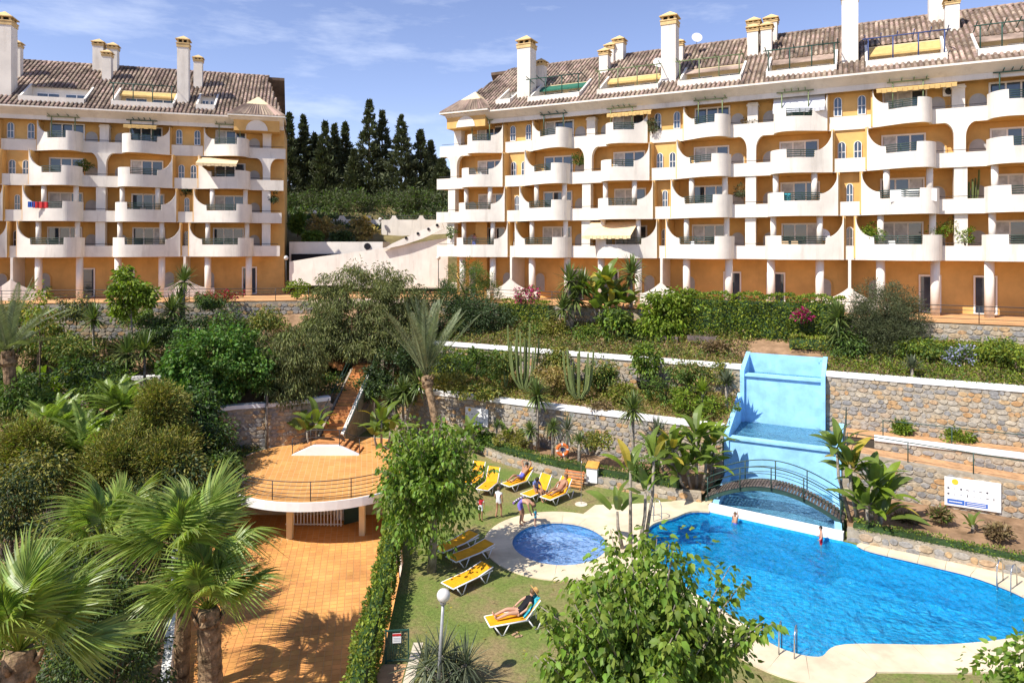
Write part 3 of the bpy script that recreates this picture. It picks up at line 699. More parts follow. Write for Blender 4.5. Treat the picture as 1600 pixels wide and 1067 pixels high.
# pools
main_pts = [(5.5, 28.4), (6.1, 30.4), (7.3, 31.3), (9.3, 32.1), (13.9, 29.0), (14.7, 28.0), (16.3, 26.8), (17.6, 25.7), (18.3, 24.1), (17.7, 22.6), (16.2, 21.75), (13.6, 21.3), (10.4, 21.3), (9.3, 20.65), (8.2, 21.2), (7.5, 22.7), (6.5, 24.5), (5.7, 26.4)]
sm = spline([Vector((*p, 0)) for p in main_pts], 6)
i_w0, i_w1 = 3*6, 4*6
main_loop = [(p.x, p.y) for p in sm[:i_w0+1]]+[(p.x, p.y) for p in sm[i_w1:]]     # the weir side runs straight
kid_c = (2.0, 28.75); kid_loop = [(kid_c[0]+2.05*math.cos(t)*1.0, kid_c[1]+2.15*math.sin(t)) for t in [2*math.pi*i/48 for i in range(48)]][::-1]
wl, wr = Vector((9.35, 32.1)), Vector((13.95, 29.0))                              # weir ends
bl, br = Vector(wp(24.75, .02)), Vector(wp(30.0, .02))                            # foot of the lower cascade
hole_main = main_loop[:i_w0+1]+[(wl.x, wl.y+.05), (bl.x-.15, bl.y), (br.x+.1, br.y), (wr.x+.1, wr.y+.05)]+main_loop[i_w0+1:]
# lawn with the round terrace corner
lawn_outer = [(-3.7, 9), (-3.85, 19.5), (-4.3, 27), (-5.2, 31.5), (-6.4, 33.6)]
TCX, TCY, TR = -10.3, 38.8, 5.7
arc = [(TCX+TR*math.cos(t), TCY+TR*math.sin(t)) for t in [R(-55-i*125/14) for i in range(15)]]
lawn_outer += arc+[(-18.5, 40.6), (-14.2, 42.6), (-11.0, 44.4), wp(0, .1), wp(50, .1), (34, 9)]
lawn = sheet('lawn', [lawn_outer, hole_main, kid_loop], 0, lawnm)
sheet('ground', [[(-700, -60), (700, -60), (700, 15), (-700, 15)]], -3.2, soil)
sheet('ground', [[(-700, 15), (-60, 15), (-60, 700), (-700, 700)]], -2.9, soil)
sheet('ground', [[(34, 15), (700, 15), (700, 60), (34, 28)]], -.4, soil)
def basin(name, loop, depth, z, m, wm, wmat, wz):
    sheet(name+'_floor', [loop], -depth, m)
    a = MB(); n = len(loop)
    for i in range(n):
        p, r_ = loop[i], loop[(i+1) % n]; a.face([(p[0], p[1], -depth), (r_[0], r_[1], -depth), (r_[0], r_[1], z), (p[0], p[1], z)])
    tag(a.build(name+'_wall', wm), kind='structure')
    tag(sheet(name+'_water', [loop], wz, wmat), kind='structure')
basin('pool', main_loop, 1.5, -.01, mosaic, mosaic_s, water_main, -.13)
basin('wading_pool', kid_loop, .45, -.01, mosaic_w, mosaic_s, water_kid, -.10)
def coping_ring(name, label, loop, wid, top, skip):
    root = empty(name, (loop[0][0], loop[0][1], 0), 0, label, 'pool edge'); n = len(loop); base = Vector((loop[0][0], loop[0][1], 0))
    V = [Vector(p) for p in loop]; nor = []
    for i in range(n):
        d = (V[(i+1) % n]-V[i-1]); d.normalize(); nor.append(Vector((-d.y, d.x)))
    area = sum(V[i].x*V[(i+1) % n].y-V[(i+1) % n].x*V[i].y for i in range(n)); sg = -1 if area > 0 else 1
    i = 0; step = 3
    while i < n:
        if skip(i, min(i+step, n)): i += step; continue
        idx = [(i+k) % n for k in range(min(step, n-i)+1)]
        inn = [V[k]-nor[k]*sg*.06 for k in idx]; ou = [V[k]+nor[k]*sg*wid for k in idx]
        inn = [p+(inn[min(j+1, len(inn)-1)]-inn[max(j-1, 0)]).normalized()*(.008 if j == 0 else -.008 if j == len(inn)-1 else 0) for j, p in enumerate(inn)]
        poly = [(p.x-base.x, p.y-base.y) for p in inn]+[(p.x-base.x, p.y-base.y) for p in reversed(ou)]
        ar = sum(poly[j][0]*poly[(j+1) % len(poly)][1]-poly[(j+1) % len(poly)][0]*poly[j][1] for j in range(len(poly)))
        if ar < 0: poly.reverse()
        MB().prism(poly, -.03, top).build('coping_slab', coping_m, root); i += step
    return root
coping_ring('pool_coping', 'pale stone edging slabs around the large blue swimming pool', main_loop, 1.35, .05, lambda a, b: i_w0-1 <= a <= i_w0+2)
coping_ring('pool_coping', 'pale stone edging slabs around the small round wading pool', kid_loop, 1.15, .042, lambda a, b: False)
sheet('pool_deck', [[(3.2, 31.6), (3.9, 30.2), (5.4, 29.6), (5.8, 31.2), (7.2, 32.3), (9.2, 33.1), (8.8, 33.5), (5.6, 33.0), (4.0, 32.9)]], .03, coping_m)
# weir, cascade basin, two cascade steps
WF = empty('cascade_fountain', ((wl.x+br.x)/2, (wl.y+br.y)/2, 0), 0, 'pale blue stepped waterfall built into the stone terrace walls', 'waterfall')
wfo = WF.location
def wfb(mb, name, m): return mb.build(name, m, WF, -wfo)
d = (wr-wl).normalized(); nn = Vector((-d.y, d.x))
a = MB(); a.strip([(wl.x-d.x*.1, wl.y-d.y*.1, -1.5, .32), (wr.x+d.x*.1, wr.y+d.y*.1, -1.5, .32)], .3); wfb(a, 'weir', white2)
shl = [tuple(wl+d*.25-nn*1.5), tuple(wr-d*.35-nn*1.25), tuple(wr-d*.05-nn*.01), tuple(wl+d*.05-nn*.01)]
tag(MB().prism(shl, -1.49, -.55).build('pool_shelf', mat('deep_blue_mosaic', (.03, .17, .55), .5, .4, .35, 6)), kind='structure')
bas = [tuple(wl+nn*.3), tuple(wr+nn*.3), (br.x+.05, br.y), (bl.x-.1, bl.y)]
MB().prism(bas, -.6, -.5).build('basin_floor', wblue, WF, -wfo)
MB().prism(bas, .1, .12).build('basin_water', water_fall, WF, -wfo)
def side(p, q, z0, za, zb, name='side_wall', th=.28):
    a = MB(); a.strip([(p[0], p[1], z0, za), (q[0], q[1], z0, zb)], th); wfb(a, name, wblue)
side(tuple(bl-Vector((.12, 0))), tuple(wl+nn*.28), -.6, .55, .4); side(tuple(wr+nn*.28+Vector((.02, 0))), tuple(br), -.6, .4, .55)
def tr(a0, a1, q0, q1, z0, z1, name, m):
    p = [wp(a0, q0), wp(a1, q0), wp(a1, q1), wp(a0, q1)]; MB().prism(p, z0, z1).build(name, m, WF, -wfo)
tr(24.8, 29.9, 0, .35, -.5, 2.3, 'lower_face', wblue); tr(24.8, 29.9, -.12, .4, 2.302, 2.42, 'lower_lip', wblue)
tr(24.8, 29.9, .35, 4.15, 1.9, 2.0, 'lower_trough', wblue); tr(24.81, 29.89, .402, 4.14, 2.28, 2.3, 'lower_water', water_fall)
for a_ in (24.55, 29.9): 
    p = [wp(a_, -.1), wp(a_+.25, -.1), wp(a_+.25, 4.3), wp(a_, 4.3)]; MB().prism(p, -.5, [2.6, 2.6, 3.9, 3.9] if a_ < 25 else [2.55, 2.55, 2.75, 2.75]).build('side_wall', wblue, WF, -wfo)
tr(24.95, 29.0, 4.15, 4.5, 1.9, 4.95, 'upper_face', wblue); tr(24.95, 29.0, 4.0, 4.55, 4.952, 5.08, 'upper_lip', wblue)
tr(24.95, 29.0, 4.5, 6.0, 4.6, 4.7, 'upper_trough', wblue); tr(24.96, 28.99, 4.552, 5.9, 4.9, 4.92, 'upper_water', water_fall)
tr(24.95, 29.0, 6.0, 6.25, 4.6, 6.0, 'back_wall', wblue)
for a_ in (24.72, 29.0): 
    p = [wp(a_, 3.95), wp(a_+.23, 3.95), wp(a_+.23, 6.3), wp(a_, 6.3)]; MB().prism(p, 1.9, [5.3, 5.3, 6.05, 6.05]).build('side_wall', wblue, WF, -wfo)

# retaining walls
stone_wall('retaining_wall', [wp(1.2), wp(24.5)], [-.1]*2, [2.75, 2.72], 'lower stone retaining wall with white coping between stairs and waterfall', nobj=260, coping=white2)
stone_wall('retaining_wall', [wp(30.2), wp(40)], [-.1]*2, [2.35, 1.8], 'stone ramp wall behind the white notice board beside the pool', nobj=170)
stone_wall('retaining_wall', [wp(-1.5, 4.4), wp(24.7, 4.4)], [2.6]*2, [5.25]*2, 'upper stone retaining wall half hidden by creepers above the cactus bed', nobj=40, coping=white2)
stone_wall('retaining_wall', [wp(29.25, 4.4), wp(46, 4.4)], [2.0]*2, [5.25]*2, 'high stone retaining wall with white coping right of the waterfall', nobj=290, coping=white2)
stone_wall('retaining_wall', [(-18.6, 40.4), (-16.8, 41.6), (-14.2, 42.5), (-11.7, 44.0)], [-.1]*4, [2.55]*4, 'shaded stone wall with white coping left of the garden stairs', nobj=60, coping=white2)
stone_wall('retaining_wall', [(-48, 45.5), (-36, 47), (-29, 49.3), (-22, 50.6)], [.4]*4, [2.7, 2.7, 2.7, 2.9], 'low stone wall with white top behind the banana plants', nobj=0, coping=white2)
stone_wall('retaining_wall', [(-46, 51.9), (-39.6, 52.8), (-19.4, 55.8), (-16.6, 56.2)], [3.6]*4, [7.93]*4, 'tall grey stone wall under the left building terrace', nobj=0, sw=.45, sh=.3)
stone_wall('retaining_wall', [wp(-3.5, 9.9), wp(47, 9.9)], [5.4]*2, [7.93]*2, 'stone wall under the long right building terrace', nobj=20, sw=.45, sh=.28)
# planter walls
pl = spline([Vector((*p, 0)) for p in [(-1.9, 42.4), (-1.75, 40.9), (-.6, 39.3), (2.4, 36.7), (4.7, 35.3), (8.0, 33.6), (9.2, 33.2)]], 3, False)
stone_wall('planter_wall', [(p.x, p.y) for p in pl], [-.1]*len(pl), [.5]*len(pl), 'low curved stone planter wall behind the sun loungers', th=.3, nobj=110, sw=.42, sh=.28)
pr_ = [(14.2, 28.95), (16.4, 27.55), (19.2, 25.75), (22, 24.1)]
stone_wall('planter_wall', pr_, [-.1]*4, [.52]*4, 'low stone planter wall along the right side of the pool', th=.3, nobj=90, sw=.42, sh=.28)
# beds
def q_of(x, y): p = Vector((x, y))-O1; return p.dot(UQ)
sheet('garden_bed', [[wp(.8, .3), wp(24.6, .3), wp(24.6, 4.5), wp(-.5, 4.5)]], 0, soil, zf=lambda x, y: 2.66+.22*q_of(x, y))
def bedz(q): return lerp_tab([(4.7, 5.2), (7.2, 5.75), (9.9, 6.95), (11, 6.95)], q)
sheet('garden_bed', [[wp(-3.5, 4.7), wp(24.7, 4.7), wp(24.7, 6.3), wp(29.2, 6.3), wp(29.2, 4.7), wp(48, 4.7), wp(48, 7.2), wp(40, 7.2), wp(30, 7.2), wp(20, 7.2), wp(8, 7.2), wp(-3.5, 7.2)]], 0, soil, zf=lambda x, y: bedz(q_of(x, y)))
sheet('garden_bed', [[(p.x-.0, p.y) for p in pl]+[wp(24.5, -.02), wp(9.5, -.02)]], .36, soil)
sheet('garden_bed', [[(14.3, 29.1)]+pr_[1:]+[wp(40, -.02), wp(30.3, -.02)]], .38, soil)
sheet('garden_bed', [[wp(-3.5, 7.2), wp(8, 7.2), wp(20, 7.2), wp(30, 7.2), wp(40, 7.2), wp(48, 7.2), wp(48, 10), wp(-3.5, 10)]], 0, soil, zf=lambda x, y: bedz(q_of(x, y)))
# ramp paths on the right, behind the pool
rp = mat('ramp_paving', (.52, .30, .15), .9, .2, .15, 2, .2, 20)
sheet('path', [[wp(30.2, .35), wp(46, .35), wp(46, 1.9), wp(30.2, 1.9)]], 0, rp, zf=lambda x, y: 2.28-.055*((Vector((x, y))-O1).dot(UA)-30.2))
stone_wall('ramp_wall', [wp(31.6, 1.95), wp(46, 1.95)], [.9]*2, [2.62, 2.5], 'short stone wall with broad white top between the two ramps', nobj=30, coping=white2, cop_h=.1, cop_w=.85, th=.6)
sheet('path', [[wp(30.15, 2.55), wp(46, 2.55), wp(46, 4.35), wp(30.15, 4.35)]], 2.52, rp)
tag(sheet('verge', [[wp(32, 2.8), wp(46, 2.8), wp(46, 3.3), wp(32, 3.3)]], 2.53, lawnm), kind='structure')
# left banks
bank = [(8, -2.7), (24, -2.45), (29, -2.1), (33, -1.1), (38, -.2), (43, .3), (48, .9), (52, 1.4)]
def bankz(x, y):
    z = lerp_tab(bank, y)
    if x > -17: z -= .5*min(1, (x+17)/3)
    if y < 31.5 and x > -8.8-(y-17)*.442-.5: z = min(z, -2.9)
    if y >= 31.5 and x > -15.4: z = min(z, -2.9)
    return z
grid('planting_bank', [-62+i*1.1 for i in range(54)], [8+i*1.1 for i in range(39)], lambda x, y: bankz(x, y)+.12*math.sin(x*1.3+y)+.1*math.sin(y*1.7-x*.6), soil)
grid('upper_bank', [-62+i*1.2 for i in range(35)], [0, .2, .4, .6, .8, 1], lambda x, t: 0, soil).location = (0, 0, -50)
def upz():
    V = []; Fq = []; xs = [-62+i*1.0 for i in range(47)]
    tabf = [(-62, 45.2), (-48, 45.9), (-36, 47.4), (-29, 49.7), (-22, 51), (-18.6, 40.9), (-16.8, 42), (-14.2, 43), (-12, 44.3)]
    tabb = [(-62, 50.5), (-46, 52.1), (-39.6, 53), (-19.4, 56), (-12, 57)]
    for x in xs:
        f0, b0 = lerp_tab(tabf, x), lerp_tab(tabb, x)
        for k in range(9): t = k/8; V.append((x, f0+(b0-f0)*t, 2.5+2.6*t+.1*math.sin(3*x+5*t)))
    for i in range(len(xs)-1):
        for k in range(8): Fq.append((i*9+k, (i+1)*9+k, (i+1)*9+k+1, i*9+k+1))
    return np_mesh('upper_bank', V, Fq, soil, smooth=True)
ub = bpy.data.objects['upper_bank']; ub.data = upz(); ub.location = (0, 0, 0)
sheet('garden_bed', [[(-13.2, 43.3), (-11.7, 44.0), (-9.6, 45.5), (-9.3, 47.0), wp(-1.5, 4.5), wp(-3.5, 10), (-15.5, 58), (-20, 56), (-19, 46)]], 0, soil, zf=lambda x, y: lerp_tab([(43, .2), (47, 2.6), (49, 4.2), (52, 5.3), (57, 7.4)], y))
# building terrace
terrm = tile_floor('terrace_paving', (.60, .33, .15), (.55, .29, .12), (.45, .28, .15), .4, RA, .05)
sheet('terrace', [[(-64, 49.5), (-46, 51.9), (-39.6, 52.8), (-19.4, 55.8), (-16.6, 56.2), (-15.5, 58.2), wp(-3.6, 9.9), wp(49, 9.9), (52, 62), (10, 72), (-60, 72)]], TERR, terrm)
# hill behind
def hillz(x, y): return lerp_tab([(64, 7.6), (67, 9.5), (70, 12.2), (76, 14.8), (84, 17.5), (92, 19), (120, 21), (200, 22), (700, 24)], y)+.4*math.sin(x*.3+y*.2)
grid('hill', [-300+i*12 for i in range(51)], [66, 68, 70, 73, 76, 80, 84, 88, 92, 100, 110, 120, 150, 200, 300, 700], hillz, mat('dry_hillside', (.16, .13, .06), .95, .1, .3, .5, .4, 4))
# plaza and the pump room under the round terrace
plaza_poly = [(-3.75, 9), (-3.9, 19.5), (-4.35, 27), (-5.25, 31.5), (-5.4, 34), (-5.4, 40), (-15, 40), (-15.5, 31.5), (-13.95, 28.5), (-10.95, 21.7), (-8.9, 17), (-5.5, 9)]
plaza = sheet('plaza', [plaza_poly], -2.3, plaza_tile)
sa, ca = math.sin(R(12)), math.cos(R(12)); tiles = []
for i in range(-80, 80):
    for j in range(-10, 150):
        x, y = i*.3+.15, j*.3+.15; X = x*ca-y*sa; Y = x*sa+y*ca
        if not (17.5 < Y < 34): continue
        xr = -3.98-.066*max(0, Y-19.5)-(.11*max(0, Y-27)); xl = -8.9-(Y-17)*.435 if Y < 28.5 else -13.95-(Y-28.5)*.5
        if xl+.25 < X < xr-.25: tiles.append((X, Y))
tiles = [t for t in tiles if 20.5 < t[1] and abs(t[0]/t[1])*F < 545 and (CZ+2.3)*F/t[1]+HY < 1085]
tiles.sort(key=lambda t: t[1])
tm = bpy.data.meshes.new('paving_tile'); q = .142
tb = MB(); tb.prism([(-q, -q), (q, -q), (q, q), (-q, q)], 0, .012)
tile_m = mat('terracotta_tile', (.62, .295, .088), .8, .25, .14, .6, .08, 18, obj=.09)
tile_mi = mat('terracotta_tile_mass', (.62, .295, .088), .8, .25, .14, .6, .08, 18, island=.09)
tmesh = tb.mesh('paving_tile', tile_m)
for X, Y in tiles[:300]: add('paving_tile', tmesh, plaza, (X, Y, -2.298), (0, 0, R(12)))
b = MB()
for X, Y in tiles[300:]:
    pp = [(X+x*ca-y*sa, Y+x*sa+y*ca) for x, y in ((-q, -q), (q, -q), (q, q), (-q, q))]; b.face([(x, y, -2.286) for x, y in pp])
if b.f: tag(b.build('paving_tiles', tile_mi, plaza), kind='stuff')
# plaza's sides: retaining face below the hedge, low white wall on the left
a = MB(); a.strip([(-3.7, 9, -2.4, -.02), (-3.86, 19.5, -2.4, -.02), (-4.31, 27, -2.4, -.02), (-5.21, 31.5, -2.4, -.02), (-6.3, 33.7, -2.4, -.02)][::-1], .25); tag(a.build('plaza_wall', white, None), 'plain white wall holding the lawn above the tiled plaza', 'wall')
a = MB(); a.strip([(-8.8, 17), (-10.9, 21.7), (-13.9, 28.5), (-15.4, 31.5)] and [(-8.8, 17, -2.6, -1.45), (-10.9, 21.7, -2.6, -1.45), (-13.9, 28.5, -2.6, -1.45), (-15.4, 31.5, -2.6, -1.45)], .28); tag(a.build('low_wall', white2), 'low white wall dividing the tiled plaza from the dark shrubs', 'wall')
# round terrace
n = 60; circ = [(TCX+(TR+.05)*math.cos(2*math.pi*i/n), TCY+(TR+.05)*math.sin(2*math.pi*i/n)) for i in range(n)]
RT = tag(MB().prism(circ, -.38, .06).build('round_terrace', white2), 'round terracotta tiled terrace with white rim above the plaza', 'terrace')
circ2 = [(TCX+(TR-.02)*math.cos(2*math.pi*i/n), TCY+(TR-.02)*math.sin(2*math.pi*i/n)) for i in range(n)]
sheet('terrace_paving', [circ2], .066, plaza_tile, parent=RT)
a = MB(); a.box(-16, -5.5, 37.6, 37.8, -2.4, -.4); a.build('back_wall', cream, RT)
for px, d_ in ((566, 35.0), (453, 34.6)):
    p = dp(px, 800, d_); MB().box(-.14, .14, -.14, .14, -2.3, -.38).build('post', cream, RT, (p.x, p.y, 0))
p = dp(553, 800, 36.6); MB().box(-.55, .55, -.04, .04, -2.3, -.5).build('door', rail_green, RT, (p.x, p.y, 0), (0, 0, R(35)))
p = dp(536, 800, 36.9); MB().box(-.4, .4, -.05, .05, -2.3, -.39).build('side_wall', white2, RT, (p.x, p.y, 0), (0, 0, R(-10)))
gb = MB().box(-.025, .025, -.025, .025, -2.25, -.42).mesh('grille_bar', white2)
for i in range(17): t = i/16; add('grille_bar', gb, RT, (-11.9+2.9*t, 36.2-.25*t, 0))
for z in (-2.2, -.5): MB().box(-11.95, -8.95, 36.0, 36.06, z, z+.05).build('grille_rail', white2, RT)

def railing(name, path, label, h=.95, bars=3, m=rail_dark, post=1.6, r=.02, posts=None, group=None):
    path = [Vector(p) for p in path]; root = empty(name, path[0], 0, label, 'railing', group); o = path[0]
    for j in range(bars):
        z = h*(j+1)/bars if bars > 1 else h
        MB().tube([p-o+Vector((0, 0, z)) for p in path], r*(1.25 if j == bars-1 else .8), 5).build('rail', m, root)
    acc = 0; last = path[0]; pl_ = [path[0]]
    for p in path[1:]:
        acc += (p-last).length; last = p
        if acc >= post: pl_.append(p); acc = 0
    if (pl_[-1]-path[-1]).length > .3: pl_.append(path[-1])
    pm = MB().tube([(0, 0, -.02), (0, 0, h)], r*1.25, 6).mesh('post', m)
    for p in (posts or pl_): add('post', pm, root, p-o)
    return root
railing('railing', [(TCX+(TR-.15)*math.cos(R(t)), TCY+(TR-.15)*math.sin(R(t)), .06) for t in range(-165, -28, 5)], 'curved dark railing along the front of the round terrace', .95, 5, rail_dark, 1.75)
# garden stairs from the round terrace up to the building
ST = empty('garden_stairs', (-11.1, 41, 0), 0, 'terracotta garden stairs climbing between the stone walls', 'stairs')
so = ST.location
def stp(x0, x1, y0, y1, z0, z1, m=None, name='step'): MB().box(x0-so.x, x1-so.x, y0-so.y, y1-so.y, z0, z1).build(name, m or step_m, ST)
a = MB(); a.prof([(-2.0, .065), (2.0, .065), (.75, .62), (-.75, .62)], -.35, .0); a.build('landing_front', white2, ST, (0, -.15, 0))
stp(-11.85, -10.35, 40.9, 42.3, .1, .66, step_m, 'landing')
for s_ in (-1, 1):
    for i in range(4):
        x = -11.1+s_*(.9+.3*i); stp(x-.15, x+.15, 40.9, 42.1, .07, .6-.14*i)
n = 22
for i in range(n):
    y0 = 42.3+i*.25; x = -11.1+.035*i; z = .66+.155*(i+1)
    stp(x-.68, x+.62, y0, y0+.3, z-.5, z)
for i in range(9):
    x = -11.1-.9-i*.34; z = 4.07+.16*(i+1); stp(x-.2, x+.17, 47.6, 48.9, z-.4, z)
stp(-11.15, -9.5, 47.75, 49.2, 3.6, 4.06, step_m, 'landing')
a = MB(); a.strip([(-11.95, 42.3, 0, .7), (-11.12, 47.7, 0, 3.95)], .14); a.build('string_wall', mortar, ST, -so)
a = MB(); a.strip([(-10.4, 42.3, 0, .8), (-9.66, 47.7, 0, 4.1)], .16); a.build('string_wall', mortar, ST, -so)
a = MB(); a.strip([(-10.42, 42.3, .801, .87), (-9.68, 47.7, 4.101, 4.17)], .2); a.build('string_cap', white, ST, -so)
railing('railing', [(-12.0, 42.2, .7), (-11.75, 44, 1.85), (-11.4, 46, 3.1), (-11.2, 47.6, 4.1)], 'green handrail on the left side of the garden stairs', .9, 2, rail_green, 1.7)
railing('railing', [(-10.2, 42.2, .7), (-9.95, 44, 1.85), (-9.65, 46, 3.1), (-9.45, 47.6, 4.1)], 'green handrail on the right side of the garden stairs', .9, 2, rail_green, 1.7)
railing('railing', [(-13.1, 40.75, .1), (-12.0, 40.75, .62), (-10.3, 40.75, .62), (-9.1, 40.75, .1)], 'dark handrail over the white landing at the foot of the stairs', .9, 2, rail_dark, .9)
railing('railing', [(-11.6, 47.5, 4.2), (-13, 47.5, 4.95), (-14.6, 47.5, 5.6)], 'dark handrail of the upper turning flight of stairs', .9, 2, rail_dark, 1.2)
# terrace railings in front of the buildings
railing('railing', [(-46, 52.1, TERR), (-39.6, 53, TERR), (-33, 54, TERR), (-26, 55, TERR), (-19.4, 56, TERR), (-16.8, 56.4, TERR)], 'dark railing along the left building terrace', 1.0, 4, rail_dark, 2)
railing('railing', [(*wp(a_, 10.1), TERR) for a_ in range(-2, 48, 3)], 'dark railing along the right building terrace', 1.0, 4, rail_dark, 2.5)
railing('railing', [(*wp(a_, .2), 2.3-.055*(a_-30.2)+.05) for a_ in (30.4, 33, 35.6, 38.2, 41)], 'green handrail along the lower ramp wall above the notice board', .95, 1, rail_green, 2.4)
railing('railing', [(*wp(a_, 2.75), 2.55) for a_ in (32, 35, 38, 41, 44)], 'green handrail along the upper ramp path', .95, 1, rail_green, 2.4)
railing('railing', [(*wp(30.3, .3), 2.4), (*wp(30.3, 2.6), 3.0)], 'short green handrail beside the waterfall', 1.0, 2, rail_green, 1.1)
# ramp building between the two blocks
RG = empty('garage_ramp', (-14, 64, 8), 0, 'white sloping ramp walls between the two apartment blocks', 'ramp'); go = RG.location
def rgw(pts, d_, th, name, m, zb=None):
    Q = [dp(x, y, d_) for x, y in pts]; a = MB(); a.prof([(q.x-go.x, q.z-go.z) for q in Q], d_-go.y, d_+th-go.y); return a.build(name, m, RG)
rgw([(452, 446), (700, 446), (700, 372), (640, 381), (570, 392), (500, 401), (452, 409)], 63, .5, 'ramp_wall', white)
rgw([(598, 390), (612, 381), (690, 346), (694, 358), (660, 373), (630, 383)], 62.6, .3, 'ramp_parapet', white)
for x, y in ((634.5, 372), (653, 365), (669.5, 358), (683, 352)):
    q = dp(x, y, 62.58); MB().lathe([(.13, 0), (.13, .05)], n=12).build('port_hole', black, RG, q-go, (R(90), 0, 0))
rgw([(452, 410), (598, 396), (598, 378), (452, 378)], 66, 4, 'garage_block', white)
rgw([(455, 408), (575, 398), (575, 396.5), (455, 397)], 65.9, .05, 'garage_opening', black)
q = dp(574, 385, 65.95); MB().lathe([(.32, 0), (.32, .06)], n=16).build('port_hole', black, RG, q-go, (R(90), 0, 0))
pts = [(596, 379), (700, 379), (700, 344)]
for c in (658, 615.5): pts += [(c+7, 343.5), (c+4, 341), (c+2.5, 337), (c-2.5, 337), (c-4, 341), (c-7, 343.5)]
pts += [(596, 343.5)]
SW = empty('garden_wall', dp(650, 379, 74), 0, 'white wall with curved peaks below the cypress trees', 'wall'); so2 = SW.location
Q = [dp(x, y, 74) for x, y in pts]; MB().prof([(q.x-so2.x, q.z-so2.z) for q in Q], 0, .4).build('wall_face', white, SW)
Q = [dp(x, y, 76) for x, y in [(445, 378), (600, 378), (600, 344), (580, 343), (577, 337), (572, 337), (569, 343), (540, 343), (536, 337), (531, 337), (528, 343), (445, 343)]]
MB().prof([(q.x-so2.x, q.z-so2.z) for q in Q], 2, 2.4).build('wall_face', white, SW)
for z in (.35, .6): MB().tube([dp(596, 343, 74.2)-so2+Vector((0, 0, z-.2)), dp(700, 343, 74.2)-so2+Vector((0, 0, z-.2))], .025, 5).build('rail', rail_dark, SW)
a = MB().box(-3.2, -2.2, 60, 72, 8, 14.6); tag(a.build('side_wall', ochre), 'ochre wall edge where the ramp meets the right building', 'wall')
bpy.data.objects['side_wall'] if False else None
# ---------------------------------------------------------------- plants
G = {}
G['mul'] = leafmat('mulberry_leaf', (.15, .245, .03), .42, .38)
G['mid'] = leafmat('mid_green_leaf', (.10, .17, .03), .42, .34)
G['ficus'] = leafmat('ficus_leaf', (.085, .18, .028), .45, .28, .55, .3)
G['dark'] = leafmat('dark_leaf', (.045, .08, .024), .45, .2)
G['olive'] = leafmat('olive_leaf', (.235, .23, .04), .4, .25)
G['grey'] = leafmat('grey_green_leaf', (.11, .13, .06), .4, .22)
G['pepper'] = leafmat('pepper_leaf', (.165, .19, .06), .45, .3)
G['bright'] = leafmat('bright_leaf', (.165, .245, .022), .4, .38)
G['lime'] = leafmat('lime_leaf', (.20, .26, .03), .4, .4)
G['fan'] = leafmat('fan_palm_leaf', (.24, .33, .07), .35, .4, .4, .5)
G['date'] = leafmat('date_palm_leaf', (.20, .24, .125), .3, .25, .5, .4)
G['sword'] = leafmat('sword_leaf', (.12, .17, .045), .4, .2, .4, .5)
G['swordg'] = leafmat('grey_sword_leaf', (.10, .12, .07), .4, .2, .5, .4)
G['banana'] = leafmat('banana_leaf', (.12, .19, .035), .3, .32, .4, .45)
G['yellow'] = leafmat('yellowed_leaf', (.42, .36, .05), .3, .35)
G['cypress'] = leafmat('cypress_leaf', (.095, .115, .05), .4, .1)
G['brown'] = leafmat('dry_leaf', (.22, .16, .075), .4, .2)
G['twig'] = mat('bare_twigs', (.16, .125, .115), .95, .1, .2, 3)
G['magenta'] = leafmat('magenta_bract', (.50, .02, .16), .3, .3)
G['red'] = leafmat('red_bract', (.35, .012, .03), .3, .3)
G['lilac'] = leafmat('lilac_flower', (.45, .45, .75), .2, .3)
G['dry'] = leafmat('dry_grass', (.34, .27, .09), .35, .3)
G['hedge'] = leafmat('hedge_leaf', (.21, .27, .03), .45, .35)
G['cactus'] = mat('cactus_skin', (.16, .20, .065), .7, .3, .15, 2, .3, 12)

def unit(a): return a/np.maximum(np.linalg.norm(a, axis=-1, keepdims=True), 1e-6)
def leaves(name, P, D, size, m, wr=.42, big=False, midx=None, up=None):
    P = np.asarray(P, float); D = unit(np.asarray(D, float)); n = len(P); size = np.broadcast_to(np.asarray(size, float), (n,))[:, None]
    rv = nr.normal(size=(n, 3)) if up is None else np.broadcast_to(np.asarray(up, float), (n, 3))+.5*nr.normal(size=(n, 3))
    S_ = unit(np.cross(D, rv)); U = np.cross(S_, D); w = wr
    if not big:
        v = np.stack([P, P+D*size*.5+S_*size*w*.5+U*size*.1, P+D*size-U*size*.12, P+D*size*.5-S_*size*w*.5+U*size*.1], 1).reshape(-1, 3)
        b = np.arange(n)[:, None]*4; f = np.concatenate([b+np.array([0, 1, 2]), b+np.array([0, 2, 3])], 1).reshape(-1, 3); k = 2
    else:
        pt = lambda a, s_, u: P+D*size*a+S_*size*w*s_+U*size*u
        v = np.stack([pt(0, 0, 0), pt(.25, .46, .07), pt(.25, -.46, .07), pt(.6, .38, .03), pt(.6, -.38, .03), pt(1, 0, -.2), pt(.3, 0, .0), pt(.65, 0, -.04)], 1).reshape(-1, 3)
        b = np.arange(n)[:, None]*8; q = [[0, 6, 1], [0, 2, 6], [1, 6, 3], [6, 7, 3], [2, 4, 6], [6, 4, 7], [3, 7, 5], [7, 4, 5]]
        f = np.concatenate([b+np.array(t) for t in q], 1).reshape(-1, 3); k = 8
    mi = None if midx is None else np.repeat(np.asarray(midx), k)
    return np_mesh(name, v, f, m, mi)
def in_ball(n): v = nr.normal(size=(n, 3)); return unit(v)*(nr.random((n, 1))**(1/3))

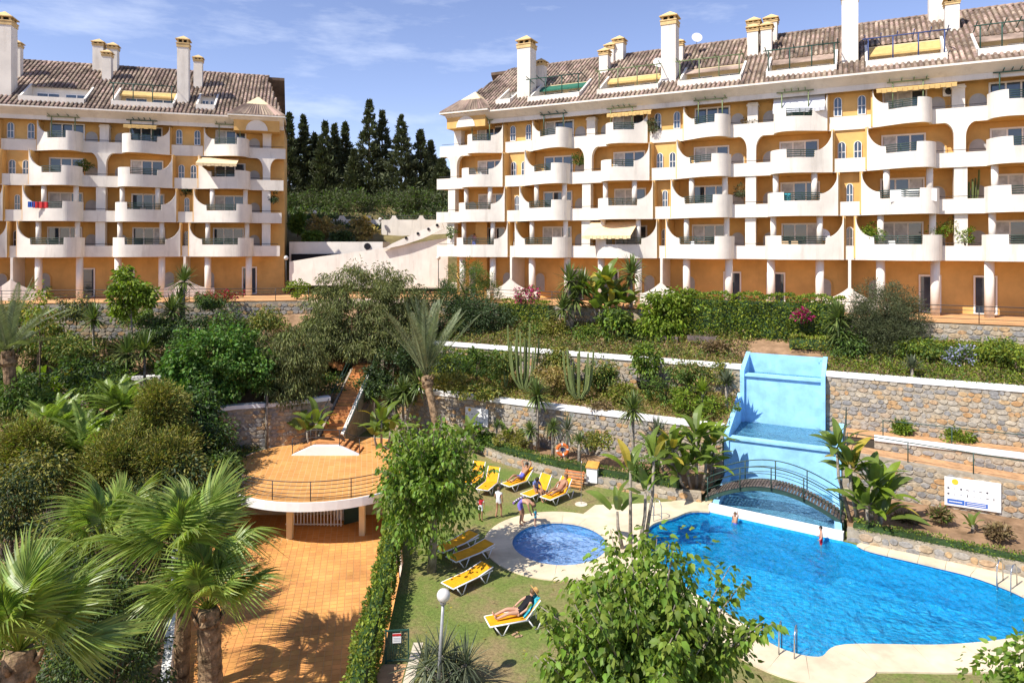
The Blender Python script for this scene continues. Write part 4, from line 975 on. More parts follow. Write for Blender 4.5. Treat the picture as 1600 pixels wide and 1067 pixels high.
def crown_pts(c, rx, ry, rz, nclump, per, cr_, shell=.55, flat=.8):
    d = unit(nr.normal(size=(nclump, 3))); rad = shell+(1-shell)*nr.random((nclump, 1))
    C = np.array(c)+d*rad*np.array([rx, ry, rz])*(.8+.4*nr.random((nclump, 1)))
    off = in_ball(nclump*per).reshape(nclump, per, 3)*np.array([1, 1, flat])*cr_*(.6+.7*nr.random((nclump, 1, 1)))
    P = (C[:, None]+off).reshape(-1, 3); Dv = off.reshape(-1, 3)/cr_+(P-np.array(c))/np.array([rx, ry, rz])*.6
    return P, Dv, C
def tree(name, label, cat, base, crowns, lsize, m, nclump=60, per=45, cr_=.5, droop=.5, trunk=.16, barkm=bark, wr=.42, group=None, lean=None, mats2=None, frac2=.0, big=False, shell=.55, limbs=7):
    base = Vector(base); root = empty(name, base, rnd.uniform(0, 6), label, cat, group); root.rotation_euler = (0, 0, 0)
    Ps, Ds, Cs = [], [], []
    for (cx, cy, cz, rx, ry, rz) in crowns:
        vol = max(.15, rx*ry*rz/(crowns[0][3]*crowns[0][4]*crowns[0][5]))**(2/3)
        P, D_, C = crown_pts((cx, cy, cz), rx, ry, rz, max(6, int(nclump*vol)), per, cr_, shell); Ps.append(P); Ds.append(D_); Cs.append(C)
    P = np.concatenate(Ps); D_ = np.concatenate(Ds); D_[:, 2] -= droop*2; D_ += nr.normal(size=D_.shape)*.45
    keep = P[:, 2]+base.z > base.z+.05; P, D_ = P[keep], D_[keep]
    mi = (nr.random(len(P)) < frac2).astype(int) if mats2 else None
    me = leaves('crown', P, D_, lsize*(.65+.7*nr.random(len(P))), [m]+([mats2] if mats2 else []), wr, big, mi); add('crown', me, root)
    if trunk:
        C = np.concatenate(Cs); top = Vector((crowns[0][0], crowns[0][1], crowns[0][2]-crowns[0][5]*.25)); ln = Vector(lean or (rnd.uniform(-.1, .1), rnd.uniform(-.1, .1), 0))
        MB().tube([(0, 0, -.15), Vector((0, 0, 0)).lerp(top, .35)+ln, Vector((0, 0, 0)).lerp(top, .7)+ln*.6, top], [trunk*1.25, trunk, trunk*.75, trunk*.4], 8).build('trunk', barkm, root)
        st_ = Vector((0, 0, 0)).lerp(top, .55)+ln*.8
        for i in range(limbs):
            e = Vector(C[rnd.randrange(len(C))]); s_ = st_.lerp(top, rnd.random()*.8); md = s_.lerp(e, .5)+Vector((0, 0, .2))
            MB().tube([s_, md, e], [trunk*.45, trunk*.28, trunk*.08], 5).build('limb', barkm, root)
    return root
def shrub(name, label, base, rx, ry, rz, lsize, m, nclump=26, per=40, cr_=.3, cat='shrub', droop=.15, wr=.42, m2=None, frac2=0, group=None, lift=.75):
    return tree(name, label, cat, base, [(0, 0, rz*lift, rx, ry, rz)], lsize, m, nclump, per, cr_, droop, .05, bark, wr, group, None, m2, frac2, False, .5, 4)
def shoots_tree(name, label, base, zc, R0, H, nsh, lsize, m, trunk=.12, per=26, splay=.75):
    # upright whippy shoots with hanging leaves
    base = Vector(base); root = empty(name, base, 0, label, 'tree'); P, D_ = [], []
    MB().tube([(0, 0, -.1), (.1, 0, zc*.5), (0, 0, zc)], [trunk*1.3, trunk, trunk*.8], 8).build('trunk', bark_l, root)
    for i in range(nsh):
        az = rnd.uniform(0, 2*math.pi); sp = rnd.random()**.6*splay; L = H*rnd.uniform(.75, 1.1)*(1-.18*sp)
        d = Vector((math.cos(az)*sp, math.sin(az)*sp, 1-.75*sp**1.5)).normalized(); s0 = Vector((math.cos(az)*R0*.2*sp, math.sin(az)*R0*.2*sp, zc*rnd.uniform(.62, 1)))
        pts = []
        for k in range(7):
            t = k/6; pts.append(s0+d*L*t+Vector((math.cos(az)*.25*sp*t*t*L, math.sin(az)*.25*sp*t*t*L, -.10*sp*t*t*L+.04*L*math.sin(3*t))))
        MB().tube(pts, [trunk*.35*(1-.85*k/6) for k in range(7)], 5).build('limb', bark_l, root)
        for j in range(per):
            t = .12+.88*(j+rnd.random())/per; k = min(5, int(t*6)); p = pts[k].lerp(pts[k+1], t*6-k)
            for _ in range(4):
                a2 = rnd.uniform(0, 6.28); o = Vector((math.cos(a2), math.sin(a2), .25))*lsize*rnd.uniform(.3, 1.25); P.append(p+o)
                D_.append((o.x*2.2/lsize*.5, o.y*2.2/lsize*.5, -rnd.uniform(.2, 1.3)))
    P = np.array([tuple(p) for p in P]); D_ = np.array(D_)+nr.normal(size=(len(P), 3))*.25
    add('crown', leaves('crown', P, D_, lsize*(.6+.7*nr.random(len(P))), m, .62, True, None, (0, 0, 1)), root); return root

def fan_mesh(seed, pet, rad, segs=34, spread=100, droop=.6, wind=.3):
    rr = random.Random(seed); V = MB(); pts = [(pet*t, 0, -.08*pet*t*t) for t in (0, .25, .5, .75, 1)]
    V.tube(pts, [.04, .032, .027, .023, .018], 5, 1); hub = Vector(pts[-1]); cl = rad*.55
    V.tube([hub+Vector((cl*t, 0, -.30*cl*t*t)) for t in (0, .5, 1)], [.018, .012, .005], 4, 1)
    for i in range(segs):
        s_ = -1+2*(i+.5)/segs; th = R(spread)*s_; tc_ = 1-abs(s_)**.8; b0 = hub+Vector((cl*tc_, 0, -.30*cl*tc_*tc_)); L = rad*(1-.25*s_*s_)*rr.uniform(.85, 1.08)*(.78+.22*abs(s_))
        d = Vector((math.cos(th), math.sin(th), -.10-.30*abs(s_))).normalized(); sv = Vector((-math.sin(th), math.cos(th), 0)); rows = []; dr = droop*rr.uniform(.6, 1.5)
        for t, w in ((.0, .006), (.3, .038), (.52, .030), (.78, .016), (1, .003)):
            p = b0+d*L*t+Vector((0, wind*L*max(0, t-.4)**2*rr.uniform(.8, 1.3), -dr*L*max(0, t-.3)**2*1.5)); w_ = w*rad; f_ = .45*w_
            rows.append((p-sv*w_+Vector((0, 0, f_)), p-Vector((0, 0, f_*.6)), p+sv*w_+Vector((0, 0, f_))))
        i0 = len(V.v)
        for r_ in rows: V.v += [tuple(q) for q in r_]
        for k in range(4):
            b = i0+3*k; V.f += [(b, b+1, b+4, b+3), (b+1, b+2, b+5, b+4)]; V.m += [0, 0]; V.sm += [False, False]
    return V.mesh('frond', G['fan'], G['lime'])
def feather_mesh(seed, L, n=44, ll=.55, arch=.35, vee=.55, m='date', lw=.032, curl=0.):
    rr = random.Random(seed); a = MB()
    def rp(t): return Vector((L*t*(1-.12*arch*t), curl*L*t*t, -arch*L*t*t*.6))
    a.tube([rp(t/8) for t in range(9)], [.035*(1-.85*t/8) for t in range(9)], 5, 1)
    for i in range(n):
        t = .12+.88*(i+.5)/n; p = rp(t); tg = (rp(min(1, t+.02))-rp(t-.02)).normalized(); ln = ll*(math.sin(math.pi*min(1, .18+t*.82))**.6)*rr.uniform(.85, 1.1)
        for s_ in (-1, 1):
            sd_ = Vector((0, s_, 0)); up = Vector((0, 0, 1)); d = (tg*(.55+.5*t)+sd_*.85+up*vee*rr.uniform(.6, 1.2)).normalized(); tip = p+d*ln+Vector((0, 0, -.16*ln)); md = p+d*ln*.5
            w = Vector((0, 0, 1)).cross(d).normalized()*lw; i0 = len(a.v)
            a.v += [tuple(p-w*.5), tuple(p+w*.5), tuple(md+w), tuple(md-w), tuple(tip)]
            a.f += [(i0, i0+1, i0+2, i0+3), (i0+3, i0+2, i0+4)]; a.m += [0, 0]; a.sm += [False, False]
    return a.mesh('frond', G[m], G['lime'] if m != 'date' else G['date'])
def palm(name, label, base, trunk_top, tr, fronds, meshes, bulge_=1.0, cat='palm tree', lean=(0, 0)):
    base = Vector(base); top = Vector(trunk_top)-base; root = empty(name, base, 0, label, cat); a = MB(); path = []; rad = []
    n = 26
    for i in range(n+1):
        t = i/n; p = Vector((top.x*t**1.4+lean[0]*math.sin(math.pi*t), top.y*t**1.4, top.z*t)); path.append(p)
        r_ = tr*(1.15-.2*t)*(1+.06*(i % 2))
        if t > .86: r_ = tr*bulge_*(1.0+.08*(i % 2))*(1-.5*(t-.86)/.14*.6)
        rad.append(r_)
    a.tube(path, rad, 12, smooth=False); a.build('trunk', palm_bark, root)
    for i in range(9 if bulge_ > 1.05 else 0):          # old leaf bases
        w = i*2.4; p = Vector((math.cos(w)*tr*bulge_*.95, math.sin(w)*tr*bulge_*.95, 0))+top*(.86+.12*rnd.random())
        MB().tube([p, p+Vector((math.cos(w)*.14, math.sin(w)*.14, .3))], [.07, .03], 5).build('leaf_base', palm_bark, root)
    for (az, el, roll, sc) in fronds:
        add('frond', rnd.choice(meshes), root, top+Vector((0, 0, -.05)), (R(roll), -R(el), R(az)), (sc, sc, sc))
    return root
FAN = [fan_mesh(s_, 1.2, 1.4, 36, 105, .5+.15*s_, .35) for s_ in range(4)]
FANC = [fan_mesh(20+s_, 1.15, 1.5, 30, 62, .45, .5) for s_ in range(3)]
def fan_palm(label, base, top, tr, n, sc, seed, bulge_=1.25):
    rr = random.Random(seed); fr = []
    for i in range(n):
        el = 86-74*(i/(n-1))**.9+rr.uniform(-8, 8); az = i*137.5+rr.uniform(-15, 15)
        if el < 38 and 215 < az % 360 < 325: continue
        fr.append((az, el, rr.uniform(-35, 35), sc*rr.uniform(.8, 1.08)))
    return palm('fan_palm', label, base, top, tr, fr, FAN+FANC, bulge_)
bz = lambda x, y: bankz(x, y)
pA = dp(325, 950, 21.5); pB = dp(292, 872, 22.5); pC = dp(30, 1015, 17); pD = dp(165, 850, 25.5)
fan_palm('fan palm with shaggy thick trunk in front of the tiled plaza', (pA.x+.1, pA.y, -2.3), pA, .33, 20, .9, 1, 1.25)
fan_palm('taller fan palm with slim pale trunk beside the low white wall', (pB.x-.2, pB.y, -2.3), pB, .22, 20, 1.05, 2, 1.05)
fan_palm('large fan palm in the bottom left corner', (pC.x, pC.y, -2.6), pC, .34, 22, .95, 3, 1.3)
fan_palm('fan palm among dark shrubs left of the plaza', (pD.x, pD.y, -2.4), pD, .24, 18, .95, 4, 1.1)
DATE = [feather_mesh(s_, 5.2, 60, .6, .1+.13*s_, .45, 'date', .02) for s_ in range(3)]
DATE2 = [feather_mesh(s_+9, 4.2, 50, .6, .5+.1*s_, .5) for s_ in range(2)]
c0 = dp(665, 588, 41.8); rr = random.Random(5)
fr = [(i*137.5, 88-1.6*i+rr.uniform(-3, 3), rr.uniform(-40, 40), rr.uniform(.9, 1.05)) for i in range(18)]+[(5, 52, 10, 1.0), (-15, 66, -20, .9), (200, 70, 0, .85)]
palm('date_palm', 'tall date palm with upright fronds in front of the stone wall', at(688, 715, 0.0), c0, .215, fr, DATE, 1.75)
c1 = dp(12, 548, 41); fr = [(i*137.5, 82-2.6*i+rr.uniform(-5, 5), rr.uniform(-30, 30), rr.uniform(.8, 1)) for i in range(24)]
palm('date_palm', 'date palm with arching grey green fronds at the left edge', (c1.x+.4, c1.y, 0), c1, .32, fr, DATE+DATE2, 1.4)

# sword-leaved plants
def rosette(n, L, w, down=-40, seed=0):
    rr = random.Random(seed); a = MB()
    for i in range(n):
        az = i*2.39996+rr.uniform(-.2, .2); el = R(88-(88-down)*(i/n)**.85+rr.uniform(-8, 8)); d = Vector((math.cos(az)*math.cos(el), math.sin(az)*math.cos(el), math.sin(el))); s_ = Vector((-math.sin(az), math.cos(az), 0))
        Ln = L*rr.uniform(.8, 1.08); p0 = d*.06; p1 = d*Ln*.5+Vector((0, 0, .01)); p2 = d*Ln+Vector((0, 0, -.12*Ln*math.cos(el))); i0 = len(a.v)
        a.v += [tuple(p0-s_*w*.6), tuple(p0+s_*w*.6), tuple(p1+s_*w), tuple(p1-s_*w), tuple(p2)]; a.f += [(i0, i0+1, i0+2, i0+3), (i0+3, i0+2, i0+4)]; a.m += [0, 0]; a.sm += [False, False]
    return a
ROS = {k: rosette(*v) for k, v in {'y': (120, .9, .042, -50, 1), 'y2': (100, .95, .045, -35, 2), 'a': (46, .9, .06, 5, 3), 's': (80, 1.1, .022, -60, 4)}.items()}
ROSM = {}
def yucca(label, base, heads, kind='y', m='sword', sc=1., tr=.09, cat='yucca', group=None):
    root = empty('yucca', base, rnd.uniform(0, 6), label, cat, group); root.rotation_euler.z = 0
    if (kind, m) not in ROSM: ROSM[(kind, m)] = ROS[kind].mesh('crown', G[m])
    for (hx, hy, hz) in heads:
        if hz > .25: MB().tube([(0, 0, -.1), (hx*.35, hy*.35, hz*.5), (hx, hy, hz)], [tr*1.3, tr, tr*.8], 7).build('trunk', bark_l, root)
        add('crown', ROSM[(kind, m)], root, (hx, hy, hz), (rnd.uniform(-.15, .15), rnd.uniform(-.15, .15), rnd.uniform(0, 6)), (sc, sc, sc))
    return root
def ypx(label, px, py, d, gz, kind='y', m='sword', sc=1., tr=.09, extra=()):     # head at a photo pixel and depth, standing on ground gz
    h = dp(px, py, d); heads = [(0, 0, h.z-gz)]+[(ex, 0, h.z-gz+ez) for ex, ez in extra]
    return yucca(label, (h.x, h.y, gz), heads, kind, m, sc, tr)
ypx('slim yucca before the stone wall, left of the orange life ring', 840, 618, 40.3, .36, sc=1.4); ypx('slim yucca before the stone wall beside the banana clump', 989, 640, 36.4, .36, sc=1.35)
ypx('low grey agave fan behind the life ring', 886, 672, 38.6, .6, 's', 'swordg', 1.25); ypx('low grey agave fan behind the banana leaves near the waterfall', 1027, 680, 35.9, .7, 's', 'swordg', 1.3)
ypx('short yucca left of the life ring', 864, 668, 38.9, .36, sc=.75); ypx('short thick yucca below the wall notice board', 828, 672, 40.4, .36, sc=.8, tr=.16)
ypx('yucca with several heads beside the date palm trunk', 630, 612, 44.2, 0, sc=1.4, extra=((1.0, .5), (-.75, -.5))); ypx('small yucca left of the garden stairs', 417, 604, 42.0, .1, sc=.95)
ypx('tall yucca by the hedge under the right building', 890, 440, 49.5, 6.0, 'y2', sc=1.7, tr=.15, extra=((.4, -1.3), (-.5, -2.0), (.9, -.4))); ypx('yucca at the left end of the long ivy hedge', 1310, 497, 40.8, 6.2, 'y2', sc=1.45, extra=((.1, -.8),))
ypx('tall yucca in front of the left building arcade', 287, 440, 51, 5, 'y2', sc=1.6, tr=.12, extra=((-.3, -1.6),)); ypx('yucca under the red bougainvillea', 268, 487, 49.5, 4.4, 'y2', sc=1.6)
ypx('yucca in front of the grey terrace wall', 146, 500, 49, 3.6, 'y2', sc=1.6); ypx('broad yucca above the low white wall', 198, 552, 46.8, 1.6, 'y2', sc=1.75); ypx('broad yucca next to the round ficus', 226, 548, 47.2, 1.8, 'y2', sc=1.75)
ypx('short yucca beside the potted umbrella tree', 953, 588, 42, 3.1, sc=.9); ypx('variegated spiky yucca at the edge of the waterfall', 1098, 612, 38.2, 3.0, 'a', 'lime', 1.1); ypx('grey spiky agave above the waterfall pool', 1135, 600, 38.4, 3.2, 'a', 'swordg', 1.1)
ypx('palm like yucca with one tall trunk before the right building arcade', 986, 428, 49.5, 6.2, 'y2', sc=1.75, tr=.15); ypx('yucca hanging over the high stone wall', 1425, 575, 36.6, 5.3, 'a', 'swordg', .95)
ypx('dark spiky cordyline at the foot of the lamp post', 690, 1025, 19.4, .0, 's', 'swordg', .95, extra=((.7, -.25), (-.45, -.3), (.35, -.5))); ypx('spiky blue agave right of the lamp post', 718, 1050, 19.5, .2, 'a', 'swordg', .6)
ypx('small yucca in the planter left of the notice board', 776, 668, 41.5, .36, 'a', 'sword', .7); ypx('spiky plant beside the brown crate bench', 905, 690, 37.2, .36, 'a', 'sword', .75)
ypx('tall potted yucca standing on a right building balcony', 1184, 236, 51.6, ZK[2]+.3, 'y2', 'sword', .9)

# banana and strelitzia clumps: each paddle leaf is a part
def paddle(seed, L, w):
    rr = random.Random(seed); a = MB(); n = 9; rows = []
    for k in range(n+1):
        t = k/n; x = L*(t-.06*t*t); z = -.38*L*max(0, t-.35)**2*1.9; ww = w*math.sin(math.pi*min(1, .1+.9*t))**.55*(1 if k < n else .02)*rr.uniform(.88, 1.06)
        rows.append(((x, -ww, z+.22*ww), (x, 0, z), (x, ww, z+.22*ww)))
    for r_ in rows: a.v += list(r_)
    for k in range(n): b = 3*k; a.f += [(b, b+1, b+4, b+3), (b+1, b+2, b+5, b+4)]; a.m += [0, 0]; a.sm += [False]*2
    return a
PAD = [paddle(s_, 1.7, .27) for s_ in range(4)]; PADM = {}
def banana(label, base, stems, nl=8, sc=1., m='banana', ystem=.055, el=(75, 10), cat='banana plant'):
    root = empty('banana_plant', base, 0, label, cat)
    for k in ('banana', 'bright', 'yellow'):
        if k not in PADM: PADM[k] = [p.mesh('leaf', G[k]) for p in PAD]
    for (sx, sy, h) in stems:
        MB().tube([(sx*.6, sy*.6, -.1), (sx, sy, h*.6), (sx*1.05, sy*1.05, h)], [ystem*1.6, ystem*1.2, ystem], 7).build('stem', bark_l, root)
        for i in range(nl):
            e = el[0]+(el[1]-el[0])*(i/nl)+rnd.uniform(-10, 10); az = i*137.5+rnd.uniform(-20, 20)+sx*50; q = sc*rnd.uniform(.75, 1.1)
            az_, el_ = R(az), R(e); pe = .45*q; d = Vector((math.cos(az_)*math.cos(el_), math.sin(az_)*math.cos(el_), math.sin(el_))); t0 = Vector((sx*1.05, sy*1.05, h-.15))
            lf = add('leaf', rnd.choice(PADM['yellow' if rnd.random() < .05 else ('bright' if rnd.random() < .22 else m)]), root, t0+d*pe, (R(rnd.uniform(-30, 30)), -el_, az_), (q, q, q))
    return root
def bpx(label, px, py, gz, stems, nl=8, sc=1., **k): return banana(label, at(px, py, gz), stems, nl, sc, **k)
bpx('slender banana plants on the deck between the two pools', 985, 858, 0.04, [(-.5, .1, 1.5), (0, 0, 3.2), (.55, -.2, 2.4), (.95, .2, 3.6)], 5, .72, el=(85, 25))
bpx('wide strelitzia clump beside the cascade basin', 1088, 762, .36, [(-1.1, .2, 1.9), (0, 0, 2.7), (.9, .2, 2.2), (.3, -.5, 1.4), (-.5, -.3, 1.2), (-1.6, .4, 1.3), (.6, .5, 1.0), (-.9, -.5, .8), (.1, .3, 1.9)], 11, .82)
bpx('leafy strelitzia clump right of the arched bridge', 1362, 822, .38, [(-.8, .2, 2.6), (0, 0, 1.8), (.5, .1, 1.4), (-.4, -.4, 1.0), (-1.1, .7, 3.2), (.7, .4, .9), (-.6, .5, 2.2), (.2, -.4, .6)], 11, .8)
bpx('banana plant beside the right side of the garden stairs', 596, 700, .05, [(0, 0, 1.6), (.5, .1, 1.0), (-.4, 0, .8)], 7, .95)
bpx('banana plant in the shade left of the garden stairs', 494, 700, .05, [(0, 0, 1.5), (-.6, .2, 1.0)], 7, .95)
bpx('small banana clump behind the mulberry tree', 735, 706, .05, [(0, 0, 1.0), (-.5, 0, .8)], 7, .75)
banana('strelitzia clump under the right building arcade', dp(945, 505, 49.3), [(-.8, 0, 2.0), (0, 0, 2.7), (.8, .2, 1.9), (.3, -.3, 1.2), (-.4, -.2, 1.0), (1.3, .1, 1.4)], 10, 1.15)
for i, (px, py, d_) in enumerate(((95, 590, 46), (62, 560, 46.5), (130, 600, 45.5), (30, 575, 45))):
    banana(['banana plant with yellowing leaves before the low white wall', 'dark banana plant next to the left date palm', 'banana plant right of the yellowing one', 'short banana plant hidden behind the date palm trunk'][i], (dp(px, py, d_).x, d_, .9), [(0, 0, 2.0), (.6, .1, 1.5), (-.5, .1, 1.2)], 7, .95)
banana('small young banana in the dry planter below the notice board', at(1520, 832, .38), [(0, 0, .3)], 6, .45); 
banana('young strelitzia under the left notice board', at(790, 696, .36), [(0, 0, .4), (.5, 0, .3)], 6, .6)

# cactus
def cactus(label, base, arms, h):
    root = empty('cactus', base, 0, label, 'cactus')
    for i in range(arms):
        x = (i-(arms-1)/2)*.17+rnd.uniform(-.08, .08); y = rnd.uniform(-.3, .3); hh = h*rnd.uniform(.6, 1.05); b = MB()
        n = 10; pth = [(x*.25, y*.25, 0), (x*.8, y*.8, hh*.18), (x, y, hh*.4), (x*1.15, y*1.1, hh*.75), (x*1.2, y*1.1, hh), (x*1.2, y*1.1, hh+.04)]
        b.tube(pth, [.08, .07, .068, .065, .055, .02], 10, smooth=False); i0 = 0
        for k in range(len(b.v)):
            if k % 2: c = Vector(pth[k//10]); v = Vector(b.v[k]); b.v[k] = tuple(c+(v-c)*.62)
        b.build('stem', G['cactus'], root)
    return root
cactus('tall candelabra cactus with many arms on the garden bed', dp(818, 607, 43.2), 11, 3.9); cactus('candelabra cactus right of the taller one', dp(905, 622, 41.2), 10, 3.0); cactus('single slim cactus left of the candelabras', dp(790, 605, 44), 2, 2.2)

# trees
t0 = at(674, 893, 0); shoots_tree('mulberry_tree', 'leafy mulberry tree with dark trunk at the edge of the plaza hedge', t0, 2.9, 1.2, 3.3, 60, .2, G['mul'], .14, 28, .62)
root = bpy.data.objects['mulberry_tree']
P, D_, C = crown_pts((-.25, 0, 3.1), 1.85, 1.7, 2.2, 150, 28, .5, .4); D_[:, 2] -= 1.0
add('crown', leaves('crown', P, D_, .2*(.6+.7*nr.random(len(P))), G['mul'], .6, True, None, (0, 0, 1)), root)
fg = Vector((2.22, 11.2, 0)); shoots_tree('mulberry_tree', 'near mulberry tree with long upright leafy shoots below the viewer', fg, 4.9, 1.3, 3.1, 96, .135, G['mul'], .13, 48, .5)
root = [o for o in bpy.data.objects if o.name.startswith('mulberry_tree')][-1]
P, D_, C = crown_pts((0, 0, 5.4), 1.5, 1.35, 2.1, 240, 38, .42, .3); D_[:, 2] -= 1.2
add('crown', leaves('crown', P, D_, .135*(.6+.7*nr.random(len(P))), G['mul'], .58, True, None, (0, 0, 1)), root)
br_ = Vector((9.4, 11.2, 0)); tree('leafy_shrub', 'bright leafy bush top in the bottom right corner', 'shrub', br_, [(0, 0, 5.0, 1.6, 1.3, 1.4)], .13, G['mul'], 130, 40, .35, .5, .1, bark_l, .55, None, None, None, 0, True, .4)

def tpx(name, label, px, py, d_, rpx, rzpx, gz, ls_, m, **k):       # crown centre at a photo pixel and depth, radii in photo pixels
    c = dp(px, py, d_); s_ = d_/F
    cr = [(0, 0, c.z-gz, rpx*s_, rpx*s_*.85, rzpx*s_)]+[(ex*s_, ey, c.z-gz-ez*s_, er*s_, er*s_*.85, erz*s_) for ex, ez, er, erz, ey in k.pop('more', ())]
    return tree(name, label, k.pop('cat', 'tree'), (c.x, c.y, gz), cr, ls_, m, **k)
tpx('pepper_tree', 'big feathery pepper tree at the top of the garden stairs', 560, 470, 49.5, 68, 58, 4.6, .26, G['pepper'], nclump=150, per=70, cr_=.62, droop=.9, wr=.2, trunk=.2, more=((-50, 20, 40, 40, -.5), (55, -8, 42, 38, .3), (-25, 55, 42, 28, -1), (38, 52, 36, 28, -.8), (-62, 55, 34, 34, -1.5), (5, 80, 46, 24, -1.6), (60, 62, 30, 30, -1)))
tpx('pepper_tree', 'small weeping pepper tree before the white coped wall', 446, 556, 43.6, 46, 44, .1, .26, G['pepper'], nclump=90, per=70, cr_=.5, droop=1.3, wr=.18, trunk=.09, barkm=bark_l, more=((-30, 25, 26, 34, 0), (22, 38, 28, 34, 0), (34, 10, 30, 26, .3), (0, 58, 36, 20, -.3)))
tpx('ficus_tree', 'dense rounded bright green ficus tree', 335, 556, 42.5, 72, 46, .6, .24, G['ficus'], nclump=150, per=50, cr_=.5, droop=.35, wr=.6, trunk=.2, more=((-48, 35, 48, 34, 0), (45, 25, 48, 36, .3), (-10, 52, 52, 32, -.6)))
tpx('conifer_tree', 'dark juniper tree left of the right building', 728, 438, 55, 36, 36, 6.5, .16, G['mid'], nclump=90, per=60, cr_=.5, droop=-.1, wr=.2, more=((30, 22, 26, 28, .3), (-24, 30, 26, 26, 0)))
tpx('evergreen_tree', 'dark evergreen between pepper tree and date palm', 690, 488, 52.5, 52, 40, 5.3, .18, G['dark'], nclump=100, per=55, cr_=.5, droop=.1, more=((-55, 5, 40, 30, 0), (50, 12, 45, 32, 0)))
tpx('evergreen_shrub', 'dark evergreen shrub right of the date palm fronds', 768, 494, 52, 40, 28, 5.3, .18, G['dark'], nclump=70, per=50, cr_=.42, cat='shrub', trunk=.06)
tpx('olive_tree', 'wide grey green bush tree at the right building terrace', 1382, 480, 40.5, 48, 36, 5.8, .13, G['grey'], nclump=170, per=70, cr_=.42, droop=-.1, wr=.2, trunk=.12, more=((-32, 18, 34, 28, 0), (34, 20, 32, 30, 0), (0, 34, 48, 22, -.3), (-8, 60, 40, 22, -.4)))
tpx('umbrella_tree', 'bright green umbrella tree beside the long hedge', 1042, 488, 46.5, 36, 38, 6.0, .3, G['bright'], nclump=80, per=30, cr_=.4, droop=.55, wr=.5, trunk=.1, more=((-18, 24, 26, 26, 0), (22, -18, 22, 22, .2)))
tpx('umbrella_tree', 'smaller umbrella tree left of the bright one', 962, 508, 47.5, 28, 34, 5.9, .28, G['mid'], nclump=60, per=28, cr_=.36, droop=.55, wr=.5, trunk=.08, mats2=G['bright'], frac2=.35)
tpx('umbrella_tree', 'potted umbrella tree on the cactus bed', 1008, 560, 41.5, 22, 26, 3.2, .24, G['bright'], nclump=46, per=26, cr_=.32, droop=.55, wr=.5, trunk=.07, mats2=G['mid'], frac2=.4)
tpx('umbrella_tree', 'tall yellow green umbrella tree in front of the left building', 203, 452, 48.5, 26, 24, 4.6, .3, G['bright'], nclump=60, per=26, cr_=.38, droop=.5, wr=.5, trunk=.07, barkm=bark_l, more=((-8, -24, 14, 12, 0), (22, 10, 18, 14, 0), (-14, 26, 16, 16, 0)))
tpx('leafy_tree', 'thin tree with yellowing leaves beside the left date palm', 62, 486, 45, 18, 36, 2.0, .28, G['bright'], nclump=26, per=16, cr_=.4, droop=.6, trunk=.05, mats2=G['yellow'], frac2=.3)
# shrubs on the left bank
def spx(name, label, px, py, d_, rpx, rzpx, m, ls_=.2, n=60, per=45, cr_=.42, **k):
    c = dp(px, py, d_); s_ = d_/F; gz = min(bankz(c.x, c.y), c.z-rzpx*s_*.75) if 'gz' not in k else k.pop('gz')
    return tree(name, label, k.pop('cat', 'shrub'), (c.x, c.y, gz), [(0, 0, c.z-gz, rpx*s_, rpx*s_*.8, rzpx*s_)]+[(ex*s_, ey, c.z-gz-ez*s_, er*s_, er*s_*.8, erz*s_) for ex, ez, er, erz, ey in k.pop('more', ())], ls_, m, n, per, cr_, trunk=k.pop('trunk', .08), **k)
spx('olive_shrub', 'tall olive green shrub in the middle of the left bank', 246, 640, 36, 44, 44, G['olive'], .2, 70, 100, .62, droop=-.1, wr=.24, shell=.25, mats2=G['mid'], frac2=.2, more=((-30, 45, 46, 34, -.5), (34, 45, 40, 32, -.4)))
spx('olive_shrub', 'olive green shrub mound below the tall one', 195, 708, 33, 58, 36, G['olive'], .2, 70, 100, .62, droop=-.1, wr=.24, shell=.25, mats2=G['mid'], frac2=.2, more=((60, 6, 44, 36, 0), (-40, 30, 40, 26, 0)))
spx('olive_shrub', 'yellow green shrub at the left edge of the bank', 40, 690, 34, 52, 40, G['olive'], .2, 70, 100, .62, droop=-.1, wr=.26, shell=.25, mats2=G['bright'], frac2=.2, more=((-30, 40, 40, 36, 0),))
spx('dark_shrub', 'dark shrub at the left edge below the yellow green one', 22, 790, 29, 46, 50, G['dark'], .16, 90, 60, .45, wr=.35, mats2=G['olive'], frac2=.3)
spx('dark_shrub', 'dark shaded shrub behind the low white wall', 215, 790, 30, 60, 42, G['dark'], .16, 110, 60, .45, wr=.35, mats2=G['olive'], frac2=.35, more=((60, 20, 40, 34, 0),))
spx('dark_shrub', 'dark bush next to the fan palm at the plaza', 130, 930, 23.5, 85, 60, G['dark'], .15, 110, 60, .42, mats2=G['mid'], frac2=.3, more=((80, 60, 50, 40, -.5),))
spx('dark_shrub', 'low dark bush in the bottom left between the palms', 170, 1030, 20.5, 95, 55, G['dark'], .13, 110, 60, .4, mats2=G['mid'], frac2=.2)
spx('mixed_shrub', 'dark leafy shrub under the ficus tree', 300, 640, 39, 40, 40, G['dark'], .22, 80, 45, .45, mats2=G['ficus'], frac2=.4, wr=.55, more=((20, 40, 28, 34, -.3),))
spx('mixed_shrub', 'green thicket left of the banana plants', 30, 630, 41, 44, 34, G['mid'], .26, 70, 45, .5, more=((50, 10, 40, 26, 0),))
spx('mixed_shrub', 'green thicket behind the low white wall', 140, 580, 46, 60, 22, G['mid'], .26, 60, 45, .45, mats2=G['dark'], frac2=.4)
spx('mixed_shrub', 'dark thicket under the grey terrace wall', 300, 515, 50, 62, 24, G['dark'], .24, 70, 45, .5, gz=4.0, mats2=G['mid'], frac2=.35)
spx('mixed_shrub', 'overgrown thicket below the left building', 60, 525, 49.5, 60, 26, G['mid'], .26, 70, 45, .5, gz=3.4, mats2=G['olive'], frac2=.4)
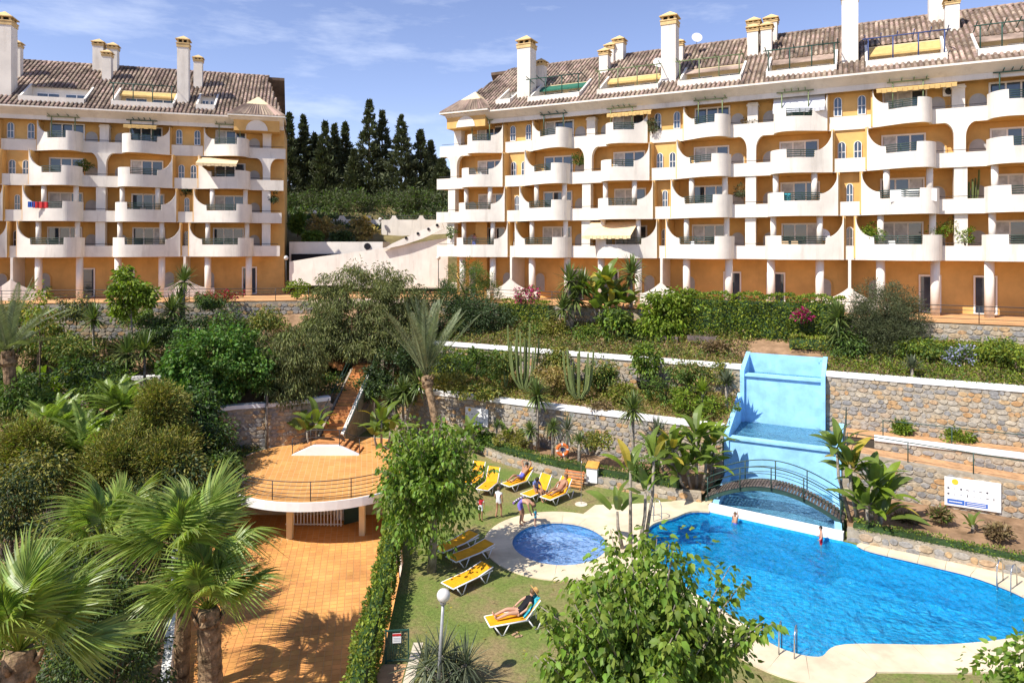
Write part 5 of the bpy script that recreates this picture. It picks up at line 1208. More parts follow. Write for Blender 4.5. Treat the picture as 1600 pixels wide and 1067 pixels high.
BAM = [feather_mesh(s_+30, 2.2, 34, .42, .55+.1*s_, .25, 'fan', .03) for s_ in range(3)]
for i, (px, py, d_, lab) in enumerate(((90, 655, 38.5, 'clump of arching areca palm fronds left of the olive shrub'), (150, 668, 37, 'second areca palm clump with glossy fronds'), (195, 625, 39.5, 'areca palm clump behind the tall olive shrub'), (120, 700, 36, 'low dark areca palm clump on the bank'))):
    c = dp(px, py, d_); gz = bankz(c.x, c.y); root = empty('areca_palm', (c.x, c.y, gz), 0, lab, 'palm tree')
    for k in range(5):
        x, y = rnd.uniform(-.9, .9), rnd.uniform(-.6, .6); h = max(.6, c.z-gz)*rnd.uniform(.6, 1); MB().tube([(x*.5, y*.5, 0), (x, y, h)], .05, 6).build('stem', G['fan'], root)
        for j in range(9): add('frond', rnd.choice(BAM), root, (x, y, h), (R(rnd.uniform(-30, 30)), -R(rnd.uniform(15, 80)), R(j*137.5+k*40)), (1, 1, 1))
for i, (px, py, d_, r_, rz_, m, m2, lab) in enumerate(((110, 545, 48.3, 40, 18, 'mid', 'olive', 'leafy thicket between date palm and umbrella tree'), (245, 520, 49, 40, 22, 'dark', 'mid', 'dark bush under the tall left yucca'), (355, 505, 51.5, 40, 20, 'mid', 'dark', 'green bush against the grey terrace wall'), (415, 500, 52, 34, 20, 'olive', 'mid', 'olive bush left of the big pepper tree'), (385, 560, 45, 34, 30, 'pepper', 'mid', 'feathery bush between ficus and small pepper tree'),
        (20, 600, 43.5, 46, 26, 'dark', 'mid', 'dark bush behind the left date palm trunk'), (170, 615, 42.5, 48, 26, 'mid', 'bright', 'mixed green bush in front of the low white wall'), (330, 690, 37.5, 34, 36, 'dark', 'ficus', 'dark leafy bush at the left rim of the round terrace'), (345, 735, 35.2, 30, 26, 'mid', 'dark', 'green bush hanging over the left terrace rim'), (290, 745, 33, 40, 34, 'dark', 'olive', 'shaded bush left of the round terrace railing'), (60, 735, 31.5, 40, 34, 'olive', 'dark', 'olive thicket beside the bare twigs'), (110, 850, 27, 60, 40, 'dark', 'olive', 'dark scrub above the corner fan palm'), (500, 510, 50.5, 40, 26, 'pepper', 'mid', 'feathery bush below the left side of the big pepper tree'), (640, 520, 50, 40, 22, 'dark', 'mid', 'dark bush above the upper coping right of the stairs'), (585, 600, 46.5, 30, 24, 'dark', 'mid', 'dark bush beside the stair wall'), (470, 585, 45.5, 36, 22, 'dark', 'mid', 'shaded bush behind the small pepper tree'))):
    spx('mixed_shrub', lab, px, py, d_, r_, rz_, G[m], .2, 46, 60, .55, gz=dp(px, py, d_).z-rz_*d_/F, mats2=G[m2], frac2=.35, shell=.3)
# bare brushwood
for i, (px, py, d_, lab) in enumerate(((110, 735, 32, 'tangle of bare purplish twigs on the left bank'), (160, 790, 30, 'bare twiggy thicket below the olive shrubs'), (75, 770, 30.5, 'leafless brush beside the dark shrub'))):
    c = dp(px, py, d_); gz = bankz(c.x, c.y); root = empty('brushwood', (c.x, c.y, gz), 0, lab, 'shrub'); b = MB()
    for k in range(170):
        s_ = Vector((rnd.uniform(-1.6, 1.6), rnd.uniform(-1, 1), rnd.uniform(0, .4))); e = s_+Vector((rnd.uniform(-.8, .8), rnd.uniform(-.6, .6), rnd.uniform(.6, 1.9)*min(1, (c.z-gz)*.7)))
        b.tube([s_, s_.lerp(e, .5)+Vector((rnd.uniform(-.15, .15),)*3), e, e+Vector((rnd.uniform(-.4, .4), 0, rnd.uniform(-.1, .3)))], [.022, .016, .01, .004], 4)
    tag(b.build('twigs', G['twig'], root), kind='stuff')
    P, D_, C = crown_pts((0, 0, (c.z-gz)*.8), 1.7, 1.1, .8, 40, 16, .4); add('crown', leaves('crown', P, D_, .13, G['olive'], .3), root)

# hedges: clipped bodies covered in leaves
def hedge(label, path, w, h, ls_, m, dens=130, gz=None, m2=None, frac2=0, name='hedge', rough=.09):
    path = [Vector(p) for p in path]; o = path[0]; root = empty(name, o, 0, label, 'hedge'); b = MB()
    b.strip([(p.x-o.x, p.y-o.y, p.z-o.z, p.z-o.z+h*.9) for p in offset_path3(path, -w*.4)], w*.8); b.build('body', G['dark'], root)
    P, D_ = [], []
    for a_, c_ in zip(path, path[1:]):
        L = (c_-a_).length; d_ = (c_-a_)/L; nn_ = Vector((-d_.y, d_.x, 0)).normalized(); n = int(L*(w+2*h)*dens)
        for _ in range(n):
            t = rnd.random(); u = rnd.random()*(w+2*h)
            if u < h: off, z, nv = -w/2, u, -nn_
            elif u < h+w: off, z, nv = u-h-w/2, h, Vector((0, 0, 1))
            else: off, z, nv = w/2, u-h-w, nn_
            bump_ = rough*.5*(1.4+math.sin(t*L*3.1)+.6*math.sin(t*L*7.3+z*5)+rnd.uniform(-1, 1)); p = a_+(c_-a_)*t+nn_*off+nv*bump_+Vector((0, 0, z))-o
            P.append(tuple(p)); D_.append(tuple(nv*.7+Vector((rnd.gauss(0, .7), rnd.gauss(0, .7), rnd.gauss(.2, .6)))))
    mi = (nr.random(len(P)) < frac2).astype(int) if m2 else None
    add('foliage', leaves('foliage', np.array(P), np.array(D_), ls_*(.7+.6*nr.random(len(P))), [m]+([m2] if m2 else []), .6, False, mi), root); return root
def offset_path3(pts, d):
    q = offset_path([(p.x, p.y, p.z) for p in pts], d); return [Vector(x) for x in q]
hedge('clipped yellow green hedge along the right edge of the plaza', [(-4.05, 17.5, 0), (-4.3, 20, 0), (-4.55, 24, 0), (-4.9, 28, 0), (-5.4, 31, 0)], (.46), 1.0, .11, G['hedge'], 260, m2=G['mid'], frac2=.35)
hedge('low green hedge on the curved planter behind the loungers', [(p.x+.35, p.y+.4, .36) for p in pl[2:-3]], .5, .42, .09, G['mid'], 240, m2=G['hedge'], frac2=.25)
hedge('low grassy hedge along the right planter by the pool', [(14.6, 29.2, .38), (16.6, 27.95, .38), (19.4, 26.1, .38), (22, 24.5, .38)], .5, .3, .09, G['mid'], 240, m2=G['hedge'], frac2=.4)
hedge('long ivy hedge covering the terrace wall of the right building', [(*wp(a_, 9.45), 6.4) for a_ in (20, 22, 24, 26, 28, 30)], .9, 2.75, .17, G['hedge'], 170, m2=G['mid'], frac2=.3, rough=.16)
hedge('square ivy hedge below the magenta bougainvillea', [(*wp(a_, 9.4), 6.4) for a_ in (6.0, 8, 10.2)], .7, 1.8, .15, G['hedge'], 180, m2=G['olive'], frac2=.3, rough=.1)
hedge('ivy creeping over the upper stone wall below the pepper tree', [(*wp(a_, 4.1), 3.0) for a_ in (1.5, 4, 6.5, 9.2)], .5, 1.9, .17, G['hedge'], 150, m2=G['mid'], frac2=.45, rough=.16)
hedge('ivy ground cover in front of the right terrace wall', [(*wp(a_, 8.6), 6.2) for a_ in (27, 31, 36, 43)], 1.7, .6, .15, G['hedge'], 130, m2=G['olive'], frac2=.3, rough=.12)
# flowering shrubs and small bushes
def bush(name, label, px, py, d_, rpx, rzpx, m, m2=None, f2=.4, ls_=.16, n=26, per=40, gz=None):
    c = dp(px, py, d_); s_ = d_/F; return shrub(name, label, (c.x, c.y, c.z-rzpx*s_), rpx*s_, rpx*s_*.8, rzpx*s_, ls_, m, n, per, .3, 'shrub', .1, .55, m2, f2, None, 1.0)
bush('bougainvillea', 'magenta bougainvillea before the right building arcade', 822, 461, 52.5, 26, 16, G['magenta'], G['mid'], .45)
bush('bougainvillea', 'dark red bougainvillea hanging over the left terrace edge', 348, 462, 54.6, 38, 9, G['red'], G['mid'], .35)
bush('bougainvillea', 'small magenta bougainvillea on the ivy hedge', 1255, 493, 42.2, 10, 9, G['magenta'], G['mid'], .5)
bush('plumbago', 'pale lilac flowering shrub right of the olive tree', 1505, 556, 37.6, 26, 15, G['lilac'], G['mid'], .6)
bush('round_shrub', 'round clipped bush left of the pepper tree', 464, 452, 57.5, 20, 13, G['bright'])
for i, (px, py, d_, r_, rz_, m, lab) in enumerate(((1040, 606, 40, 28, 28, 'mid', 'feathery round bush on the cactus bed'), (1075, 632, 38.6, 24, 18, 'bright', 'bright bush spilling over the wall left of the waterfall'), (1112, 642, 37.8, 28, 17, 'bright', 'lime green bush at the left side of the waterfall'),
        (1125, 585, 40.4, 20, 14, 'olive', 'dry bush above the waterfall wall'), (868, 513, 49.5, 18, 17, 'olive', 'round grey olive bush on the upper bed'), (695, 598, 43, 26, 10, 'olive', 'flowering ground cover by the date palm'), (745, 612, 42.6, 30, 9, 'olive', 'mixed ground cover behind the stone wall'),
        (860, 590, 42.5, 24, 10, 'dry', 'dry grassy tuft between the cactuses'), (940, 640, 40, 18, 10, 'brown', 'dry brown tuft under the potted plants'), (745, 570, 44.8, 34, 18, 'mid', 'green climbing shrub on the upper wall'), (615, 575, 46.3, 28, 22, 'dark', 'dark shrub beside the stair top'),
        (650, 560, 46, 26, 20, 'dark', 'dark shrub behind the date palm crown'), (1590, 560, 36, 30, 14, 'hedge', 'ivy mound at the right edge of the upper bed'), (800, 690, 40.4, 22, 10, 'olive', 'low dry shrub under the wall notice board'), (760, 690, 41.3, 14, 10, 'mid', 'small green plant at the left end of the planter'),
        (930, 690, 37.3, 22, 10, 'olive', 'thin dry shrub behind the white bin'), (1010, 735, 34.9, 20, 14, 'mid', 'green plant behind the banana stems'), (1415, 815, 30.2, 16, 8, 'brown', 'withered plant in the dry planter'), (1470, 806, 29.6, 10, 6, 'brown', 'small withered seedling in the dry planter'),
        (1560, 832, 28, 12, 7, 'brown', 'withered stalks near the right end of the planter'), (1500, 682, 35, 22, 5, 'bright', 'low green plants beside the upper ramp path'), (1410, 670, 36.2, 8, 8, 'bright', 'small flowering plant by the ramp handrail'), (1120, 545, 43.2, 16, 8, 'brown', 'dry plant on the upper bed'), (635, 620, 45, 16, 10, 'bright', 'small bright plant behind the yucca heads'))):
    bush('small_shrub', lab, px, py-(rz_*.15 if m != 'brown' else 0), d_, r_*(1.25 if m != 'brown' else 1), rz_*(1.25 if m != 'brown' else 1), G[m], G['mid'] if i % 3 == 0 else None, .3, .15 if d_ < 41 else .19, 30, 40)
for i, (px, py, d_, r_, rz_, m, m2, lab) in enumerate(((700, 575, 45, 34, 20, 'dark', 'hedge', 'leafy mound right of the date palm crown'), (790, 565, 44.3, 26, 18, 'mid', 'olive', 'green bush left of the tall candelabra cactus'), (868, 560, 43.8, 26, 20, 'olive', 'mid', 'loose bush between the two candelabra cactuses'), (940, 585, 42.2, 22, 22, 'mid', 'olive', 'feathery bush right of the second cactus'), (975, 615, 40.6, 20, 16, 'olive', 'bright', 'small loose bush above the lower coping'), (1075, 580, 41, 26, 20, 'mid', 'dry', 'soft bush left of the dry bush at the waterfall'), (920, 525, 48.2, 22, 16, 'mid', 'bright', 'low bush at the foot of the tall yucca group'), (1000, 530, 46.8, 22, 14, 'dark', 'mid', 'dark low bush between the umbrella trees'), (835, 520, 50, 24, 14, 'mid', 'olive', 'low bush under the square ivy hedge'), (1330, 540, 40.2, 26, 18, 'mid', 'dark', 'dark green bush left of the olive tree foot'), (1440, 545, 38.8, 30, 14, 'mid', 'hedge', 'spreading bush right of the olive tree foot'), (1555, 545, 37.4, 30, 14, 'hedge', 'mid', 'yellow green ivy mound right of the lilac shrub'), (330, 470, 53.6, 24, 12, 'mid', 'dark', 'green bush below the red bougainvillea'), (215, 490, 51, 40, 22, 'mid', 'bright', 'bushy plant at the foot of the umbrella tree'), (120, 485, 51.2, 34, 20, 'dark', 'olive', 'climber covering the terrace wall left of the umbrella tree'), (30, 490, 50.5, 40, 18, 'olive', 'mid', 'climber on the terrace wall behind the date palm'))):
    spx('garden_shrub', lab, px, py, d_, r_, rz_, G[m], .19, 44, 50, .45, gz=dp(px, py, d_).z-rz_*d_/F, mats2=G[m2], frac2=.35, shell=.3, trunk=.05)
# slope between the blocks: dry grasses, bushes, cypresses
for i, (px, py, d_, r_, rz_, m, lab) in enumerate(((508, 355, 70, 28, 16, 'dry', 'dry ornamental grass left of the white ramp'), (565, 358, 70.5, 24, 17, 'dry', 'tall dry grass clump above the garage'), (465, 350, 69, 8, 18, 'mid', 'narrow green conical bush by the left building'), (490, 372, 68, 16, 8, 'mid', 'low bush on the garage bank'), (535, 372, 68.5, 18, 8, 'dark', 'dark low bush on the garage bank'))):
    bush('slope_shrub', lab, px, py, d_, r_, rz_, G[m], None, 0, .3, 40, 40)
for i, (px, py, r_, lab) in enumerate(((465, 325, 34, 'leftmost grey green bush below the cypresses'), (505, 318, 38, 'second grey green bush from the left below the cypresses'), (555, 320, 40, 'middle grey green bush below the cypresses'), (605, 322, 38, 'grey green bush right of the middle one'), (650, 318, 38, 'wide bush below the right cypresses'), (690, 322, 30, 'bush next to the right building edge'))):
    tpx('hill_shrub', lab, px, py, 82+i % 2*2, r_, 22, 14.5, .3, G['grey'], nclump=80, per=50, cr_=.7, droop=-.1, wr=.35, trunk=.08, cat='shrub', mats2=G['mid'], frac2=.3, group='bushes below the cypresses')
CYN = ['first', 'second', 'third', 'fourth', 'fifth', 'sixth', 'seventh', 'eighth', 'ninth', 'tenth', 'eleventh', 'twelfth', 'thirteenth']
def cypress(label, px, ytop, ybase, d_, wpx):
    t = dp(px, ytop, d_); b0 = dp(px, ybase, d_); h = t.z-b0.z; w = wpx*d_/F; root = empty('cypress_tree', b0, 0, label, 'cypress', 'cypress trees behind the buildings')
    MB().tube([(0, 0, -.5), (0, 0, h*.95)], [.25, .03], 6).build('trunk', bark, root)
    n = 290; z = h*(nr.random(n)**.8); prof = w*2.1*np.clip(.03+1.05*(1-z/h)**1.15, 0, 1)*(.35+.9*nr.random(n)**1.4); prof *= np.where(z < h*.08, .7, 1); az = nr.random(n)*6.283
    C = np.stack([prof*np.cos(az)*.9, prof*np.sin(az)*.9, z], 1); per = 34; off = in_ball(n*per).reshape(n, per, 3)*np.array([.7, .7, .5])
    P = (C[:, None]*1+off*(.10+.92*(1-z/h))[:, None, None]).reshape(-1, 3); D_ = np.repeat(np.stack([np.cos(az), np.sin(az), .9+0*az], 1), per, 0)+nr.normal(size=(n*per, 3))*.5
    add('crown', leaves('crown', P, D_, np.repeat(.55+.45*(1-z/h), per)*np.where(nr.random(len(P)) < .15, .75, .5)*(.6+.8*nr.random(len(P))), G['cypress'], .3), root)
for i, (px, yt, wpx) in enumerate(((452, 178, 15), (474, 182, 16), (492, 210, 13), (508, 192, 15), (523, 195, 13), (539, 193, 15), (553, 235, 10), (577, 157, 18), (597, 175, 18), (627, 181, 17), (657, 205, 18), (673, 222, 13), (690, 248, 16))):
    cypress('tall dark cypress, %s from the left behind the buildings' % CYN[i], px, yt, 322, 87+(i % 3)*1.6, wpx)
# plants on balconies
for i, (px, py, off_, k, m, lab) in enumerate(((1020, 196, 0, 3, 'grey', 'flowering plant trailing over a top floor balcony'), (1172, 190, .8, 3, 'brown', 'row of dry plants on a top floor parapet'), (1358, 357, .3, 0, 'bright', 'green plants along a low right building balcony'), (1370, 366, 0, 0, 'bright', 'second green plant on the same low balcony'), (1465, 360, .2, 0, 'bright', 'upright green balcony plant near the column'), (1490, 352, .8, 0, 'olive', 'leafy potted shrub beside the balcony pillar'), (1508, 368, .5, 0, 'bright', 'bright creeper hanging by the balcony pillar'),
        (905, 248, .9, 2, 'mid', 'green vine climbing a balcony pillar'), (427, 308, .5, 1, 'dark', 'dark bushy plant at the end of a left building balcony'), (290, 296, .9, 1, 'dark', 'dark tall plant in a left building recess'), (130, 258, 1, 2, 'mid', 'potted plant on a left building balcony'), (1160, 297, .9, 1, 'grey', 'grey leafy plant by a right building pillar'), (705, 362, .4, 0, 'mid', 'spiky potted plant at the corner balcony'))):
    bb, uu, f_ = (RB, RU, rs) if px > 600 else (LB, LU, ls); s_ = f_(px, YK[k]+off_); X = bb[0]+uu[0]*s_-uu[1]*(YK[k]+off_); Y = bb[1]+uu[1]*s_+uu[0]*(YK[k]+off_)
    c = dp(px, py, Y); shrub('balcony_plant', lab, (c.x, c.y, max(c.z-.5, ZK[k]+.28)), .5, .4, .55, .17, G[m], 16, 26, .22, 'plant')
c = dp(1515, 292, 44.4); cactus('tall green cactus growing on a right building balcony', (c.x, c.y, ZK[1]+.3), 6, 2.6)

# ground cover on the beds and banks
def cover(name, label, n, pos, ls_, mats, w=(.5, .3, .2), flat=.6):
    P = np.array([pos() for _ in range(n)]); per = 9; Q = (P[:, None]+np.abs(nr.normal(size=(n, per, 3)))*np.array([0, 0, .16])+nr.normal(size=(n, per, 3))*np.array([.24, .24, .03])).reshape(-1, 3); Q[:, 2] = np.maximum(Q[:, 2], np.repeat(P[:, 2], per)-.02)
    D_ = nr.normal(size=(len(Q), 3)); D_[:, 2] = np.abs(D_[:, 2])*flat+.3; mi = np.repeat(nr.choice(len(mats), n, p=w), per)
    tag(add(name, leaves(name, Q, D_, ls_*(.6+.8*nr.random(len(Q))), mats, .4, False, mi)), label, 'ground cover', kind='stuff')
def pw(a0, a1, q0, q1, zf):
    def f():
        a_, q_ = rnd.uniform(a0, a1), q0+(q1-q0)*rnd.random(); x, y = wp(a_, q_); return (x, y, zf(q_)+.03)
    return f
cover('ground_cover', 'patchy dry and green ground cover on the cactus bed', 2600, pw(1, 24.4, .6, 4.2, lambda q: 2.66+.22*q), .15, [G['olive'], G['dry'], G['bright']], (.45, .35, .2))
cover('ground_cover', 'low ground cover along the upper garden bed', 3200, pw(-3, 24.5, 4.9, 9.3, bedz), .17, [G['olive'], G['brown'], G['mid']], (.4, .25, .35))
cover('ground_cover', 'ivy ground cover above the high stone wall', 3000, pw(29.3, 44, 4.9, 9.5, bedz), .15, [G['hedge'], G['brown'], G['mid']], (.5, .2, .3))
def pbank():
    while True:
        x, y = rnd.uniform(-40, -14), rnd.uniform(17, 47)
        if abs(x/y)*F < 830 and bankz(x, y) > -2.7: return (x, y, bankz(x, y)+.05)
cover('ground_cover', 'mixed undergrowth covering the left planting bank', 4200, pbank, .2, [G['mid'], G['olive'], G['dark'], G['brown']], (.3, .3, .3, .1), .9)
def pup():
    while True:
        x = rnd.uniform(-42, -11.5); y = rnd.uniform(44, 57); f0 = lerp_tab([(-62, 45.2), (-48, 45.9), (-36, 47.4), (-29, 49.7), (-22, 51), (-18.6, 40.9), (-16.8, 42), (-14.2, 43), (-12, 44.3)], x); b0 = lerp_tab([(-62, 50.5), (-46, 52.1), (-39.6, 53), (-19.4, 56), (-12, 57)], x)
        if f0+.4 < y < b0: return (x, y, 2.55+2.6*(y-f0)/(b0-f0)+.05)
cover('ground_cover', 'undergrowth on the slope below the left building', 3000, pup, .22, [G['mid'], G['olive'], G['dark']], (.35, .3, .35), .9)
def phill():
    x, y = rnd.uniform(-32, -4), rnd.uniform(75, 92); return (x, y, hillz(x, y)+.05)
cover('ground_cover', 'scrub covering the hillside below the cypresses', 2600, phill, .4, [G['grey'], G['mid'], G['dark']], (.5, .25, .25), .9)
def plit():
    while True:
        x, y = rnd.uniform(-3, 4), rnd.uniform(19, 34)
        if (x-2)**2+(y-28.7)**2 > 11: return (x, y, .012)
P = np.array([plit() for _ in range(150)]); D_ = nr.normal(size=(150, 3)); D_[:, 2] = .05
tag(add('fallen_leaves', leaves('fallen_leaves', P, D_, .1, [G['brown'], G['yellow']], .5, False, nr.integers(0, 2, 150), (0, 0, 1))), 'scattered fallen leaves on the lawn', 'leaves', kind='stuff')
# ---------------------------------------------------------------- pool furniture, signs, bridge
def lounger(label, foot, head, back=12, z=0.0, towel=None):
    f, h = at(*foot, .36), at(*head, .36); d = Vector((h.x-f.x, h.y-f.y)); ang = math.atan2(d.y, d.x); c = (f+h)/2; L = 1.92
    base = Vector((c.x-math.cos(ang)*L/2, c.y-math.sin(ang)*L/2, z)); root = empty('sun_lounger', base, ang, label, 'sun lounger', 'yellow sun loungers on the lawn')
    MB().box(0, 1.18, -.3, .3, .345, .375).build('bed', yel, root)
    bk = MB().box(0, .76, -.3, .3, -.015, .015).build('backrest', yel, root, (1.19, 0, .36), (0, -R(back), 0))
    for s_ in (-1, 1): MB().tube([(0, s_*.33, 0), (.76, s_*.33, 0)], .022, 6).build('side_bar', white2, bk)
    for s_ in (-1, 1):
        MB().tube([(-.03, s_*.33, .35), (1.92 if back < 15 else 1.3, s_*.33, .35)], .024, 6).build('side_rail', white2, root)
        for x in (.12, 1.28): MB().tube([(x, s_*.33, .34), (x+.22, s_*.35, .02), (x+.3, s_*.35, .02), (x+.5, s_*.33, .34)], .022, 6).build('leg', white2, root)
    MB().tube([(-.03, -.33, .35), (-.03, .33, .35)], .024, 6).build('end_bar', white2, root)
    if back > 15: MB().tube([(1.55, -.3, .35), (1.19+.5*math.cos(R(back)), -.3, .36+.5*math.sin(R(back)))], .016, 5).build('prop', white2, root)
    if towel: MB().box(-.02, .8, -.26, .26, .016, .03).build('towel', towel, bk)
    return root, base, ang
LG = {}
teal = mat('teal_towel', (.05, .38, .48), .9, .1, .35, 9, .3, 30)
for k, lab, f, h, b, tw in (('a', 'flat yellow lounger nearest the mulberry trunk', (686, 858), (738, 836), 8, None), ('b', 'flat yellow lounger in the tree shade, middle of three', (708, 872), (762, 851), 8, None), ('c', 'flat yellow lounger just behind the lamp globe', (700, 914), (760, 886), 8, None),
        ('d', 'yellow lounger with the woman in a straw hat', (770, 969), (842, 956), 48, teal), ('e', 'empty yellow lounger with raised back by the mulberry crown', (754, 764), (776, 746), 62, None), ('f', 'yellow lounger half hidden by the mulberry leaves', (736, 752), (750, 739), 60, None),
        ('g', 'yellow lounger under the man in blue shorts', (794, 756), (828, 745), 48, None), ('h', 'yellow lounger with the person in a striped outfit', (820, 774), (862, 757), 58, None), ('i', 'yellow lounger with the reclining sunbather nearest the wading pool', (850, 779), (893, 761), 52, None)):
    LG[k] = lounger(lab, f, h, b, 0, tw)
beige_s = mat('sandal_leather', (.4, .26, .15), .8)
# lamp post, gate, pot
b0 = at(684, 1083, 0); t0 = dp(693, 931, 19.15); v = t0-b0; root = empty('lamp_post', b0, 0, 'grey lamp post with a round globe on the lawn', 'lamp post')
MB().tube([(0, 0, 0), v*.5, v*.93], [.055, .048, .042], 10).build('pole', grey_metal, root); MB().lathe([(.11, 0), (.11, .03), (.05, .06), (.05, .12)], n=12).build('foot', grey_metal, root)
MB().tube([v*.92, v*.955], [.09, .08], 12).build('collar', grey_metal, root); MB().ball(v+Vector((0, 0, .02)), .19, n=20, k=12).build('globe', globe, root)
def globe_lamp(lab, px, py, d_, h):
    c = dp(px, py, d_); r_ = empty('globe_lamp', (c.x, c.y, c.z-h), 0, lab, 'lamp post'); MB().tube([(0, 0, 0), (0, 0, h-.1)], .04, 6).build('pole', rail_dark, r_); MB().ball((0, 0, h), .2, n=12, k=8).build('globe', globe, r_)
globe_lamp('white globe lamp before the ramp wall at the right building', 685, 403, 61.5, 3); globe_lamp('white globe lamp above the dry grasses', 492, 332, 74, 3); globe_lamp('white globe lamp on the peaked garden wall', 594, 343, 73.5, 1.5); globe_lamp('white globe lamp at the left building corner', 447, 403, 61, 3)
g0, g1 = at(603, 1036, 0), at(638, 1034, 0); gd = g1-g0; ga = math.atan2(gd.y, gd.x); gw = gd.length
root = empty('garden_gate', g0, ga, 'small green metal gate with a white notice beside the hedge', 'gate')
for x in (0, gw): MB().box(x-.025, x+.025, -.025, .025, 0, 1.0).build('post', pergd, root)
for z in (.06, .95): MB().box(.025, gw-.025, -.02, .02, z, z+.04).build('rail', pergd, root)
mesh_m = MB()
for i in range(9): x = .06+(gw-.12)*i/8; mesh_m.box(x-.006, x+.006, -.006, .006, .1, .95)
tag(mesh_m.build('mesh_bars', pergd, root), kind='stuff')
sg_ = MB().box(gw*.3, gw*.68, -.045, -.03, .62, .9).build('notice', white2, root); redm = mat('red_paint', (.55, .03, .03), .6, .3, .05)
MB().box(gw*.3, gw*.68, -.052, -.046, .83, .9).build('notice_header', redm, sg_)
for z in (.76, .72, .68): MB().box(gw*.34, gw*.64, -.05, -.046, z, z+.012).build('text_line', mat('grey_print', (.4, .4, .42), .7) if z == .76 else MT['grey_print'], sg_)
tag(sheet('gate_path', [[(-4.05, 12), (-3.25, 12), (-3.15, 20.4), (-3.95, 20.4)]], .012, rp), kind='structure'); tag(sheet('gate_kerb', [[(-3.2, 12), (-2.85, 12), (-2.8, 21.5), (-3.1, 21.5)]], .02, plank_pale), kind='structure')
p0 = (-5.62, 31.2, -2.29); root = empty('flower_pot', p0, 0, 'white flower pot at the hedge corner of the plaza', 'flower pot')
MB().lathe([(.24, 0), (.3, .25), (.4, .6), (.44, .62), (.44, .72), (.36, .72), (.34, .55)], n=20).build('pot', white2, root)
P, D_, C = crown_pts((0, 0, .95), .35, .35, .3, 14, 24, .15); add('foliage', leaves('foliage', P, D_, .12, G['mid'], .5), root)
# notice boards on the stone walls
blue_p = mat('blue_print', (.03, .12, .45), .6, .3, .05); yel_p = mat('yellow_print', (.8, .5, .04), .6, .3, .03); ink = mat('dark_print', (.08, .08, .1), .7, .2, .05)
pale_ink = mat('pale_print', (.45, .47, .5), .7, .2, .05)
def board(label, a_, z0, w, h, q=-.09):
    p = wp(a_, q); root = empty('notice_board', (p[0], p[1], z0), math.atan2(UA.y, UA.x), label, 'sign')
    MB().box(0, w, -.03, .03, 0, h).build('panel', white2, root)
    MB().lathe([(h*.10, 0), (h*.10, .012)], n=14).build('sun_emblem', yel_p, root, (w*.19, -.03, h*.86), (R(90), 0, 0))
    MB().box(w*.05, w*.36, -.036, -.031, h*.07, h*.24).build('blue_strip', blue_p, root); MB().box(w*.37, w*.77, -.036, -.031, h*.07, h*.22).build('blue_strip', blue_p, root)
    for i in range(2): MB().box(w*.40, w*.74, -.04, -.037, h*(.105+.06*i), h*(.125+.06*i)).build('text_line', white2, root)
    MB().box(w*.08, w*.32, -.04, -.037, h*.14, h*.17).build('text_line', white2, root)
    rr = random.Random(4)
    for r_ in range(2):
        for i in range(8):
            x = w*(.07+.115*i); z = h*(.62-.2*r_); m_ = ink if rr.random() < .45 else pale_ink; k = rr.randrange(3); s_ = h*.045
            b = MB()
            if k == 0: b.lathe([(s_*.8, 0), (s_*.8, .006)], n=10); b.build('icon', m_, root, (x, -.03, z), (R(90), 0, 0))
            elif k == 1: b.prof([(x-s_*.4, z-s_), (x+s_*.4, z-s_), (x+s_*.25, z+s_), (x-s_*.25, z+s_)], -.036, -.031); b.build('icon', m_, root)
            else: b.prof([(x-s_, z-s_*.2), (x+s_*.9, z-s_*.5), (x+s_, z), (x-s_*.8, z+s_*.4)], -.036, -.031); b.build('icon', m_, root)
board('white notice board on the stone wall behind the yuccas', 8.55, 1.15, 1.65, 1.1); board('large white notice board on the ramp wall right of the pool', 34.45, .55, 2.15, 1.3)
p = wp(17.6, -.09); root = tag(MB().box(0, .45, -.02, .02, 0, .5).build('small_sign', white2, None, (p[0], p[1], 1.0), (0, 0, math.atan2(UA.y, UA.x))), 'small white and pink sign on the stone wall beside a yucca', 'sign')
MB().box(.05, .4, -.027, -.021, .05, .2).build('pink_print', mat('pink_print', (.6, .25, .25), .7), root)
# life ring on its stand
c = dp(879, 702, 38.0); root = empty('life_ring_stand', (c.x, c.y, .36), 0, 'orange life ring hanging on a post behind the planter hedge', 'life ring')
MB().tube([(0, .06, 0), (0, .06, c.z-.36+.1)], .03, 6).build('post', rail_dark, root)
b = MB(); n, m_ = 24, 8; orange = mat('orange_ring', (.75, .16, .03), .5, .4, .05)
for i in range(n):
    for j in range(m_):
        def tp(i, j): A, B_ = 2*math.pi*i/n, 2*math.pi*j/m_; r_ = .29+.085*math.cos(B_); return (r_*math.cos(A), .085*math.sin(B_)*.8-.06, r_*math.sin(A)+c.z-.36)
        b.face([tp(i, j), tp(i+1, j), tp(i+1, j+1), tp(i, j+1)], 0 if i % 6 else 1)
b.build('ring', (orange, white2), root)
MB().box(-.12, .12, -.02, .03, c.z-.46, c.z-.26).build('bracket', blue_m, root)
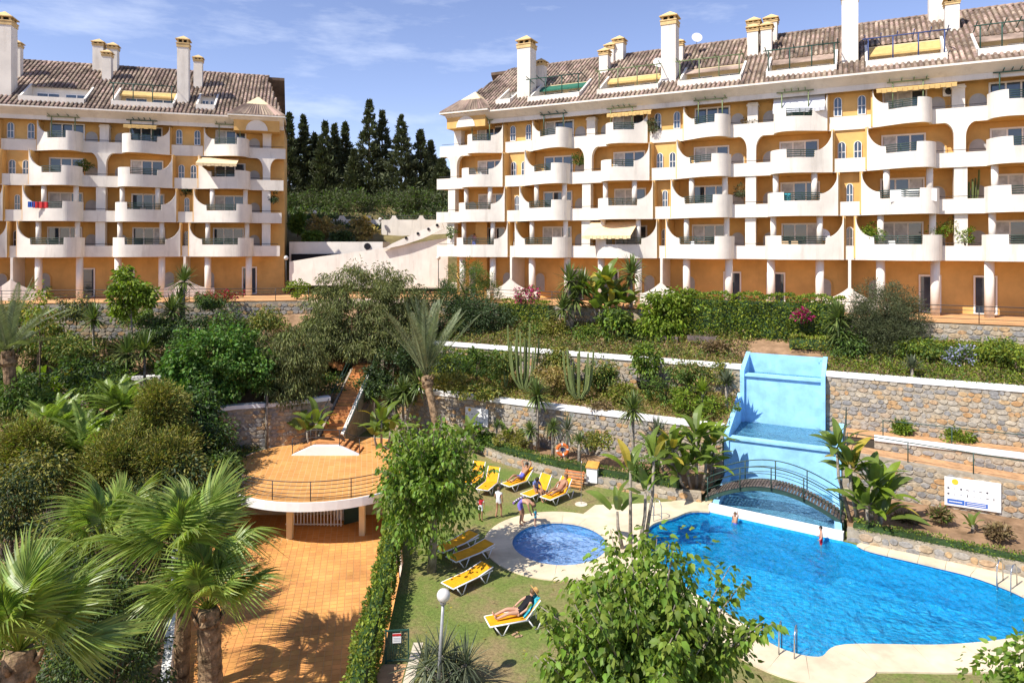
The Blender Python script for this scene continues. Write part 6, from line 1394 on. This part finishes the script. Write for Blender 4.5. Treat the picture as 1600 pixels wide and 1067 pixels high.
# white bin with orange lid, crate bench, shower board
c = at(926, 752, 0.2); root = empty('waste_bin', c, R(-20), 'white box bin with orange lid at the planter edge', 'bin')
MB().box(-.28, .28, -.22, .22, 0, .75).build('box', white2, root); MB().prism([(-.32, -.28), (.32, -.28), (.32, .28), (-.32, .28)], [.76]*4, [.82, .82, .98, .98]).build('lid', awn_y if False else mat('orange_lid', (.62, .3, .06), .8), root)
c = at(893, 764, 0); root = empty('slatted_screen', c, R(-25), 'leaning panel of reddish wooden slats behind the loungers', 'bench')
for i in range(6): MB().box(-.55, .55, -.03, .03, -.045, .045).build('slat', orange_wood, root, (0, .04+.1*i, .16+.115*i), (R(-35), 0, 0))
for x in (-.45, .45): MB().tube([(x, 0, 0), (x, .6, .82)], .03, 5).build('frame_bar', orange_wood, root)
for x in (-.45, .45): MB().tube([(x, .62, 0), (x, .58, .78)], .03, 5).build('leg', orange_wood, root)
c = at(752, 702, 0); root = empty('shower_post', c, 0, 'thin dark shower post at the end of the planter', 'shower'); MB().box(-.05, .05, -.05, .05, 0, .9).build('post', rail_dark, root); MB().tube([(0, 0, .88), (0, -.02, 1.0), (.02, -.2, 1.02)], .015, 5).build('spout', metal, root)
c = at(908, 788, 0); root = empty('pole_shower', c, 0, 'slim steel pool shower beside the white bin', 'shower'); MB().tube([(0, 0, 0), (0, 0, 2.05), (0, -.12, 2.15), (0, -.25, 2.1)], .02, 6).build('pipe', metal, root); MB().lathe([(.3, 0), (.3, .03)], n=16).build('tray', plank_pale, root)
a = MB(); q0 = at(802, 786, .06); q1 = at(824, 774, .06); md = (q0+q1)/2+Vector((-.15, .12, 0)); ns = [q0.lerp(md, t).lerp(md.lerp(q1, t), t) for t in [i/12 for i in range(13)]]
for i in range(12): a.tube([p-q0 for p in ns[i:i+2]], .05, 8, i % 2)
tag(a.build('pool_noodle', (mat('purple_foam', (.25, .12, .4), .8), white2), None, q0), 'purple and white foam pool noodle lying on the grass', 'pool noodle')
for i, (px, py, lab) in enumerate(((808, 992, 'pair of sandals'), )):
    c = at(px, py, .01); r_ = empty('sandals', c, .6, 'pair of small sandals on the grass beside the straw hat lounger', 'sandals')
    for y in (-.07, .07):
        o = MB().prism([(-.12, -.04), (.1, -.05), (.14, 0), (.1, .05), (-.12, .04)], 0, .025).build('sole', beige_s, r_, (rnd.uniform(-.05, .05), y*1.3, 0), (0, 0, y*3)); MB().tube([(.02, -.05, .02), (.04, 0, .06), (.02, .05, .02)], .01, 5).build('strap', black, o)
# ladders
def ladder(label, p, rz):
    root = empty('pool_ladder', p, rz, label, 'pool ladder')
    for s_ in (-.22, .22): MB().tube([(s_, .45, 0), (s_, .42, .6), (s_, .28, .82), (s_, .05, .82), (s_, -.1, .62), (s_, -.12, -.9)], .022, 7).build('handrail', metal, root)
    for z in (-.25, -.5, -.75): MB().box(-.22, .22, -.16, -.08, z, z+.03).build('rung', metal, root)
ladder('steel pool ladder at the near edge of the large pool', (8.55, 21.1, .05), R(150)); ladder('steel pool ladder near the slender banana plants', (6.55, 31.05, .05), R(25)); ladder('steel pool ladder at the right end of the pool', (18.05, 25.0, .05), R(-55))
# arched bridge
A, Bq = Vector((9.55, 33.25, .45)), Vector((14.75, 30.25, .45)); root = empty('arched_bridge', A, 0, 'small arched footbridge with green railings over the cascade basin', 'bridge')
d = (Bq-A); L = d.length; d = d/L; nn = Vector((-d.y, d.x, 0)); wd = 1.15; H = 1.0
def arcp(t, off=0, up=0): return d*(L*t)+nn*off+Vector((0, 0, H*math.sin(math.pi*t)**.9+up))
pm = MB().box(-.055, .055, -wd/2, wd/2, -.025, .025).mesh('plank', wood)
for i in range(44):
    t = (i+.5)/44; s0, s1 = arcp(t-.004), arcp(t+.004); sl = math.atan2((s1-s0).z, math.hypot((s1-s0).x, (s1-s0).y)); add('plank', pm, root, arcp(t), (0, -sl, math.atan2(d.y, d.x)))
for s_ in (-1, 1):
    b = MB(); n = 24
    for i in range(n):
        p, q = arcp(i/n, s_*wd*.47, -.04), arcp((i+1)/n, s_*wd*.47, -.04); dz = Vector((0, 0, -.2)); o = nn*.05
        b.face([p, q, q+dz, p+dz]); b.face([p+o, p+dz+o, q+dz+o, q+o]); b.face([p+dz, q+dz, q+dz+o, p+dz+o]); b.face([p, p+o, q+o, q])
    b.build('side_beam', rail_green, root)
    for h_, r_ in ((.35, .016), (.6, .016), (.9, .026)): MB().tube([arcp(i/20, s_*wd*.52, h_) for i in range(21)], r_, 6).build('rail', rail_green, root)
    for t in (.02, .27, .5, .73, .98): MB().tube([arcp(t, s_*wd*.52, -.15), arcp(t, s_*wd*.52, .9)], .028, 6).build('post', rail_green, root)
# pots on the cactus bed, stepping pots
for i, (px, py, d_, lab) in enumerate(((1008, 600, 41.5, 'dark round pot of the umbrella tree'), (1098, 530, 45, 'grey wooden planter box on the upper bed'), (1040, 530, 46, 'second grey planter box on the upper bed'))):
    c = dp(px, py, d_); r_ = empty('plant_pot', c-Vector((0, 0, .25)), RA, lab, 'plant pot')
    if i == 0: MB().lathe([(.4, 0), (.55, .5), (.6, .52), (.6, .58), (.5, .58), (.5, .5)], n=18).build('pot', mat('dark_pot', (.06, .055, .055), .8), r_)
    else:
        for s_ in (-1, 1): MB().box(-.9, .9, s_*.4-.03, s_*.4+.03, 0, .5).build('plank', MT['bare_twigs'], r_)
        for s_ in (-1, 1): MB().box(s_*.9-.03, s_*.9+.03, -.37, .37, 0, .5).build('end_plank', MT['bare_twigs'], r_)
        MB().box(-.86, .86, -.37, .37, .05, .4).build('soil', soil, r_)
# ---------------------------------------------------------------- things on balconies
def bpos(px, k, off=0):
    bb, uu, f_ = (RB, RU, rs) if px > 600 else (LB, LU, ls); s_ = f_(px, YK[k]+off); ang = math.atan2(uu[1], uu[0])
    return Vector((bb[0]+uu[0]*s_-uu[1]*(YK[k]+off), bb[1]+uu[1]*s_+uu[0]*(YK[k]+off), ZK[k]+.27)), ang
def bchair(lab, px, k, off, m, rz=0):
    p, a_ = bpos(px, k, off); r_ = empty('balcony_chair', p, a_+rz, lab, 'chair')
    MB().box(-.26, .26, -.26, .26, .42, .46).build('seat', m, r_); MB().prof([(-.26, .46), (.26, .46), (.22, 1.02), (-.22, 1.02)], .24, .28).build('backrest', m, r_)
    for sx in (-.22, .22):
        for sy in (-.22, .22): MB().tube([(sx*1.1, sy*1.1, 0), (sx, sy, .42)], .022, 5).build('leg', m, r_)
        MB().tube([(sx*1.15, -.22, .42), (sx*1.15, -.22, .66), (sx*1.15, .26, .68)], .02, 5).build('armrest', m, r_)
def btable(lab, px, k, off, m):
    p, a_ = bpos(px, k, off); r_ = empty('balcony_table', p, a_, lab, 'table'); MB().lathe([(.5, .98), (.5, 1.02)], n=16).build('table_top', m, r_)
    for w in range(4): MB().tube([(.35*math.cos(w*1.57+.8), .35*math.sin(w*1.57+.8), 0), (.2*math.cos(w*1.57+.8), .2*math.sin(w*1.57+.8), .98)], .022, 5).build('leg', m, r_)
beige = mat('beige_chair', (.6, .42, .25), .7)
bchair('white chair on the top right building balcony near the middle', 970, 3, .6, white2, 2.6); btable('dark table on the balcony below the yellow awning', 980, 3, .8, rail_dark)
bchair('white plastic chair on a third floor balcony', 950, 2, .5, white2, 2.4); bchair('second white plastic chair on the same third floor balcony', 972, 2, .6, white2, .6)
bchair('dark chair beside a glass table under the white awning bay', 1085, 2, .6, rail_dark, 2); btable('round table with dark legs on a third floor balcony', 1104, 2, .6, beige); bchair('dark chair right of the round balcony table', 1120, 2, .6, rail_dark, -2)
bchair('white chair left of the grey third floor door', 1220, 2, .5, white2, 2.6); bchair('beige chair on a low right building balcony', 1228, 0, .5, beige, 3); bchair('beige chair right of the first on the low balcony', 1243, 0, .5, beige, 3)
bchair('white chair on a first floor balcony near the middle', 1082, 0, .5, white2, 3); btable('low table on a first floor balcony near the middle', 1100, 0, .5, beige); bchair('white garden chair near the corner first floor balcony', 808, 0, .5, white2, 2); bchair('white lounge chair behind plants on a first floor balcony', 1395, 0, .4, white2, 2.8)
bchair('grey chair on a left building balcony', 200, 1, .5, shutter, 3); bchair('second grey chair on a left building balcony', 225, 1, .5, shutter, 3); bchair('dark chair on the right low balcony of the left building', 340, 0, .6, rail_dark, 3)
def cloth(lab, px, k, w, h, m, name='towel', dx=0):
    p, a_ = bpos(px, k, 0); Wd = 1; b = MB(); n = 10
    pts = [(-w/2+w*i/n, .03*math.sin(i*1.9), 1.55-h+.03*math.sin(i*2.3), 1.57) for i in range(n+1)]; b.strip(pts, .012)
    o = b.build(name, m, None, p+Vector((.95*math.sin(a_), -.95*math.cos(a_), -.27)), (0, 0, a_)); tag(o, lab, 'laundry')
cloth('red cloth drying over a left building railing', 70, 1, 1.1, .5, redm); cloth('blue cloth drying beside the red one', 56, 1, .5, .45, blue_p); cloth('white sheet hanging over a right building balcony rail', 1425, 1, 2.6, .75, white2, 'sheet'); cloth('blue patterned towel hanging on a balcony rail', 1229, 1, .7, .5, teal)
# ---------------------------------------------------------------- people
PPL = []
navy = mat('striped_cloth', (.16, .2, .42), .8, .2, .6, 22); blue_s = mat('blue_shorts', (.12, .13, .5), .8); red_s = mat('red_shirt', (.55, .02, .04), .8); wcl = mat('white_cloth', (.75, .74, .76), .8); hairm = mat('dark_hair', (.025, .018, .014), .6, .3, .2, 20); hair_b = mat('brown_hair', (.12, .07, .035), .6, .3, .2, 20); straw = mat('straw_hat', (.62, .36, .12), .8, .2, .15, 20); turq = mat('turquoise_vest', (.05, .42, .5), .7); eye_m = mat('eye', (.02, .02, .02), .3)
STAND = dict(pel=(0, 0, .95), bel=(0, 0, 1.1), che=(0, 0, 1.33), nec=(0, 0, 1.48), hea=(.02, 0, 1.56), top=(.02, 0, 1.72), shl=(0, .17, 1.42), ell=(-.02, .24, 1.14), hal=(.06, .25, .9), shr=(0, -.17, 1.42), elr=(-.02, -.24, 1.14), har=(.06, -.25, .9),
             hil=(0, .09, .92), knl=(.02, .1, .5), anl=(-.02, .1, .08), tol=(.14, .11, .03), hir=(0, -.09, .92), knr=(.02, -.1, .5), anr=(-.02, -.1, .08), tor=(.14, -.11, .03))
EDG = [('pel', 'bel', .125, 'bottom'), ('bel', 'che', .12, 'top'), ('che', 'nec', .13, 'top'), ('nec', 'hea', .055, 'skin'), ('hea', 'top', .085, 'skin'),
       ('che', 'shl', .09, 'top'), ('shl', 'ell', .052, 'sleeve'), ('ell', 'hal', .038, 'skin'), ('che', 'shr', .09, 'top'), ('shr', 'elr', .052, 'sleeve'), ('elr', 'har', .038, 'skin'),
       ('pel', 'hil', .11, 'bottom'), ('hil', 'knl', .085, 'thigh'), ('knl', 'anl', .058, 'skin'), ('anl', 'tol', .042, 'skin'), ('pel', 'hir', .11, 'bottom'), ('hir', 'knr', .085, 'thigh'), ('knr', 'anr', .058, 'skin'), ('anr', 'tor', .042, 'skin')]
RAD = dict(pel=.125, bel=.115, che=.135, nec=.055, hea=.085, top=.07, shl=.06, ell=.043, hal=.032, shr=.06, elr=.043, har=.032, hil=.095, knl=.062, anl=.042, tol=.03, hir=.095, knr=.062, anr=.042, tor=.03)
def person(label, loc, rz, pose, sc, cl, hair=None, hat=None):
    J = {k: Vector(v) for k, v in {**STAND, **pose}.items()}; ks = list(J)
    me = bpy.data.meshes.new('body'); me.from_pydata([tuple(J[k]) for k in ks], [(ks.index(a), ks.index(b)) for a, b, r_, t in EDG], [])
    root = empty('person', loc, rz, label, 'person'); root.scale = (sc,)*3; o = add('body', me, root); m_ = o.modifiers.new('skin', 'SKIN'); m_.use_smooth_shade = True
    for i, k in enumerate(ks): sv = me.skin_vertices[0].data[i]; sv.radius = (RAD[k]*(1.25 if k == 'che' else 1), RAD[k]); sv.use_root = k == 'pel'
    s2 = o.modifiers.new('sub', 'SUBSURF'); s2.levels = s2.render_levels = 1
    PPL.append((o, J, cl)); up = (J['top']-J['nec']).normalized(); f_ = Vector((1, 0, 0)); f_ = (f_-up*f_.dot(up)); f_ = f_.normalized() if f_.length > .2 else Vector((0, 0, 1)); c = J['hea']+(J['top']-J['hea'])*.35
    l_ = up.cross(f_).normalized(); M = Matrix((f_, l_, up)).transposed().to_4x4(); M.translation = c
    fb = MB().ball((.088, 0, -.03), .018, .016, .026, 8, 5); [fb.ball((-.005, s_*.088, 0), .02, .01, .03, 6, 4) for s_ in (-1, 1)]; fo = fb.build('face', cl['skin'], root); fo.matrix_local = M
    eb = MB(); [eb.ball((.082, s_*.034, .02), .012, n=6, k=4) for s_ in (-1, 1)]; eb.ball((.083, 0, -.065), .008, .025, .006, 6, 4); eo = eb.build('eyes', eye_m, root); eo.matrix_local = M
    if hair:
        hb = MB(); n, k2 = 12, 7
        for a_ in range(k2+1):
            th = math.pi/2*(1-a_/k2*1.25)
            for j in range(n):
                w = 2*math.pi*j/n; low = 1 if math.cos(w) < .3 else .45
                t2 = max(th, -.1) if low < 1 else th; hb.v.append((-.012+.101*math.cos(max(t2, .12) if low < 1 else t2)*math.cos(w), .1*math.cos(t2)*math.sin(w), .02+.115*math.sin(max(t2, .25) if low < 1 else t2)))
        for a_ in range(k2):
            for j in range(n): hb.f.append((a_*n+j, a_*n+(j+1) % n, (a_+1)*n+(j+1) % n, (a_+1)*n+j)); hb.m.append(0); hb.sm.append(True)
        ho = hb.build('hair', hair, root); ho.matrix_local = M
    if hat:
        hm = MB().lathe([(.24, .03), (.23, .05), (.11, .06), (.105, .13), (.07, .16), (.01, .165)], n=20).build('hat', hat, root); Mh = M.copy(); Mh.translation = c+up*.02+f_*.04; hm.matrix_local = Mh @ Matrix.Rotation(R(35), 4, 'Y')
    return root
def RECL(back, kn=.06):      # lying along +x (feet at -x) on a lounger: hips at bed height, back raised
    b_ = R(back); u_ = Vector((math.cos(b_), 0, math.sin(b_))); h = Vector((1.12, 0, .5)); P = {}
    P['pel'] = h; P['bel'] = h+u_*.16; P['che'] = h+u_*.4; P['nec'] = h+u_*.55; P['hea'] = h+u_*.63+Vector((-.03, 0, .03)); P['top'] = h+u_*.78+Vector((-.05, 0, .07))
    for s_, k in ((1, 'l'), (-1, 'r')):
        P['sh'+k] = h+u_*.48+Vector((0, s_*.17, 0)); P['el'+k] = h+u_*.22+Vector((-.02, s_*.3, .04)); P['ha'+k] = h+Vector((-.12, s_*.26, .05))
        P['hi'+k] = h+Vector((-.06, s_*.09, 0)); P['kn'+k] = Vector((.68, s_*.11, .5+kn*(1.5 if s_ > 0 else 1))); P['an'+k] = Vector((.24, s_*.12, .45)); P['to'+k] = Vector((.18, s_*.13, .58))
    return {k: tuple(v) for k, v in P.items()}
def on_lounger(lab, key, pose, cl, hair=None, hat=None, sc=1.0):
    _, b_, a_ = LG[key]; return person(lab, b_, a_, pose, sc, cl, hair, hat)
def CL(sk, top, bottom, sleeve=None, thigh=None): return dict(skin=sk, top=top, bottom=bottom, sleeve=sleeve or sk, thigh=thigh or sk)
on_lounger('woman in a black swimsuit and straw hat reclining on a lounger', 'd', RECL(48), CL(skin, black, black), hair_b, straw)
po = RECL(50, .12); po.update(ell=(1.5, .36, 1.22), hal=(1.62, .12, 1.22), elr=(1.5, -.36, 1.22), har=(1.62, -.12, 1.22))
on_lounger('shirtless man in blue shorts reclining with arms behind his head', 'g', po, CL(skin2, skin2, blue_s, None, blue_s), hairm)
on_lounger('sunbather lying back on the lounger nearest the wading pool', 'i', RECL(42), CL(skin2, skin2, mat('tan_bikini', (.35, .16, .1), .8)), hair_b)
sit = dict(pel=(.7, -.05, .5), bel=(.66, -.1, .64), che=(.56, -.2, .86), nec=(.5, -.28, .98), hea=(.47, -.33, 1.05), top=(.43, -.4, 1.19), shl=(.42, -.12, .92), ell=(.28, -.3, .72), hal=(.24, -.45, .52), shr=(.66, -.28, .92), elr=(.6, -.5, .72), har=(.5, -.58, .5),
           hil=(.62, -.1, .48), knl=(.56, -.52, .5), anl=(.54, -.56, .08), tol=(.52, -.7, .03), hir=(.8, -.1, .48), knr=(.78, -.52, .5), anr=(.76, -.56, .08), tor=(.76, -.7, .03))
on_lounger('person in a blue and white striped outfit sitting sideways on a lounger', 'h', sit, CL(skin2, navy, navy, navy), hairm)
person('boy in a red and white football shirt walking on the lawn', at(751, 813, 0), R(-95), dict(knl=(.1, .1, .52), anl=(.04, .1, .1), tol=(.2, .11, .04), anr=(-.14, -.1, .1), tor=(0, -.11, .03)), .66, CL(skin2, red_s, wcl, wcl, wcl), hairm)
person('girl in a white top walking towards the loungers', at(779, 809, 0), R(60), dict(knr=(.14, -.1, .54), anr=(.1, -.1, .1), tor=(.26, -.11, .05), anl=(-.16, .1, .12), tol=(-.02, .1, .04), hal=(.2, .25, .98)), .82, CL(skin2, wcl, wcl), hair_b)
bend = dict(pel=(-.22, 0, .93), bel=(-.08, 0, 1.03), che=(.2, 0, 1.08), nec=(.34, 0, 1.02), hea=(.42, 0, .98), top=(.56, 0, .9), shl=(.26, .18, 1.04), ell=(.34, .22, .78), hal=(.42, .14, .56), shr=(.26, -.18, 1.04), elr=(.34, -.22, .78), har=(.42, -.14, .56),
            hil=(-.2, .1, .9), knl=(-.05, .14, .5), anl=(-.12, .15, .08), tol=(.05, .16, .03), hir=(-.2, -.1, .9), knr=(-.05, -.14, .5), anr=(-.12, -.15, .08), tor=(.05, -.16, .03))
mp_ = at(818, 819, .045); person('shirtless man in violet shorts bending over a toddler at the wading pool', mp_, R(-20), bend, 1.0, CL(skin2, skin, mat('violet_shorts', (.2, .16, .5), .8), None, MT['violet_shorts']), hair_b)
person('toddler in a turquoise swim vest held at the pool edge', (mp_.x+.52, mp_.y-.2, .045), R(-40), dict(hal=(.12, .25, 1.1), har=(.12, -.25, 1.1)), .45, CL(skin, turq, turq), hair_b)
w1 = at(1272, 850, -.45); person('boy in red swim shorts standing in the shallow water at the weir', (13.1, 28.95, -.62), R(160), dict(hal=(.14, .3, 1.0), har=(.14, -.3, 1.0)), .72, CL(skin, skin, red_s, None, red_s), hairm)
person('swimmer with raised arm beside the weir of the large pool', (10.15, 31.05, -.95), R(200), dict(ell=(.05, .32, 1.62), hal=(.1, .3, 1.88)), .78, CL(skin, skin, blue_s), hair_b)
person('person standing behind the railing of the corner balcony', bpos(741, 0, .5)[0], RA-R(90), dict(hal=(.2, .2, 1.05)), 1.0, CL(skin2, mat('pink_shirt', (.5, .2, .2), .8), blue_s, MT['pink_shirt'], blue_s), hairm)
def finish_people():
    dg = bpy.context.evaluated_depsgraph_get(); done = []
    for o, J, cl in PPL: done.append(bpy.data.meshes.new_from_object(o.evaluated_get(dg)))
    for (o, J, cl), me in zip(PPL, done):
        o.modifiers.clear(); names = list(dict.fromkeys(cl.values())); me.materials.clear()
        for m_ in names: me.materials.append(m_)
        segs = [(J[a], J[b], t, RAD[a]) for a, b, r_, t in EDG]
        for p in me.polygons:
            c = p.center; best, bt = 9, 'skin'
            for a, b, t, r_ in segs:
                ab = b-a; k = max(0, min(1, (c-a).dot(ab)/max(1e-6, ab.dot(ab)))); dd = (c-a-ab*k).length-r_*.5
                if dd < best: best, bt, kk = dd, t, k
            if bt == 'thigh' and kk > .62: bt = 'skin'
            if bt == 'sleeve' and kk > .6: bt = 'skin'
            p.material_index = names.index(cl[bt]); p.use_smooth = True
        bm = bmesh.new(); bm.from_mesh(me)                    # fingers, rooted in the palms of the same body
        for s_ in ('l', 'r'):
            h, e = J['ha'+s_], J['el'+s_]; d_ = (h-e).normalized(); sd_ = d_.orthogonal().normalized(); thumb = d_.cross(sd_); mi = names.index(cl['skin'])
            for i in range(5):
                off = sd_*(.016*(i-1.5)) if i < 4 else thumb*.022; L_ = (.085, .095, .09, .072, .06)[i]; dirv = (d_+(thumb*.7 if i == 4 else thumb*.12)).normalized()
                p0 = h+off; p1 = p0+dirv*L_*.55; p2 = p1+(dirv-thumb*.35).normalized()*L_*.45; mbf = MB().tube([p0, p1, p2], [.0095, .009, .006], 5)
                vs = [bm.verts.new(v_) for v_ in mbf.v]
                for f_ in mbf.f:
                    nf = bm.faces.new([vs[k] for k in f_]); nf.material_index = mi; nf.smooth = True
        bm.to_mesh(me); bm.free(); o.data = me
finish_people()
